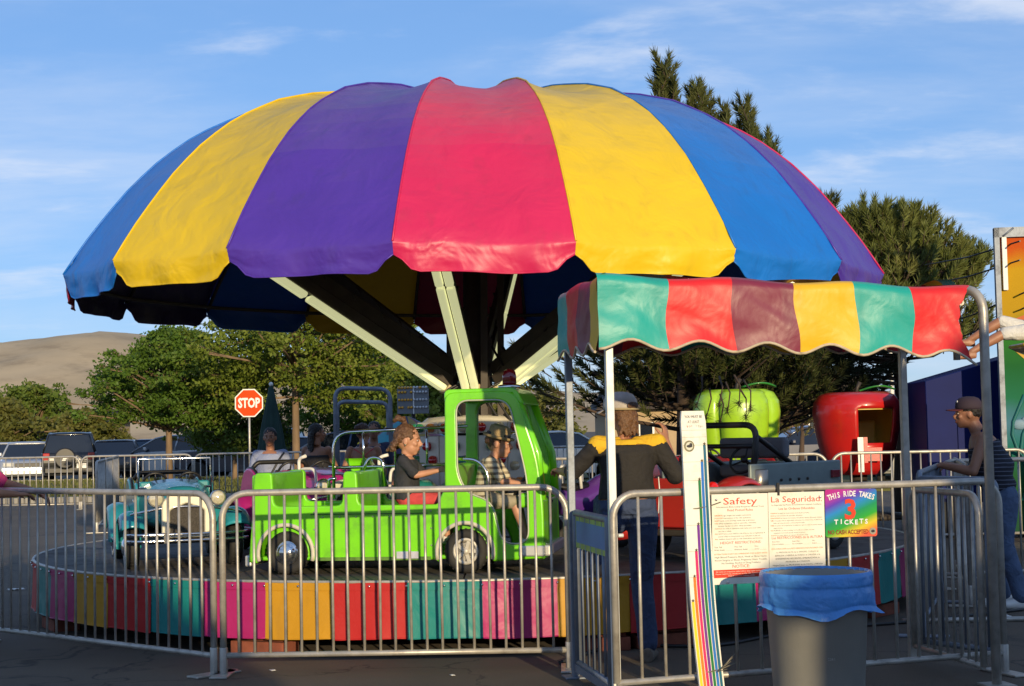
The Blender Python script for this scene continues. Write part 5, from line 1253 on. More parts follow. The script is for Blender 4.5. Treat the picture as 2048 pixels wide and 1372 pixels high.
J = stand(1.15, look=(0, 1, 0)); make_person('child in a violet T-shirt half hidden by the bulb drum', at(843, 18.9), R(160), J, 'b', cloth('violet_tee', (0.14, 0.08, 0.34)), cloth('dark_denim', (0.03, 0.04, 0.07)), m_white, 0.7, 1.95, hair=hair_bun, hairm=hairmat('dark_hair', (0.012, 0.009, 0.008)), vox=.010)

# seated children (facing local +y; turned so +y is the truck's forward)
def seated(h, **ov):
    k = h/1.70*1.0
    J = dict(pelvis=(0, 0, .09), chest=(0, .01, .36), neck=(0, .0, .58), head=(0, .03, .735), shR=(.155, 0, .52), shL=(-.155, 0, .52), elR=(.21, .12, .32), elL=(-.21, .12, .32),
             wrR=(.10, .34, .36), wrL=(-.10, .34, .36), hipR=(.085, .02, .08), hipL=(-.085, .02, .08), knR=(.10, .42, .10), knL=(-.10, .42, .10), anR=(.10, .46, -.30), anL=(-.10, .46, -.30), look=(0, 1, 0), up=(0, 0, 1), k=k)
    for q in list(J):
        if q not in ('look', 'up', 'k'): J[q] = tuple(c*k for c in J[q])
    J.update(ov); return J
TM = Matrix.Translation(tr.location) @ Matrix.Rotation(R(TH_T), 4, 'Z') @ Matrix.Diagonal((0.965, 0.965, 0.985, 1))
def in_truck(x, y, z): return TM @ Vector((x, y, z))
J = seated(1.10, belly=.022); k = J['k']
J.update(wrR=(.09*k, .36*k, .40*k), wrL=(-.08*k, .38*k, .42*k), elR=(.21*k, .15*k, .36*k), elL=(-.20*k, .15*k, .36*k), look=(-.05, 1, -.10), hnR=(.5, 0, .8), hnL=(-.5, 0, .8), curlR=1.3, curlL=1.3)
def girl_hair(b, M, J, k):
    cap_hair(b, M); random.seed(9)
    b.tube([(0.0, -.03, .12), (.0, -.05, .155), (.0, -.10, .165), (0, -.13, .13)], [.016, .026, .028, .012], 8, M=M)
    for i in range(12):
        a = -1.2+2.4*i/11; x = math.sin(a)*.075; y = -.06-.04*math.cos(a)
        b.tube([(x*.8, y*.7, .05), (x*1.1, y*1.1, -.03), (x*1.2+random.uniform(-.02, .02), y*1.3, -.06), (x*1.1, y*1.5+random.uniform(-.02, .02), -.095)], [.02, .022, .018, .008], 7, M=M)
t, HM = make_person('little girl in a dark grey T-shirt gripping the wheel in the green truck', in_truck(.04, -.17, .45), R(TH_T-90), J, 'c', cloth('charcoal_tee', (0.028, 0.030, 0.036)), cloth('coral_shorts', (0.55, 0.06, 0.06)), m_white, 0.85, 0.8, hair=girl_hair, hairm=hairmat('brown_hair', (0.12, 0.06, 0.03)), vox=.0065, headk=.93)
b = MB(); b.sphere((.088, -.005, -.034), .006, 8, 6, M=HM); b.build('earring', m_chrome, t)
J = seated(1.10); k = J['k']
J.update(chest=(0, .06*k, .34*k), neck=(0, .14*k, .54*k), head=(0, .20*k, .685*k), shR=(.15*k, .12*k, .49*k), shL=(-.15*k, .12*k, .49*k), elR=(.20*k, .26*k, .28*k), elL=(-.20*k, .26*k, .28*k), wrR=(.10*k, .48*k, .24*k), wrL=(-.10*k, .48*k, .24*k),
         knR=(.09*k, .36*k, .05*k), knL=(-.09*k, .36*k, .05*k), anR=(.08*k, .50*k, -.34*k), anL=(-.08*k, .46*k, -.34*k), look=(.05, 1, -.12), hnR=(.5, 0, .8), hnL=(-.5, 0, .8), curlR=1.3, curlL=1.3)
m_plaid = bpy.data.materials.new('plaid_cotton'); m_plaid.use_nodes = True
N, L = m_plaid.node_tree.nodes, m_plaid.node_tree.links; tcx = N.new('ShaderNodeTexCoord'); col = None
for ax, c1, c2, sc in (('X', (0.34, 0.30, 0.22), (0.055, 0.05, 0.05), 26), ('Z', (0.80, 0.72, 0.50), (0.20, 0.15, 0.09), 24)):
    wv = N.new('ShaderNodeTexWave'); wv.bands_direction = ax; wv.inputs['Scale'].default_value = sc/3; wv.inputs['Distortion'].default_value = 0.6; L.new(tcx.outputs['Object'], wv.inputs[0])
    rp = N.new('ShaderNodeValToRGB'); rp.color_ramp.interpolation = 'CONSTANT'; rp.color_ramp.elements[0].color = (*c2, 1); rp.color_ramp.elements[1].position = .45; rp.color_ramp.elements[1].color = (*c1, 1); L.new(wv.outputs[0], rp.inputs[0])
    if col is None: col = rp.outputs[0]
    else:
        mx_ = N.new('ShaderNodeMix'); mx_.data_type = 'RGBA'; mx_.inputs['Factor'].default_value = .5; L.new(col, mx_.inputs['A']); L.new(rp.outputs[0], mx_.inputs['B']); col = mx_.outputs['Result']
L.new(col, N['Principled BSDF'].inputs['Base Color']); N['Principled BSDF'].inputs['Roughness'].default_value = .85
def fedora(t, M):
    m_straw = mat('straw_hat', (0.34, 0.24, 0.11), 0.8, 0, 0.2, 60, 0.5, 200)
    T = M @ Matrix.Translation((0, -.012, .045)) @ Matrix.Rotation(R(-8), 4, 'X')
    b = MB(); b.lathe([(.135, .012), (.132, .0), (.11, -.004), (.092, .004), (.091, .05), (.085, .085), (.06, .098), (.03, .088), (.001, .085)], 28, M=T, wob=lambda a, z: .012*math.cos(2*a) if z < .02 else .004*math.cos(2*a)); h = b.build('hat', m_straw, t); h.modifiers.new('s', 'SOLIDIFY').thickness = .004
    b = MB(); b.lathe([(.094, .006), (.0945, .03), (.092, .036)], 28, M=T, caps=False); b.build('hat_band', m_black, h)
make_person('little boy in a plaid shirt and straw hat driving the green truck cab', in_truck(.61, -.22, .45), R(TH_T-90), J, 'c', m_plaid, cloth('khaki_shorts', (0.36, 0.31, 0.22)), m_white, 0.8, 0.95, hair=lambda b, M, J, k: cap_hair(b, M), hairm=hairmat('brown_hair', (0.075, 0.035, 0.018)), vox=.0065, hat=fedora, headk=.89)

# the operator, from behind, one foot up on the deck edge
opx = P(1262, 1000, 10.25); op = Vector((opx.x, opx.y, 0)); k = 1.0
OH = 1.76; k = OH/1.70
J = stand(OH)
J.update(pelvis=(-.02, .02, .96), chest=(-.02, .03, 1.22), neck=(-.01, .02, 1.42), head=(-.055, .05, 1.575), shR=(.175, .0, 1.365), shL=(-.205, .02, 1.36),
         elR=(.29, -.02, 1.16), wrR=(.262, .12, 1.375), hdR=(-.05, .2, 1), hnR=(.8, -.5, 0), curlR=1.1, elL=(-.36, .10, 1.20), wrL=(-.40, .32, 1.20), hdL=(-.1, 1, .1), hnL=(0, 0, 1), curlL=1.0,
         hipR=(.075, .0, .90), hipL=(-.10, .02, .90), knR=(.07, .06, .49), anR=(.085, -.02, .088), knL=(-.12, .30, .83), anL=(-.145, .28, .42), look=(-.55, .85, .02), footR=(.3, 1, 0), footL=(-.1, 1, 0), belly=.02)
J['anL'] = (-.13, .36, .60); J['knL'] = (-.12, .36, 1.0-.02)
m_opblack = cloth('black_work_shirt', (0.020, 0.018, 0.017)); m_opyel = cloth('gold_yoke', (0.70, 0.43, 0.02))
def cap_hat(t, M):
    m_cap_ = mat('washed_grey_cap', (0.46, 0.42, 0.38), 0.9, 0, 0.2, 20, 0.2, 150)
    T = M @ Matrix.Translation((0, -.012, .018)) @ Matrix.Scale(1.09, 4)
    b = MB(); b.lathe([(.091, 0), (.094, .02), (.089, .055), (.068, .085), (.035, .098), (.001, .101)], 28, M=T, wob=lambda a, z: .010*(math.sin(a)**2)); h = b.build('cap', m_cap_, t); h.modifiers.new('s', 'SOLIDIFY').thickness = .003
    b = MB(); b.grid(lambda u, v: T @ Vector((.082*math.sin((u-.5)*2.2)*(1+.05*v), .075*math.cos((u-.5)*2.2)+.085*v*math.cos((u-.5)*1.9)+.015, .012-.025*v-.02*abs(u-.5))), 14, 5); bl_ = b.build('bill', m_cap_, h); bl_.modifiers.new('s', 'SOLIDIFY').thickness = .004
    b = MB(); b.sphere((0, -.105, .022), (.042, .006, .022), 14, 8, M=T); b.build('back_opening', hairmat('brown_hair', (0.075, 0.035, 0.018)), h)
    b = MB(); b.tube([T @ Vector((.098*math.sin(a), -.103*math.cos(a)-.003, .003)) for a in np.linspace(-1.2, 1.2, 12)], .008, 6); b.build('cap_strap', mat('cap_tan', (0.36, 0.29, 0.16), .8), h)
t, HM = make_person('operator in a black and yellow shirt and grey cap seen from behind at the gate', op, R(6), J, 'a', m_opblack, cloth('operator_jeans', (0.035, 0.055, 0.12), wrinkle=.8), mat('scuffed_boot', (0.16, 0.13, 0.10), .8, 0, .3, 30), 0.98, 1.95, hair=lambda b, M, J, k: hair_long(b, M, J, k, .13, .058), hairm=hairmat('light_brown_hair', (0.15, 0.075, 0.035)), vox=.008, hat=cap_hat, hem=.06)
b = MB(); torso(b, J, k, .0215, lo=.80, hi=.96)
for s in 'RL':
    inn = Vector(J['neck']).lerp(Vector(J['sh'+s]), .35)+Vector((0, 0, -.045)); limb(b, [inn, Vector(J['sh'+s])+Vector((0, 0, .004))], [.067, .0685])
remesh(b, 'yoke', m_opyel, t, .008, 2)
b = MB(); b.tube([(.175, -.03, 1.16), (.178, -.04, 1.08), (.17, -.05, 1.0), (.165, -.05, .93)], .004, 5); b.build('piping', m_white, t)
b = MB(); b.lathe([(.03, -.05), (.045, -.03), (.045, .03), (.03, .05)], 14, M=Matrix.Translation((.25, .32, 1.36)) @ Matrix.Rotation(R(60), 4, 'X')); b.build('radio', m_black, t)

# man in a striped tank top leaning on the barrier at the right
J = stand(1.74); 
J.update(pelvis=(0, -.07, .94), chest=(0, .01, 1.19), neck=(0, .08, 1.39), head=(0, .155, 1.53), shR=(.19, .05, 1.33), shL=(-.19, .07, 1.33), elR=(.27, .06, 1.06), wrR=(.16, .32, 1.13), elL=(-.25, .16, 1.08), wrL=(-.10, .38, 1.13),
         knR=(.10, -.02, .50), anR=(.11, -.09, .088), knL=(-.10, -.08, .50), anL=(-.10, -.19, .088), hipR=(.085, -.10, .88), hipL=(-.085, -.10, .88), look=(0, 1, .0), hnR=(0, 0, 1), hnL=(0, 0, 1), curlR=1.0, curlL=1.0, belly=.055, hdR=(-.4, 1, -.2), hdL=(.4, 1, -.2))
m_tank = bpy.data.materials.new('striped_tank'); m_tank.use_nodes = True
N, L = m_tank.node_tree.nodes, m_tank.node_tree.links; tcx = N.new('ShaderNodeTexCoord'); wv = N.new('ShaderNodeTexWave'); wv.bands_direction = 'Z'; wv.inputs['Scale'].default_value = 9.5; wv.inputs['Distortion'].default_value = .8; L.new(tcx.outputs['Object'], wv.inputs[0])
rp = N.new('ShaderNodeValToRGB'); rp.color_ramp.elements[0].color = (.010, .012, .022, 1); rp.color_ramp.elements[0].position = .86; rp.color_ramp.elements[1].position = .93; rp.color_ramp.elements[1].color = (.10, .11, .15, 1); L.new(wv.outputs[0], rp.inputs[0]); L.new(rp.outputs[0], N['Principled BSDF'].inputs['Base Color']); N['Principled BSDF'].inputs['Roughness'].default_value = .85
def ball_cap(t, M):
    m_c = mat('dark_ball_cap', (0.03, 0.018, 0.03), 0.85, 0, 0.1); T = M @ Matrix.Translation((0, -.012, .035))
    b = MB(); b.lathe([(.091, 0), (.094, .02), (.089, .055), (.068, .085), (.035, .098), (.001, .101)], 28, M=T, wob=lambda a, z: .010*(math.sin(a)**2)); h = b.build('cap', m_c, t)
    b = MB(); b.grid(lambda u, v: T @ Vector((.082*math.sin((u-.5)*2.2), .075*math.cos((u-.5)*2.2)+.085*v*math.cos((u-.5)*1.9)+.015, .010-.010*v-.02*abs(u-.5))), 14, 5); bl_ = b.build('bill', mat('maroon_bill', (0.10, 0.015, 0.02), .85), h); bl_.modifiers.new('s', 'SOLIDIFY').thickness = .004
    b = MB(); b.sphere((-.02, .088, .058), (.018, .006, .014), 10, 6, M=T); b.build('cap_badge', m_white, h)
mp_ = P(1985, 1100, 12.75)
make_person('man in a dark striped tank top and cap leaning on the right barrier', (mp_.x, mp_.y, 0), R(82), J, 'b', m_tank, cloth('loose_blue_jeans', (0.075, 0.115, 0.20), wrinkle=.8), m_white, 0.0, 1.97, hair=lambda b, M, J, k: cap_hair(b, M), hairm=hairmat('dark_hair', (0.012, 0.009, 0.008)), hat=ball_cap, neckline=.86, hem=-.12)

# pink-sleeved person at the left edge: only the forearm on the rail is in the frame
J = stand(1.66); J.update(elL=(-.30, .30, 1.17), wrL=(-.20, .53, 1.10), shL=(-.19, .08, 1.36), hdL=(.25, 1, -.65), hnL=(-.3, 0, 1), curlL=.9, elR=(.26, .10, 1.12), wrR=(.20, .34, 1.10), curlR=.8, hnR=(0, 0, 1), look=(.2, 1, -.1))
make_person('person in a pink T-shirt leaning a forearm on the left barrier rail', (-3.90, 11.36, 0), R(-66), J, 'a', cloth('hot_pink_jersey', (0.75, 0.06, 0.22)), cloth('dark_denim', (0.03, 0.04, 0.07)), m_black, 0.95, 1.95, hair=hair_tail, hairm=hairmat('dark_hair', (0.012, 0.009, 0.008)), fem=1)
# ------------------------------------------------------------------ trees
def leaf_mesh(name, centers, sizes, normals_jit=1.0, aspect=0.6):
    n = len(centers); c = np.asarray(centers); s = np.asarray(sizes)[:, None]
    a = rng.normal(size=(n, 3)); a /= np.linalg.norm(a, axis=1)[:, None]
    q = rng.normal(size=(n, 3)); q[:, 2] += 0.8; bb = np.cross(a, q); bb /= np.linalg.norm(bb, axis=1)[:, None]
    v = np.empty((n, 4, 3)); v[:, 0] = c-a*s; v[:, 1] = c+bb*s*aspect; v[:, 2] = c+a*s; v[:, 3] = c-bb*s*aspect
    me = bpy.data.meshes.new(name); me.vertices.add(n*4); me.vertices.foreach_set('co', v.reshape(-1).astype(np.float32))
    me.loops.add(n*4); me.loops.foreach_set('vertex_index', np.arange(n*4, dtype=np.int32)); me.polygons.add(n)
    me.polygons.foreach_set('loop_start', np.arange(0, n*4, 4, dtype=np.int32)); me.update(calc_edges=True); return me
def leafmat(name, c1, c2, sc=1.3, tr=0.35):
    m = mat(name, c1, 0.55, 0, 0.35, 3.0, transl=tr, dirt=c2, dirt_amt=0.9, dscale=sc, spec=0.3); return m
m_bark = mat('tan_bark', (0.20, 0.135, 0.08), 0.9, 0, 0.4, 6, 0.8, 30, stretch=(1, 1, 0.25)); m_pbark = mat('pine_bark', (0.075, 0.05, 0.035), 0.95, 0, 0.4, 5, 1.0, 25, stretch=(1, 1, 0.4))
def broad_tree(label, base, trunk_h, clumps, nleaf, lm, tr_r=0.09, size=(0.05, 0.10), name='broadleaf_tree', group=None, lean=(0, 0), seed=1):
    """clumps: (dx, dy, z, rx, ry, rz) ellipsoids of foliage; leaves sit on twigs inside them"""
    t = thing(name, label, 'tree', base, 0, group); rn = np.random.default_rng(seed)
    b = MB(); top = Vector((lean[0], lean[1], trunk_h))
    zt = max(c[2] for c in clumps)
    b.tube([(0, 0, -0.1), (lean[0]*.2, lean[1]*.2, trunk_h*.35), top, (lean[0]*1.3, lean[1]*1.3, trunk_h+(zt-trunk_h)*.8)], [tr_r*1.35, tr_r, tr_r*.85, tr_r*.25], 10)
    for c in clumps:
        e = Vector(c[:3]); k = rn.uniform(.1, .75); s = top.lerp(Vector((lean[0]*1.3, lean[1]*1.3, trunk_h+(zt-trunk_h)*.8)), k)
        if s.z > e.z: s = top.copy(); s.z = min(s.z, e.z+.1)
        mid = s.lerp(e, .5)+Vector((0, 0, rn.uniform(-.05, .18)))
        b.tube([s, mid, e], [tr_r*.42, tr_r*.28, tr_r*.10], 6)
        for j in range(5):
            d = Vector(rn.normal(size=3)).normalized(); q = e+Vector((d.x*c[3], d.y*c[4], d.z*c[5]))*.85
            b.tube([e.lerp(mid, rn.uniform(0, .4)), e.lerp(q, .5)+Vector((0, 0, .05)), q], [tr_r*.12, tr_r*.08, tr_r*.03], 5)
    b.build('trunk', m_bark, t)
    vol = np.array([c[3]*c[4]+c[3]*c[5] for c in clumps]); cnt = (nleaf*vol/vol.sum()).astype(int); C, Z = [], []
    for c, n in zip(clumps, cnt):
        # layered sprays: leaves gather on short twigs, denser towards the outside
        nt = max(3, n//26); d = rn.normal(size=(nt, 3)); d /= np.linalg.norm(d, axis=1)[:, None]; rad = rn.uniform(.35, 1.12, nt)**.6
        tw = d*rad[:, None]*np.array(c[3:6])+np.array(c[:3])
        w = rn.integers(0, nt, n); off = rn.normal(size=(n, 3))*np.array([.16, .16, .075])*(c[3]/.8)**.5
        C.append(tw[w]+off); Z.append(rn.uniform(*size, n))
    meshobj('crown', leaf_mesh('crown', np.concatenate(C), np.concatenate(Z)), lm, t)
    return t
lm1 = leafmat('leaf_green', (0.095, 0.175, 0.022), (0.19, 0.24, 0.035)); lm2 = leafmat('leaf_yellowgreen', (0.155, 0.21, 0.026), (0.28, 0.30, 0.05)); lm3 = leafmat('leaf_olive', (0.13, 0.14, 0.03), (0.21, 0.18, 0.05)); lm4 = leafmat('leaf_bright', (0.12, 0.18, 0.028), (0.19, 0.22, 0.045))
def crown(n, cx, cy, z0, z1, rx, ry, r, seed, flat=.6, shape=lambda t: math.sin(math.pi*min(1, .12+.88*t)**.8)**.6):
    rn = np.random.default_rng(seed); out = []
    for i in range(n):
        t = (i+.5)/n; a = i*2.399+rn.uniform(-.3, .3); q = shape(t)*rn.uniform(.45, 1.0)
        s = r*rn.uniform(.7, 1.25)
        out.append((cx+math.cos(a)*q*rx, cy+math.sin(a)*q*ry, z0+(z1-z0)*t, s, s, s*flat))
    for i in range(n):                                    # stray sprays that break the outline
        t = rn.uniform(.05, 1.08); a = rn.uniform(0, 6.283); q = shape(min(1, t))*rn.uniform(1.05, 1.42)+.1; s = r*rn.uniform(.22, .45)
        out.append((cx+math.cos(a)*q*rx, cy+math.sin(a)*q*ry, z0+(z1-z0)*t+rn.uniform(-.1, .15), s, s, s*.6))
    return out
GT = 'broadleaf trees beyond the carousel'
D1 = 45; q = P(338, 880, D1)
broad_tree('wide green tree beyond the silver car, left of the stop sign', (q.x, q.y, 0), 1.7, crown(34, .25, 0, 1.95, 4.35, 2.2, 2.0, .60, 3, .5), 34000, lm1, .10, (.035, .075), group=GT, seed=3)
q = P(592, 880, 43)
t2 = broad_tree('yellow-green tree with bare straight trunk right of the stop sign', (q.x, q.y, 0), 2.1, crown(30, .1, 0, 2.05, 4.0, 1.75, 1.6, .50, 8)+[(-.9, -.1, 1.75, .5, .5, .22), (.75, 0, 1.75, .55, .5, .25), (1.5, .2, 2.2, .5, .5, .3), (1.75, .3, 1.75, .5, .5, .35), (-1.55, 0, 2.25, .5, .5, .3)], 34000, lm2, .075, (.026, .055), group=GT, seed=8); t2.scale = (1.40, 1.40, 1.36)
q = P(725, 880, 50)
t3 = broad_tree('dense green tree behind the grey tube arches', (q.x, q.y, 0), 1.2, crown(22, 0, 0, .9, 3.6, 1.7, 1.4, .55, 12), 20000, lm1, .08, (.035, .065), group=GT, seed=12); t3.scale = (1.42, 1.42, 1.38)
q = P(470, 880, 52)
broad_tree('low green tree behind the stop sign', (q.x, q.y, 0), 1.2, crown(20, 0, 0, 1.2, 3.4, 2.0, 1.5, .65, 21), 12000, lm4, .09, (.05, .10), group=GT, seed=21)
q = P(70, 880, 78)
broad_tree('rounded green tree at the left before the brown hill', (q.x, q.y, 0), 1.2, crown(24, 0, 0, 1.0, 4.0, 2.3, 2, .8, 31), 13000, lm4, .12, (.07, .14), group=GT, seed=31)
q = P(5, 880, 70)
broad_tree('olive brown tree at the left edge of the car park', (q.x, q.y, 0), 1.0, crown(20, 0, 0, .9, 3.0, 2.2, 1.8, .7, 35), 11000, lm3, .12, (.07, .13), group=GT, seed=35)
q = P(165, 880, 74)
broad_tree('olive bushy tree left of the wide green tree', (q.x, q.y, 0), .9, crown(20, 0, 0, .6, 2.7, 1.9, 1.8, .65, 38), 11000, lm3, .12, (.07, .13), group=GT, seed=38)
q = P(860, 880, 40)
broad_tree('sunlit green tree behind the bulb drum', (q.x, q.y, 0), 1.0, crown(18, 0, 0, .8, 3.0, 1.5, 1.2, .55, 41), 11000, lm2, .08, (.045, .085), group=GT, seed=41)
q = P(1040, 880, 55)
broad_tree('small olive tree seen under the awning between gate and truck', (q.x, q.y, 0), .9, crown(16, 0, 0, .7, 2.9, 2.2, 1.6, .6, 44), 9000, lm3, .09, (.06, .11), group=GT, seed=44)

def pine(label, base, h, shoots, trunk_r, seed, leaf=(0.075, 0.090, 0.024), leaf2=(0.12, 0.12, 0.032), needle=.15, nn=46, group='pine trees right of the carousel', wid=.0105, droop=0.0, name='pine_tree', trunk_pts=None):
    """shoots: (pos, axis, length); each a bottle-brush of needles on a twig from the trunk"""
    t = thing(name, label, 'tree', base, 0, group); rn = np.random.default_rng(seed)
    b = MB(); tp = trunk_pts or [(0, 0, -.1), (.05, 0, h*.4), (-.03, .05, h*.75), (0, 0, h*.97)]
    b.tube(tp, [trunk_r*1.2, trunk_r*.85, trunk_r*.45, trunk_r*.12], 10)
    tp = [Vector(p) for p in tp]
    def trunk_at(z):
        for i in range(len(tp)-1):
            if tp[i+1].z >= z or i == len(tp)-2:
                k = (z-tp[i].z)/max(1e-6, tp[i+1].z-tp[i].z); return tp[i].lerp(tp[i+1], max(0, min(1, k)))
    V_, n_all = [], 0
    for (p, ax, ln) in shoots:
        p = Vector(p); ax = Vector(ax).normalized(); s = trunk_at(max(.3, p.z-.25*(p.xy.length)))
        if rn.random() < .10:
            b.tube([s, s.lerp(p, .55)+Vector((0, 0, -.10)), p, p+ax*ln], [max(.012, trunk_r*.22), max(.010, trunk_r*.14), .010, .005], 5)
        else: b.tube([p-ax*.12, p, p+ax*ln], [.009, .008, .004], 4)
        A = np.array(ax); u = np.cross(A, [.3, .5, .81]); u /= np.linalg.norm(u); w = np.cross(A, u)
        n = max(18, int(nn*ln/.3)); k = rn.uniform(0, 1, n)**.8; an = rn.uniform(0, 6.283, n); tilt = .95-.55*k+rn.normal(0, .12, n)
        d = (np.cos(an)[:, None]*u+np.sin(an)[:, None]*w)*np.sin(tilt)[:, None]+A*np.cos(tilt)[:, None]
        o = np.array(p)+A*(k*ln)[:, None]; L_ = needle*rn.uniform(.75, 1.15, n)[:, None]
        side = np.cross(d, rn.normal(size=(n, 3))); side /= np.linalg.norm(side, axis=1)[:, None]; side *= wid
        tri = np.empty((n, 3, 3)); tri[:, 0] = o-side; tri[:, 1] = o+side; tri[:, 2] = o+d*L_; V_.append(tri)
    b.build('trunk', m_pbark, t)
    v = np.concatenate(V_); n = len(v); me = bpy.data.meshes.new('needles'); me.vertices.add(n*3); me.vertices.foreach_set('co', v.reshape(-1).astype(np.float32))
    me.loops.add(n*3); me.loops.foreach_set('vertex_index', np.arange(n*3, dtype=np.int32)); me.polygons.add(n); me.polygons.foreach_set('loop_start', np.arange(0, n*3, 3, dtype=np.int32)); me.update(calc_edges=True)
    meshobj('needles', me, leafmat('pine_needles_%d' % seed, leaf, leaf2, 1.6, .2), t); return t
def pine_shoots(n, h, r_at, seed, zlo, up=.55, ln=(.22, .42), cx=0, fill=.35):
    rn = np.random.default_rng(seed); out = []
    for i in range(n):
        z = zlo+(h-zlo)*rn.uniform(0, 1)**.9; rr = r_at(z); a = rn.uniform(0, 6.283); q = rr*(rn.uniform(fill, 1.0)**.55)
        lob = .75+.25*math.sin(a*3+z*2.3+seed)
        p = (cx+math.cos(a)*q*lob, math.sin(a)*q*lob, z+rn.uniform(-.1, .1)+.10*q)
        out.append((p, (math.cos(a)*.8, math.sin(a)*.8, up+rn.uniform(-.25, .5)), rn.uniform(*ln)))
    return out
# big pine behind the carousel: a loose crown whose leaders show above the dome
DA_ = 24.0; qa = P(1372, 860, DA_); base = Vector((qa.x, qa.y, 0))
sh = pine_shoots(1500, 5.9, lambda z: 3.3*(1-max(0, (z-1.6))/4.6)**.8*(0.55+.45*min(1, (z-1.0)/.8)), 51, 1.55, fill=.15)
for (px, py, n, ln) in ((1328, 118, 7, .34), (1318, 150, 4, .3), (1345, 165, 5, .3), (1385, 180, 3, .28), (1402, 165, 4, .3), (1418, 205, 2, .24), (1455, 212, 3, .28), (1490, 205, 4, .32), (1500, 235, 4, .3), (1515, 260, 4, .3), (1542, 268, 3, .26), (1553, 290, 2, .22), (1652, 388, 3, .25), (1665, 400, 2, .25), (1330, 190, 5, .3), (1480, 260, 5, .3)):
    for j in range(n):
        for w_ in range(3):
            q = P(px+random.uniform(-13, 13)*(.25+.3*j), py+24+j*14+random.uniform(-4, 8), DA_+random.uniform(-.3, .3))-base
            sh.append((tuple(q), (random.uniform(-.55, .55), random.uniform(-.4, .4), 1), ln*random.uniform(.55, 1)))
pine('tall dark pine behind the carousel with leaders above the dome', base, 6.6, sh, .17, 51, nn=70)
# second pine, right of the dome
DB_ = 26.0; qb = P(1800, 860, DB_); baseb = Vector((qb.x, qb.y, 0))
sh = []; rn = np.random.default_rng(61)
lob = [(1745, 462, 52, 36), (1795, 490, 80, 48), (1850, 515, 80, 45), (1905, 540, 55, 30), (1720, 510, 60, 70), (1800, 560, 120, 60), (1760, 640, 130, 60), (1880, 575, 70, 40), (1925, 535, 35, 18), (1838, 462, 22, 20), (1700, 570, 50, 70), (1680, 680, 90, 60), (1860, 650, 110, 50), (1955, 540, 25, 15)]
for (px, py, rx, ry) in lob:
    for j in range(int(rx*ry/30)+5):
        a = rn.uniform(0, 6.283); k = rn.uniform(0, 1)**.5
        q = P(px+math.cos(a)*k*rx, py+math.sin(a)*k*ry, DB_+rn.uniform(-1, 1)*rx/130)-baseb
        sh.append((tuple(q), (math.cos(a)*.5+.1, rn.uniform(-.6, .4), .9), rn.uniform(.18, .34)))
pine('bushy sunlit pine to the right of the dome above the awning', baseb, 4.6, sh, .13, 61, (0.13, 0.155, 0.038), (0.20, 0.20, 0.055), nn=60)
# lower pine mass under the awning, needles coloured dark in place of shade
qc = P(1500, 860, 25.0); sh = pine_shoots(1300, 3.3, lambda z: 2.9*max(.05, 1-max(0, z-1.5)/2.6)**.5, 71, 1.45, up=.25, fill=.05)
pine('pine with needles darkened for shade seen under the awning behind the apple cars', (qc.x, qc.y, 0), 3.4, sh, .14, 71, (0.020, 0.028, 0.010), (0.032, 0.040, 0.014), nn=60)
# small sunlit pine between the apples
qd = P(1597, 900, 36); sh = pine_shoots(150, 2.35, lambda z: .72*(1-abs(z-1.75)/1.0)**.5 if abs(z-1.75) < 1 else .05, 81, 1.25, ln=(.14, .25))
pine('small sunlit pine between the green and red apple cars', (qd.x, qd.y, 0), 2.4, sh, .09, 81, (0.17, 0.16, 0.045), (0.23, 0.19, 0.07), needle=.12, name='young_pine', trunk_pts=[(0, 0, -.1), (.05, 0, .6), (.1, 0, 1.3), (.02, 0, 2.3)])
# the hanging spray that crosses the green apple
qe = P(1440, 700, 16.5); sh = []
for (px, py) in ((1392, 812), (1405, 830), (1440, 812), (1452, 820), (1478, 815), (1490, 838), (1500, 822), (1440, 848), (1420, 845), (1480, 850)):
    q = P(px, py, 16.5)-P(1440, 600, 16.5); sh.append((tuple(q), (random.uniform(-.6, .6), random.uniform(-.3, .3), -.8), .05))
spray = thing('pine_branch', 'dark drooping pine branch hanging in front of the green apple', 'branch', P(1440, 640, 17.5))
b = MB(); O = P(1440, 640, 17.5)
ends = [(1392, 815), (1412, 838), (1438, 815), (1455, 826), (1478, 812), (1492, 838), (1502, 822), (1440, 850)]
Vn = []
for (px, py) in ends:
    e = P(px, py, 17.5+random.uniform(-.2, .2))-O; s = P(1440+(px-1440)*.75, py-62, 17.7)-O
    b.tube([s, s.lerp(e, .5)+Vector((.04, 0, .05)), e], [.012, .009, .005], 5)
    for j in range(60):
        k = random.random(); o = e.lerp(s, k*.16); d = Vector((random.gauss(0, 1), random.gauss(0, 1), random.gauss(-.2, .8))).normalized()*random.uniform(.07, .12); w = Vector((random.gauss(0, 1), random.gauss(0, 1), random.gauss(0, 1))).normalized()*.0035
        Vn.append((o-w, o+w, o+d))
# the bough that carries the spray, running back to the tall pine's trunk
b.tube([P(1440, 690, 17.7)-O, P(1420, 640, 19)-O, P(1390, 620, 22)-O, P(1374, 640, 24)-O], [.018, .03, .05, .07], 7)
b.build('twig', m_pbark, spray)
me = bpy.data.meshes.new('needles'); me.from_pydata([tuple(p) for t3 in Vn for p in t3], [], [(3*i, 3*i+1, 3*i+2) for i in range(len(Vn))]); meshobj('needles', me, leafmat('pine_needles_dark', (0.03, 0.04, 0.014), (0.04, 0.045, 0.018), 1.6, .15), spray)

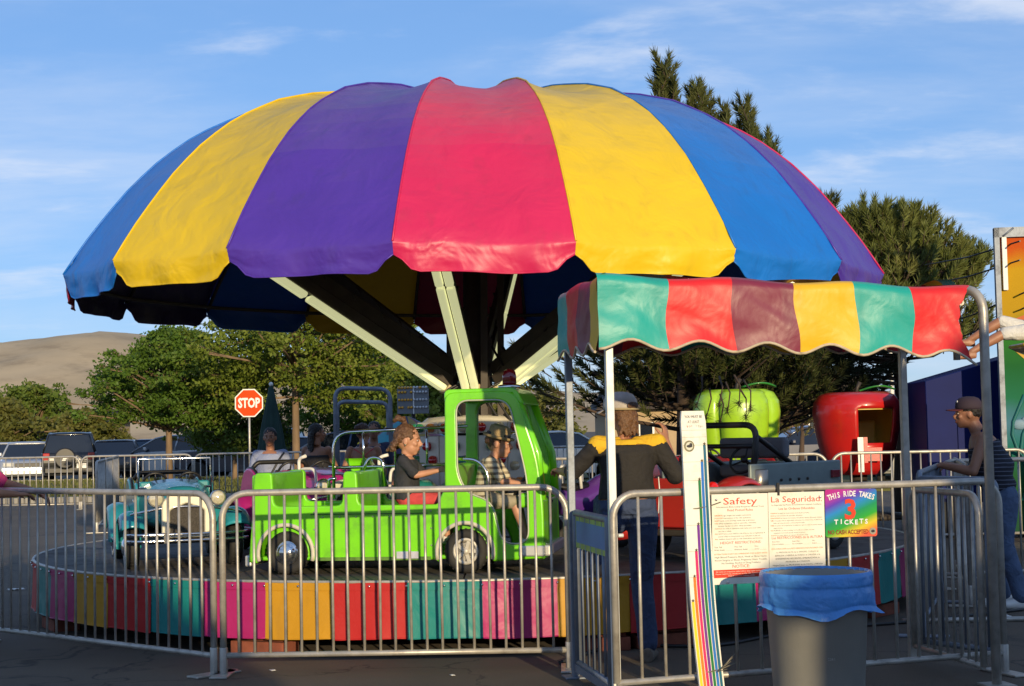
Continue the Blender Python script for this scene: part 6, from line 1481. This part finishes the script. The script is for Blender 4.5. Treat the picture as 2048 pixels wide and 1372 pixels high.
# ------------------------------------------------------------------ parked cars
def car(label, loc, rz, col, kind='sedan', cat='car', group='cars parked beyond the verge', plate=True, spare=False, metal=0.3):
    t = thing('parked_car', label, cat, loc, rz, group)
    m = mat('car_paint_%s' % str(col), col, 0.28, metal, 0.03, 2, coat=0.7)
    K = {'sedan': dict(L=4.6, W=1.78, belt=.88, roof=1.42, prof=[(-2.28, .35), (-2.3, .62), (-2.22, .92), (-1.55, .98), (1.0, .96), (2.05, .80), (2.28, .60), (2.26, .33)], cab=[(-1.75, .95), (-1.05, 1.38), (.05, 1.42), (.55, 1.36), (1.25, .93)]),
         'suv': dict(L=4.5, W=1.82, belt=1.02, roof=1.72, prof=[(-2.18, .42), (-2.22, .75), (-2.18, 1.06), (-1.5, 1.08), (1.0, 1.05), (2.1, .95), (2.25, .68), (2.22, .40)], cab=[(-2.12, 1.05), (-1.95, 1.64), (-1.6, 1.71), (.2, 1.72), (.55, 1.66), (1.18, 1.03)]),
         'hatch': dict(L=4.5, W=1.80, belt=.98, roof=1.56, prof=[(-2.18, .38), (-2.22, .75), (-2.05, 1.02), (-1.4, 1.06), (1.0, 1.00), (2.1, .84), (2.25, .62), (2.22, .36)], cab=[(-2.0, 1.03), (-1.35, 1.45), (-.7, 1.56), (.1, 1.55), (.5, 1.47), (1.35, .98)])}[kind]
    W_ = K['W']/2
    # hull with wheel arches
    wr = .33; xs = (-1.38, 1.38)
    out = round_poly(K['prof'], .12, 3)
    bottom = [(2.1, .28)]+arc(xs[1], .33, .40, -8, 188, 10)+arc(xs[0], .33, .40, -8, 188, 10)+[(-2.1, .28)]
    b = MB(); poly = out+bottom; n = len(poly)
    vs = []
    for y, sc in ((-W_, .97), (-W_+.06, 1.0), (W_-.06, 1.0), (W_, .97)):
        for x, z in poly: vs.append((x*sc, y, z if z < .5 else .5+(z-.5)*(.985 if sc < 1 else 1)))
    fs = [tuple(range(n)), tuple(range(3*n, 4*n))]+[(k*n+i, k*n+(i+1) % n, (k+1)*n+(i+1) % n, (k+1)*n+i) for k in range(3) for i in range(n)]
    b.add(vs, fs); b.build('body', m, t, bevel=.02)
    cab_ = K['cab']; n = len(cab_); zb, zt = cab_[0][1], K['roof']
    def wy(z): return W_-.06-.20*(z-zb)/(zt-zb)
    b = MB(); vs = [(x, -wy(z), z) for x, z in cab_]+[(x, wy(z), z) for x, z in cab_]
    b.add(vs, [tuple(range(n)), tuple(reversed(range(n, 2*n)))]+[(i, i+n, (i+1) % n+n, (i+1) % n) for i in range(n)]); b.build('windows', m_glass, t)
    b = MB()
    rp = [(x, z) for x, z in cab_ if z > zb+.6*(zt-zb)]
    vs = []
    for x, z in rp: vs += [(x, -wy(z)-.012, z+.012), (x, -wy(z)*.6, z+.035), (x, wy(z)*.6, z+.035), (x, wy(z)+.012, z+.012)]
    b.add(vs, [(4*i+j, 4*i+j+1, 4*i+5+j, 4*i+4+j) for i in range(len(rp)-1) for j in range(3)], True); ro = b.build('roof', m, t); ro.modifiers.new('s', 'SOLIDIFY').thickness = .03
    b = MB()
    for s in (-1, 1):
        b.tube([(x, s*(wy(z)+.006), z) for x, z in cab_], .032, 6)
        for fx in (.36, .68):
            k = fx*(n-1)
        xm = -.25; b.tube([(xm, s*(wy(zb)+.006), zb), (xm-.08, s*(wy(zt)+.006), zt-.02)], .035, 6)
        if kind != 'sedan': b.tube([(-1.25, s*(wy(zb)+.006), zb), (-1.35, s*(wy(zt-.1)+.006), zt-.12)], .04, 6)
    b.build('pillars', m, t)
    for x in xs:
        for s in (-1, 1): 
            w = MB(); T = Matrix.Translation((x, s*(W_-.10), .32)) @ Matrix.Rotation(R(-90*s), 4, 'X'); w.lathe([(.18, -.1), (.29, -.1), (.32, -.07), (.32, .07), (.29, .1), (.20, .1)], 20, M=T); wo = w.build('wheel', m_rubber, t)
            w = MB(); w.lathe([(.205, .08), (.19, .10), (.06, .085), (.001, .09)], 18, M=T); w.build('rim', m_chrome, wo)
    for s in (-1, 1):
        b = MB(); b.box((2.19, s*(W_-.28), .68), (.12, .36, .15)); b.build('headlight', mat('car_headlight', (.7, .7, .66), .1, .3, .1), t, bevel=.03)
        b = MB(); b.box((-2.20, s*(W_-.17), .80 if kind != 'suv' else .92), (.09, .22, .24)); b.build('taillight', mat('car_taillight', (.40, .015, .01), .15, 0, .1, coat=.5), t, bevel=.02)
        b = MB(); b.box((.78, s*(W_+.06), zb+.08), (.12, .18, .12)); b.build('mirror', m, t, bevel=.03)
    b = MB(); b.box((2.22, 0, .43), (.10, 1.60, .20)); b.box((-2.22, 0, .45), (.10, 1.60, .20)); b.build('bumpers', m if kind == 'sedan' else m_black, t, bevel=.03)
    b = MB(); b.box((2.24, 0, .66), (.04, .80, .13)); b.build('grille', m_black, t, bevel=.01)
    b = MB(); b.box((-2.275, .0 if not spare else -.42, .62 if not spare else .60), (.012, .32, .16)); b.build('license_plate', m_white, t)
    if spare:
        w = MB(); T = Matrix.Translation((-2.24, .12, .86)) @ Matrix.Rotation(R(-90), 4, 'Y'); w.lathe([(.0, 0), (.34, 0), (.36, .03), (.36, .17), (.33, .20), (.30, .20), (.001, .205)], 24, M=T); sp_ = w.build('spare_wheel_cover', m_black, t)
        w = MB()
        for j in range(3): w.box((-2.455, .10+.05*j-.05, .90-.05*j), (.01, .22-.05*j, .035))
        w.build('cover_print', m_white, sp_)
    return t
def cpos(px, Y): q = P(px, 880, Y); return (q.x, q.y, 0)
SILV, DARK, NAVY, BLK, WHT = (.42, .44, .47), (.03, .032, .037), (.018, .024, .05), (.012, .013, .014), (.62, .62, .6)
car('silver sedan facing the fence left of the black off-roader', cpos(56, 57), R(-74), SILV, 'sedan')
car('black off-roader with spare wheel cover on its tailgate', cpos(143, 57), R(103), BLK, 'suv', spare=True)
car('dark sedan seen from behind between off-roader and silver car', cpos(232, 58), R(101), DARK, 'sedan')
car('silver crossover parked side-on behind the wide green tree', cpos(352, 57), R(172), SILV, 'hatch')
car('dark navy off-roader behind the stop sign', cpos(486, 56), R(176), NAVY, 'suv')
car('dark car farther back beside the silver crossover', cpos(300, 62), R(80), NAVY, 'sedan')
car('silver car in the far row at the left edge', cpos(20, 66), R(-80), SILV, 'sedan')
car('dark hatchback in the far row left', cpos(62, 72), R(-70), DARK, 'hatch')
car('white car in the far row behind the black off-roader', cpos(150, 76), R(-85), WHT, 'hatch')
car('dark car in the far row right of the black off-roader', cpos(205, 78), R(95), BLK, 'hatch')
car('pale car in the far row between the two trees', cpos(425, 70), R(90), WHT, 'sedan')
car('silver car behind the straight tree trunk', cpos(575, 56), R(170), SILV, 'sedan')
car('blue car behind the women at the back of the carousel', cpos(690, 48), R(175), (.05, .09, .2), 'hatch')
car('white sedan seen through the truck windshield', cpos(1110, 45), R(10), WHT, 'sedan')
car('dark blue car behind the young pine', cpos(1625, 44), R(185), NAVY, 'sedan')
car('white car to the right of the red apple', cpos(1818, 40), R(80), WHT, 'sedan')
car('small red car behind the right awning post', cpos(1845, 62), R(170), (.35, .02, .02), 'hatch')

# ------------------------------------------------------------------ street furniture behind the ride
q = P(498, 806, 39.0); ss = thing('stop_sign', 'red octagonal STOP sign on a steel pole', 'sign', (q.x, q.y, 0), R(3))
zc = q.z; rO = .34
octa = [(rO/math.cos(R(22.5))*math.cos(R(22.5+45*i)), rO/math.cos(R(22.5))*math.sin(R(22.5+45*i))) for i in range(8)]
b = MB(); b.prism([(x, zc+z) for x, z in octa], -.008, 0); pl = b.build('sign_plate', m_white, ss)
b = MB(); b.prism([(x*.92, zc+z*.92) for x, z in octa], -.011, -.0085); b.build('red_field', mat('stop_red', (.62, .062, .006), .7, 0, .05, spec=.15), pl)
merge_meshes([(text_mesh('STOP', .32, .53, 'CENTER', bold=.012), Matrix.Translation((0, -.013, zc-.105)) @ XZ)]).build('lettering', m_white, pl, fixn=False)
b = MB(); b.tube([(0, .03, 0), (0, .03, zc+.35)], .028, 8); b.build('pole', m_galv, ss)
# closed patio umbrella
q = P(542, 770, 21.5); um = thing('patio_umbrella', 'closed dark green patio umbrella behind the blue-shirted woman', 'umbrella', (q.x, q.y, 0))
m_um = mat('dark_green_canvas', (.008, .035, .028), .8, 0, .2, 6, .2, 100)
b = MB(); zt = q.z
b.lathe([(.001, zt), (.03, zt-.03), (.07, zt-.25), (.13, zt-.6), (.19, zt-1.0), (.21, zt-1.25), (.14, zt-1.3)], 40, wob=lambda a, z: .025*math.sin(a*8)*min(1, (zt-z)*1.2)); b.build('folded_canopy', m_um, um)
b = MB(); b.tube([(0, 0, 0), (0, 0, zt-.1)], .02, 8); b.lathe([(.25, 0), (.25, .05), (.06, .1)], 20); b.build('pole', m_dsteel, um)
b = MB(); b.sphere((0, 0, zt+.01), .03, 10, 8); b.build('finial', m_white, um)
# grey tube arches
for i, (x0, x1, y0, r_, Y) in enumerate(((670, 780, 776, .16, 22.0), (674, 776, 803, .13, 22.6))):
    a_, c_ = P(x0, y0, Y), P(x1, y0, Y); t = thing('tube_arch', ['taller grey steel tube arch behind the carousel', 'lower grey steel tube arch behind the taller one'][i], 'arch', (a_.x, a_.y, 0))
    b = MB(); w = c_.x-a_.x; b.tube(round_path([(0, 0, 0), (0, 0, a_.z), (w, 0, a_.z-.03), (w, 0, 0)], r_, 8), .03, 10); b.box((0, 0, .01), (.2, .2, .02)); b.box((w, 0, .01), (.2, .2, .02)); b.build('tube', m_dgalv, t)
    b = MB(); b.tube([(0, 0, .9), (w, 0, .9)], .02, 8); b.build('cross_rail', m_dgalv, t)
# bulb board
q = P(826, 802, 24); bd = thing('bulb_board', 'grey board with rows of yellow and clear bulbs above the small striped parasol', 'light board', (q.x, q.y, 0))
w, h = .47, .38; z0 = q.z-h/2
b = MB(); b.box((0, 0, q.z), (w, .05, h)); bo = b.build('board', mat('grey_board', (.19, .20, .21), .5, .2, .1), bd, bevel=.004)
b = MB(); b.tube([(0, .06, 0), (0, .06, q.z)], .03, 8); b.build('pole', m_dsteel, bd); b = MB(); b.box((.01, -.03, q.z), (.016, .02, h*1.02)); b.build('centre_strip', m_white, bo)
by = MB(); by.sphere((0, 0, 0), .021, 10, 6); mey, mew = by.mesh('bulb_y'), by.mesh('bulb_w'); mey.materials.append(mat('amber_bulb', (.75, .36, .02), .1, 0, 0, coat=.6)); mew.materials.append(mat('clear_bulb', (.62, .62, .62), .1, .2, 0, coat=.6))
for r_ in range(4):
    for c_ in range(10):
        if (r_, c_) in ((1, 3), (3, 2)): continue
        meshobj('bulb', mey if c_ < 5 or (r_ == 0 and c_ == 7) else mew, None, bo, Matrix.Translation((-w*.43+w*.095*c_, -.035, z0+h*(1.03 if r_ == 0 else .85-.30*(r_-1)))))
# small striped parasol
q = P(800, 833, 23.0); sp_ = thing('striped_parasol', 'small parasol with violet, yellow, pink and teal stripes behind the girl', 'parasol', (q.x+.1, q.y, 0))
b = MB(); b.tube([(0, 0, 0), (0, 0, q.z)], .025, 8); b.lathe([(.2, 0), (.2, .06), (.03, .08)], 16); b.build('pole', m_galv, sp_)
pc = [V['P'], V['Y'], V['K'], mat('parasol_teal', (.02, .25, .30), .5), V['P'], V['Y'], V['K'], mat('parasol_teal', (.02, .25, .30), .5), V['P'], V['Y'], V['K'], mat('parasol_teal', (.02, .25, .30), .5)]
for i in range(12):
    a0, a1 = R(30*i+10), R(30*i+40); b = MB()
    b.grid(lambda u, v: Vector((.03+.85*v*1.0, 0, 0)).length*Vector((math.cos(a0+(a1-a0)*u), math.sin(a0+(a1-a0)*u), 0))+Vector((0, 0, q.z-.42*v-.10*v*v)), 4, 8); b.build('stripe_panel', pc[i], sp_, fixn=False)
# low building far left, and a brown house behind the pines
m_tan = mat('tan_stucco', (.42, .31, .18), .9, 0, .1, 2); m_roof = mat('dark_roof', (.05, .04, .035), .9, 0, .2, 3)
def building(label, px, Y, w, h, rz=0, m=m_tan):
    q = P(px, 880, Y); t = thing('building', label, 'building', (q.x, q.y, 0), rz)
    b = MB(); b.box((0, 4, h/2), (w, 8, h)); wl_ = b.build('wall', m, t)
    b = MB(); b.prism([(-w/2-.4, h), (w/2+.4, h), (w/2-.3, h+.9), (-w/2+.3, h+.9)], -.6, 8.5); b.build('roof', m_roof, t)
    for i in range(max(2, int(w/2.6))):
        x = -w/2+1.3+2.6*i
        b = MB(); b.box((x, -.01, h*.52), (1.15, .08, 1.1)); f = b.build('window_frame', m_white, t); b = MB(); b.box((x, -.055, h*.52), (1.0, .02, .95)); b.build('pane', m_glass, f)
        b = MB(); b.box((x, -.07, h*.52), (.05, .02, .95)); b.build('mullion', m_white, f)
    return t
building('low tan building beyond the car park at the left', 118, 105, 5.5, 2.6)
building('tan house seen beside the operator under the awning', 1300, 62, 3.4, 2.2)
building('brown building behind the young pine', 1560, 80, 9, 3.0, 0, mat('brown_stucco', (.14, .085, .06), .9, 0, .1, 2))
# lamp post glimpsed above the apples
for px, Y, top, lab in ((1450, 34, 700, 'thin white light pole above the green apple'), (1781, 30, 700, 'thin white light pole behind the red apple')):
    q = P(px, top, Y); t = thing('light_pole', lab, 'pole', (q.x, q.y, 0)); b = MB(); b.tube([(0, 0, 0), (0, 0, 4.2)], [.05, .03], 8); b.build('shaft', m_white, t); b = MB(); b.box((0, -.12, 4.2), (.12, .4, .08)); b.build('lamp_head', m_galv, t)

# ------------------------------------------------------------------ apple ride cars
m_ared = gloss('apple_red', (.50, .014, .012), .3); m_agreen = gloss('apple_green', (.33, .58, .02), .3); m_cream = mat('apple_yellow_inside', (.55, .38, .06), .5, 0, .1, 4)
def apple(label, px, Y, zlo, zhi, wid, m, leafm, openings, rz=0, lobes=5, amp=.06):
    q = P(px, 860, Y); t = thing('apple_car', label, 'ride car', (q.x, q.y, 0), rz, 'apple-shaped cars of the ride behind')
    H, R0 = zhi-zlo, wid/2
    def rad(v, a):
        z = v
        base = [(.0, .60), (.12, .74), (.35, .90), (.6, 1.0), (.8, 1.0), (.92, .90), (.98, .70), (1.0, .45), (.97, .2), (.93, .02)]
        return base
    pf = [(.001, .02), (.55, .0), (.70, .06), (.80, .18), (.90, .38), (.97, .58), (1.0, .76), (.97, .88), (.86, .965), (.68, 1.0), (.45, .985), (.2, .95), (.001, .93)]
    ks = np.linspace(0, 1, len(pf))
    def fn(u, v):
        r_ = float(np.interp(v, ks, [p[0] for p in pf])); z = float(np.interp(v, ks, [p[1] for p in pf])); a = 2*math.pi*u
        r_ *= 1-amp*(1-abs(math.cos(a*lobes/2)))**3*2.2 if lobes else 1
        return Vector((r_*R0*math.cos(a), r_*R0*math.sin(a), zlo+z*H))
    b = MB(); NU, NV = 72, 36
    vs = [fn(i/NU, j/NV) for j in range(NV+1) for i in range(NU)]; fs = []
    inner = []
    for j in range(NV):
        for i in range(NU):
            c = (vs[j*NU+i]+vs[(j+1)*NU+(i+1) % NU])/2; ang = math.degrees(math.atan2(c.y, c.x)); hz = (c.z-zlo)/H
            if any(abs((ang-a_+180) % 360-180) < w_ and lo < hz < hi for (a_, w_, lo, hi) in openings): continue
            fs.append((j*NU+i, j*NU+(i+1) % NU, (j+1)*NU+(i+1) % NU, (j+1)*NU+i))
    b.add(vs, fs, True); sh_ = b.build('shell', m, t, fixn=False); md = sh_.modifiers.new('s', 'SOLIDIFY'); md.thickness = .03; md.offset = -1
    b = MB(); b.add([Vector((v.x*.93, v.y*.93, zlo+(v.z-zlo)*.96+.015)) for v in vs], fs, True); b.build('lining', m_cream, t, fixn=False)
    b = MB(); b.box((0, .12, zlo+H*.30), (R0*1.1, R0*.5, H*.12)); b.box((0, .34, zlo+H*.48), (R0*1.1, .08, H*.35)); b.build('bench', m_cream, t, bevel=.03)
    b = MB(); b.lathe([(.12, 0), (.12, zlo+.03)], 16); b.lathe([(R0*1.1, .18), (R0*1.1, .24), (.1, .3)], 32); b.build('pedestal', m_dsteel, t)
    b = MB(); b.tube([(0, 0, zhi-.08), (.02, 0, zhi+.06), (.06, 0, zhi+.14)], [.03, .025, .03], 8); b.build('stem', m_dsteel, t)
    b = MB(); b.grid(lambda u, v: Vector((.05+.5*u, (v-.5)*.26*math.sin(math.pi*u)**.7, zhi+.03+.06*math.sin(u*3))), 10, 6); b.build('leaf', leafm, t).modifiers.new('s', 'SOLIDIFY').thickness = .02
    return t
m_leafg = gloss('apple_leaf_green', (.03, .22, .03), .35)
ra = apple('red apple ride car with yellow inside behind the right of the queue', 1714, 22, .78, 1.90, 1.19, m_ared, m_leafg, [(-72, 26, .36, .80)], 0, 0, 0)
b = MB(); b.box((-.02, -.60, 1.12), (.05, .02, .34)); b.box((.06, -.57, 1.06), (.28, .03, .18)); b.build('door_panel', m_ared, ra)
b = MB(); b.box((-.10, -.66, 1.06), (.075, .012, .46)); b.build('white_sticker', m_white, ra)
apple('lobed green apple ride car behind the height board', 1474, 21, .72, 1.95, 1.14, m_agreen, m_leafg, [(100, 24, .35, .75)], R(8), 4, .10)
#apple('second red apple ride car mostly hidden behind the operator', 1168, 27, .78, 1.95, 1.2, m_ared, m_leafg, [(-60, 26, .36, .80)], 0, 0, 0)

# ------------------------------------------------------------------ right edge: painted fun-ride front, blue trailer, rider
fy = 19.6; q = P(1986, 457, fy); fx, fz = q.x, q.z
ff = thing('fun_house', 'painted fun house wall with rainbow sky panel at the right edge', 'fun house', (fx, fy, 0), R(-8))
m_paint = bpy.data.materials.new('painted_scene'); m_paint.use_nodes = True
N, L = m_paint.node_tree.nodes, m_paint.node_tree.links; tcx = N.new('ShaderNodeTexCoord'); sx_ = N.new('ShaderNodeSeparateXYZ'); L.new(tcx.outputs['Object'], sx_.inputs[0])
nz = N.new('ShaderNodeTexNoise'); nz.inputs['Scale'].default_value = 1.6; nz.inputs['Detail'].default_value = 4; L.new(tcx.outputs['Object'], nz.inputs[0])
ad = N.new('ShaderNodeMath'); ad.operation = 'MULTIPLY_ADD'; L.new(nz.outputs[0], ad.inputs[0]); ad.inputs[1].default_value = .5; L.new(sx_.outputs[2], ad.inputs[2])
dv = N.new('ShaderNodeMath'); dv.operation = 'MULTIPLY_ADD'; L.new(ad.outputs[0], dv.inputs[0]); dv.inputs[1].default_value = 1/(fz+.5); dv.inputs[2].default_value = -.02
cr = N.new('ShaderNodeValToRGB'); e = cr.color_ramp.elements; e[0].position = 0; e[0].color = (.006, .05, .03, 1); e[1].position = 1; e[1].color = (.42, .015, .07, 1)
for pos, c in ((.22, (.006, .08, .02)), (.30, (.005, .13, .11)), (.38, (.05, .16, .24)), (.44, (.008, .13, .06)), (.54, (.005, .10, .02)), (.62, (.02, .15, .012)), (.68, (.40, .24, .005)), (.80, (.45, .26, .004)), (.86, (.45, .07, .002)), (.92, (.42, .05, .004)), (.955, (.42, .015, .06))):
    q2 = e.new(pos); q2.color = (*c, 1)
L.new(dv.outputs[0], cr.inputs[0]); L.new(cr.outputs[0], N['Principled BSDF'].inputs['Base Color']); N['Principled BSDF'].inputs['Roughness'].default_value = .65; N['Principled BSDF'].inputs['Specular IOR Level'].default_value = .15
b = MB(); b.box((1.6, 0, fz/2), (3.1, .05, fz-.25)); b.build('painted_panel', m_paint, ff)
b = MB(); b.box((.03, -.02, fz/2), (.06, .12, fz)); b.box((1.6, -.02, fz-.06), (3.2, .12, .12)); 
for i in range(12): b.tube([(.1+.26*i, -.08, fz-.11), (.23+.26*i, -.08, fz-.01)], .012, 5)
b.build('steel_frame', m_dgalv, ff)
b = MB(); b.box((.115, -.06, fz-.42), (.06, .03, .70)); b.build('light_strip', m_white, ff, bevel=.008)
m_grape = gloss('leaf_cluster_green', (.04, .25, .07)); rn = np.random.default_rng(4)
for i in range(26):
    b = MB(); b.sphere((0, 0, 0), (.055, .03, .06), 10, 6); o = b.build('green_orb', m_grape, ff); o.location = (.62+rn.uniform(-.26, .34), -.06, fz-.92+rn.uniform(-.28, .22))
for i, (x, z, w) in enumerate(((.45, 1.42, .28), (.75, 1.22, .3))):
    b = MB(); 
    for j in range(5): b.sphere((x+.12*(j-2)*w/.3, -.03, z+.05*math.sin(j*2)), (.10, .02, .065), 10, 6)
    b.build('painted_cloud', mat('cloud_blue', (.16, .27, .36), .6, 0, .1), ff)
b = MB()
for x0, z0, z1 in ((2040, 462, 560), (2040, 500, 600), (2060, 560, 690), (2060, 590, 730)):
    a_ = P(x0, z0+20, 19.2); c_ = P(1850, z1-30, 23.5); b.tube([a_, a_.lerp(c_, .5)+Vector((0, 0, -.04)), c_], .011, 5)
tag(b.build('guy_cable', m_black), 'thin dark steel cables running from the ride front to the left', 'cable')
q = P(1850, 760, 20.4); bt = thing('blue_trailer', 'dark blue trailer side behind the right awning posts', 'trailer', (q.x, q.y, 0), R(-4))
m_nv = mat('navy_panel', (.005, .012, .10), .6, 0, .12, 3, spec=.15)
w = P(1990, 700, 20.4).x-q.x+.6
b = MB(); b.prism([(0, .45), (w, .45), (w, P(1990, 695, 20.4).z), (0, P(1850, 762, 20.4).z)], 0, 1.9); b.build('body', m_nv, bt, bevel=.01)
for i in range(4):
    b = MB(); b.box((w*(i+.5)/4, -.012, 1.1), (w/4-.02, .016, 1.2)); b.build('side_panel', m_nv, bt)
for x in (.3, w-.3):
    b = MB(); T = Matrix.Translation((x, .1, .3)) @ Matrix.Rotation(R(90), 4, 'X'); b.lathe([(.15, -.1), (.3, -.1), (.3, .1), (.15, .1)], 20, M=T); b.build('wheel', m_rubber, bt)
# rider on the swinging seat, legs towards us
q = P(2040, 655, 16.0); J = seated(1.62); k = J['k']
J.update(knR=(.10*k, .38*k, .20*k), knL=(-.10*k, .40*k, .06*k), anR=(.12*k, .70*k, .02*k), anL=(-.12*k, .74*k, -.12*k), elR=(.30*k, -.12*k, .30*k), elL=(-.30*k, -.12*k, .30*k), wrR=(.26*k, -.10*k, .08*k), wrL=(-.26*k, -.10*k, .08*k), footR=(0, 1, .2), footL=(0, 1, 0))
make_person('rider with pale shorts on the yellow swing seat at the right edge', (q.x+.20, q.y, q.z-.12), R(86), J, 'b', cloth('pale_shirt', (.45, .45, .47)), cloth('white_shorts', (.6, .6, .58)), None, .7, .95, hair=hair_tail, hairm=hairmat('dark_hair', (0.012, 0.009, 0.008)))
sw = thing('ride_swing', 'yellow ride seat hung on cables at the right edge', 'ride seat', (q.x+.20, q.y, q.z-.14)); m_sy = gloss('seat_yellow', (.62, .40, .02))
b = MB(); b.grid(lambda u, v: Vector((-.25+.60*u, (v-.5)*.5, -.05-.10*math.sin(u*math.pi)+.35*max(0, u-.75)*2)), 14, 8); b.build('seat_shell', m_sy, sw).modifiers.new('s', 'SOLIDIFY').thickness = .03
b = MB(); b.box((.02, -.27, -.22), (.10, .02, .42), M=Matrix.Rotation(R(-25), 4, 'Y')); b.box((.02, .27, -.22), (.10, .02, .42), M=Matrix.Rotation(R(-25), 4, 'Y')); b.build('side_fin', m_sy, sw)
b = MB()
for y in (-.25, .25): b.tube([(.3, y, .1), (.5, y, 3.2)], .01, 5)
b.build('hanger_cable', m_black, sw)

# ------------------------------------------------------------------ unseen blockers added behind the camera to shade the foreground
def shade_box(label, x0, x1, y0, y1, h, roof=.25, name='shadow_block', cat='shade_box'):
    t = thing(name, label, cat, ((x0+x1)/2, (y0+y1)/2, 0)); w, d = x1-x0, y1-y0
    b = MB(); b.box((0, 0, h/2), (w, d, h)); b.build('wall', mat('shade_box_blue', (.05, .12, .30), .5, 0, .1, 3), t, bevel=.02)
    b = MB(); b.box((0, 0, h+roof/2), (w+.25, d+.25, roof)); b.build('roof', V['K'], t, bevel=.03)
    b = MB(); b.box((0, d/2+.02, 1.45), (w*.6, .04, .8)); f = b.build('window_frame', m_white, t); b = MB(); b.box((0, d/2+.045, 1.45), (w*.54, .02, .7)); b.build('pane', m_glass, f)
    b = MB(); b.box((0, d/2+.16, 1.0), (w*.7, .32, .04)); b.build('counter', m_galv, t)
    return t

def shade_gable(label, x0, x1, y0, y1, eave, ridge, ridge_x):
    t = thing('gable_blocker', label, 'blocker', (0, 0, 0))
    b = MB(); b.prism([(x0, eave), (x1, eave), (x1, eave+.02), (ridge_x+.25, ridge), (ridge_x-.25, ridge), (x0, eave+.02)], y0, y1); b.build('gable_roof', V['B'], t)
    for x in (x0+.05, x1-.05):
        for y in (y0+.05, y1-.05):
            b = MB(); b.tube([(x, y, 0), (x, y, eave)], .03, 8); b.build('post', m_galv, t)
    b = MB(); b.box(((x0+x1)/2, y0+.04, eave/2), (x1-x0, .03, eave)); b.build('back_wall', V['B'], t)
    return t
shade_gable('added unseen shadow tent behind the viewer', -2.6, 1.95, -5.2, -2.8, 2.15, 3.75, .15)  # added out of view; its slope shapes the shadow edge on the left
shade_box('tall shadow block added behind the viewer to the right', 6.05, 11.5, -4.0, -2.8, 3.95, .2, 'tall_shade_block', 'trailer')  # added out of view to shade the right side
shade_box('low shadow block added behind the viewer beside the tall one', 4.64, 5.95, -3.8, -2.9, 2.55, .2, 'low_shade_block', 'shade_box')  # added out of view; its edge sets the shadow line on the bin

# ------------------------------------------------------------------ litter and a cable on the asphalt
random.seed(21)
for i, (px, py, s_, lab) in enumerate(((32, 1180, .10, 'crumpled white paper on the ground at the far left'), (545, 1342, .03, 'tiny paper scrap on the asphalt before the left barrier foot'), (905, 1352, .025, 'tiny paper scrap on the lit asphalt before the green truck'), (2010, 1238, .12, 'flattened pale cup on the ground at the right edge'))):
    q = G(px, py); b = MB()
    b.grid(lambda u, v: Vector(((u-.5)*s_*1.6, (v-.5)*s_, .006+.25*s_*abs(mnoise.noise(Vector((u*3, v*3, i*4.1)))))), 6, 6); o = b.build('paper_scrap', m_white, fixn=False); o.location = (q.x, q.y, 0); o.rotation_euler = (0, 0, random.uniform(0, 3)); o.modifiers.new('s', 'SOLIDIFY').thickness = .002
    tag(o, lab, 'litter', 'litter on the asphalt')
pts = [G(1120, 1330), G(1230, 1290), G(1420, 1300), G(1600, 1262), G(1800, 1250), G(2048, 1222)]
b = MB(); b.tube(round_path([Vector((p.x, p.y, .014)) for p in pts], .4, 8), .012, 6)
tag(b.build('power_cable', m_black), 'black power cable lying on the asphalt across the queue area', 'cable')
q = G(1900, 1245); b = MB(); b.tube([(-.5, 0, .02), (.45, -.03, .02)], .02, 6); o = b.build('loose_bar', m_galv); o.location = (q.x+.15, q.y, 0); tag(o, 'loose steel bar lying on the ground by the right gate', 'bar')

# more paintwork on the ride front: pink blossoms, yellow rays, a teal vine
m_pk = mat('mural_pink', (.42, .03, .16), .6); m_ye = mat('mural_yellow', (.50, .30, .01), .6); m_te = mat('mural_teal', (.006, .12, .12), .6); m_or = mat('mural_orange', (.48, .09, .005), .6)
for i, (x, z) in enumerate(((.42, 1.66), (.28, 1.05), (.58, 1.0), (.9, 1.5), (.36, .72))):
    b = MB()
    for j in range(5): b.sphere((x+.06*math.cos(j*1.2566), -.034, z+.06*math.sin(j*1.2566)), (.045, .010, .045), 8, 5)
    b.build('painted_blossom', m_pk, ff)
for i in range(6):
    a = R(200+22*i); b = MB(); p = [(.95, fz-.85), (.95+1.0*math.cos(a), fz-.85+1.0*math.sin(a)), (.95+1.0*math.cos(a+.16), fz-.85+1.0*math.sin(a+.16))]; b.prism(p, -.034, -.026); b.build('painted_ray', m_ye if i % 2 else m_or, ff)
for i in range(3):
    b = MB(); b.tube([(.22+.1*i+.09*math.sin(k*.9+i), -.03, .5+.16*k) for k in range(9)], .022, 6); b.build('painted_vine', m_te, ff)
# the swing ride's mast and boom that carry the hanging seat
qs = sw.location; top = qs.z+3.2
mt = thing('swing_ride_mast', 'steel mast and boom of the swing ride beyond the right edge', 'mast', (qs.x+3.6, qs.y+.6, 0))
b = MB(); b.lathe([(.45, 0), (.45, .15), (.2, .2), (.16, top+.3), (.05, top+.5)], 20); b.build('mast_column', m_dgalv, mt)
b = MB()
for y in (-.25, .25): b.tube([(0, 0, top+.25), (-3.1, -.6+y, top+.02)], .035, 8)
b.tube([(-3.1, -.9, top+.0), (-3.1, -.3, top+.0)], .03, 8); b.build('boom', V['Y'], mt)
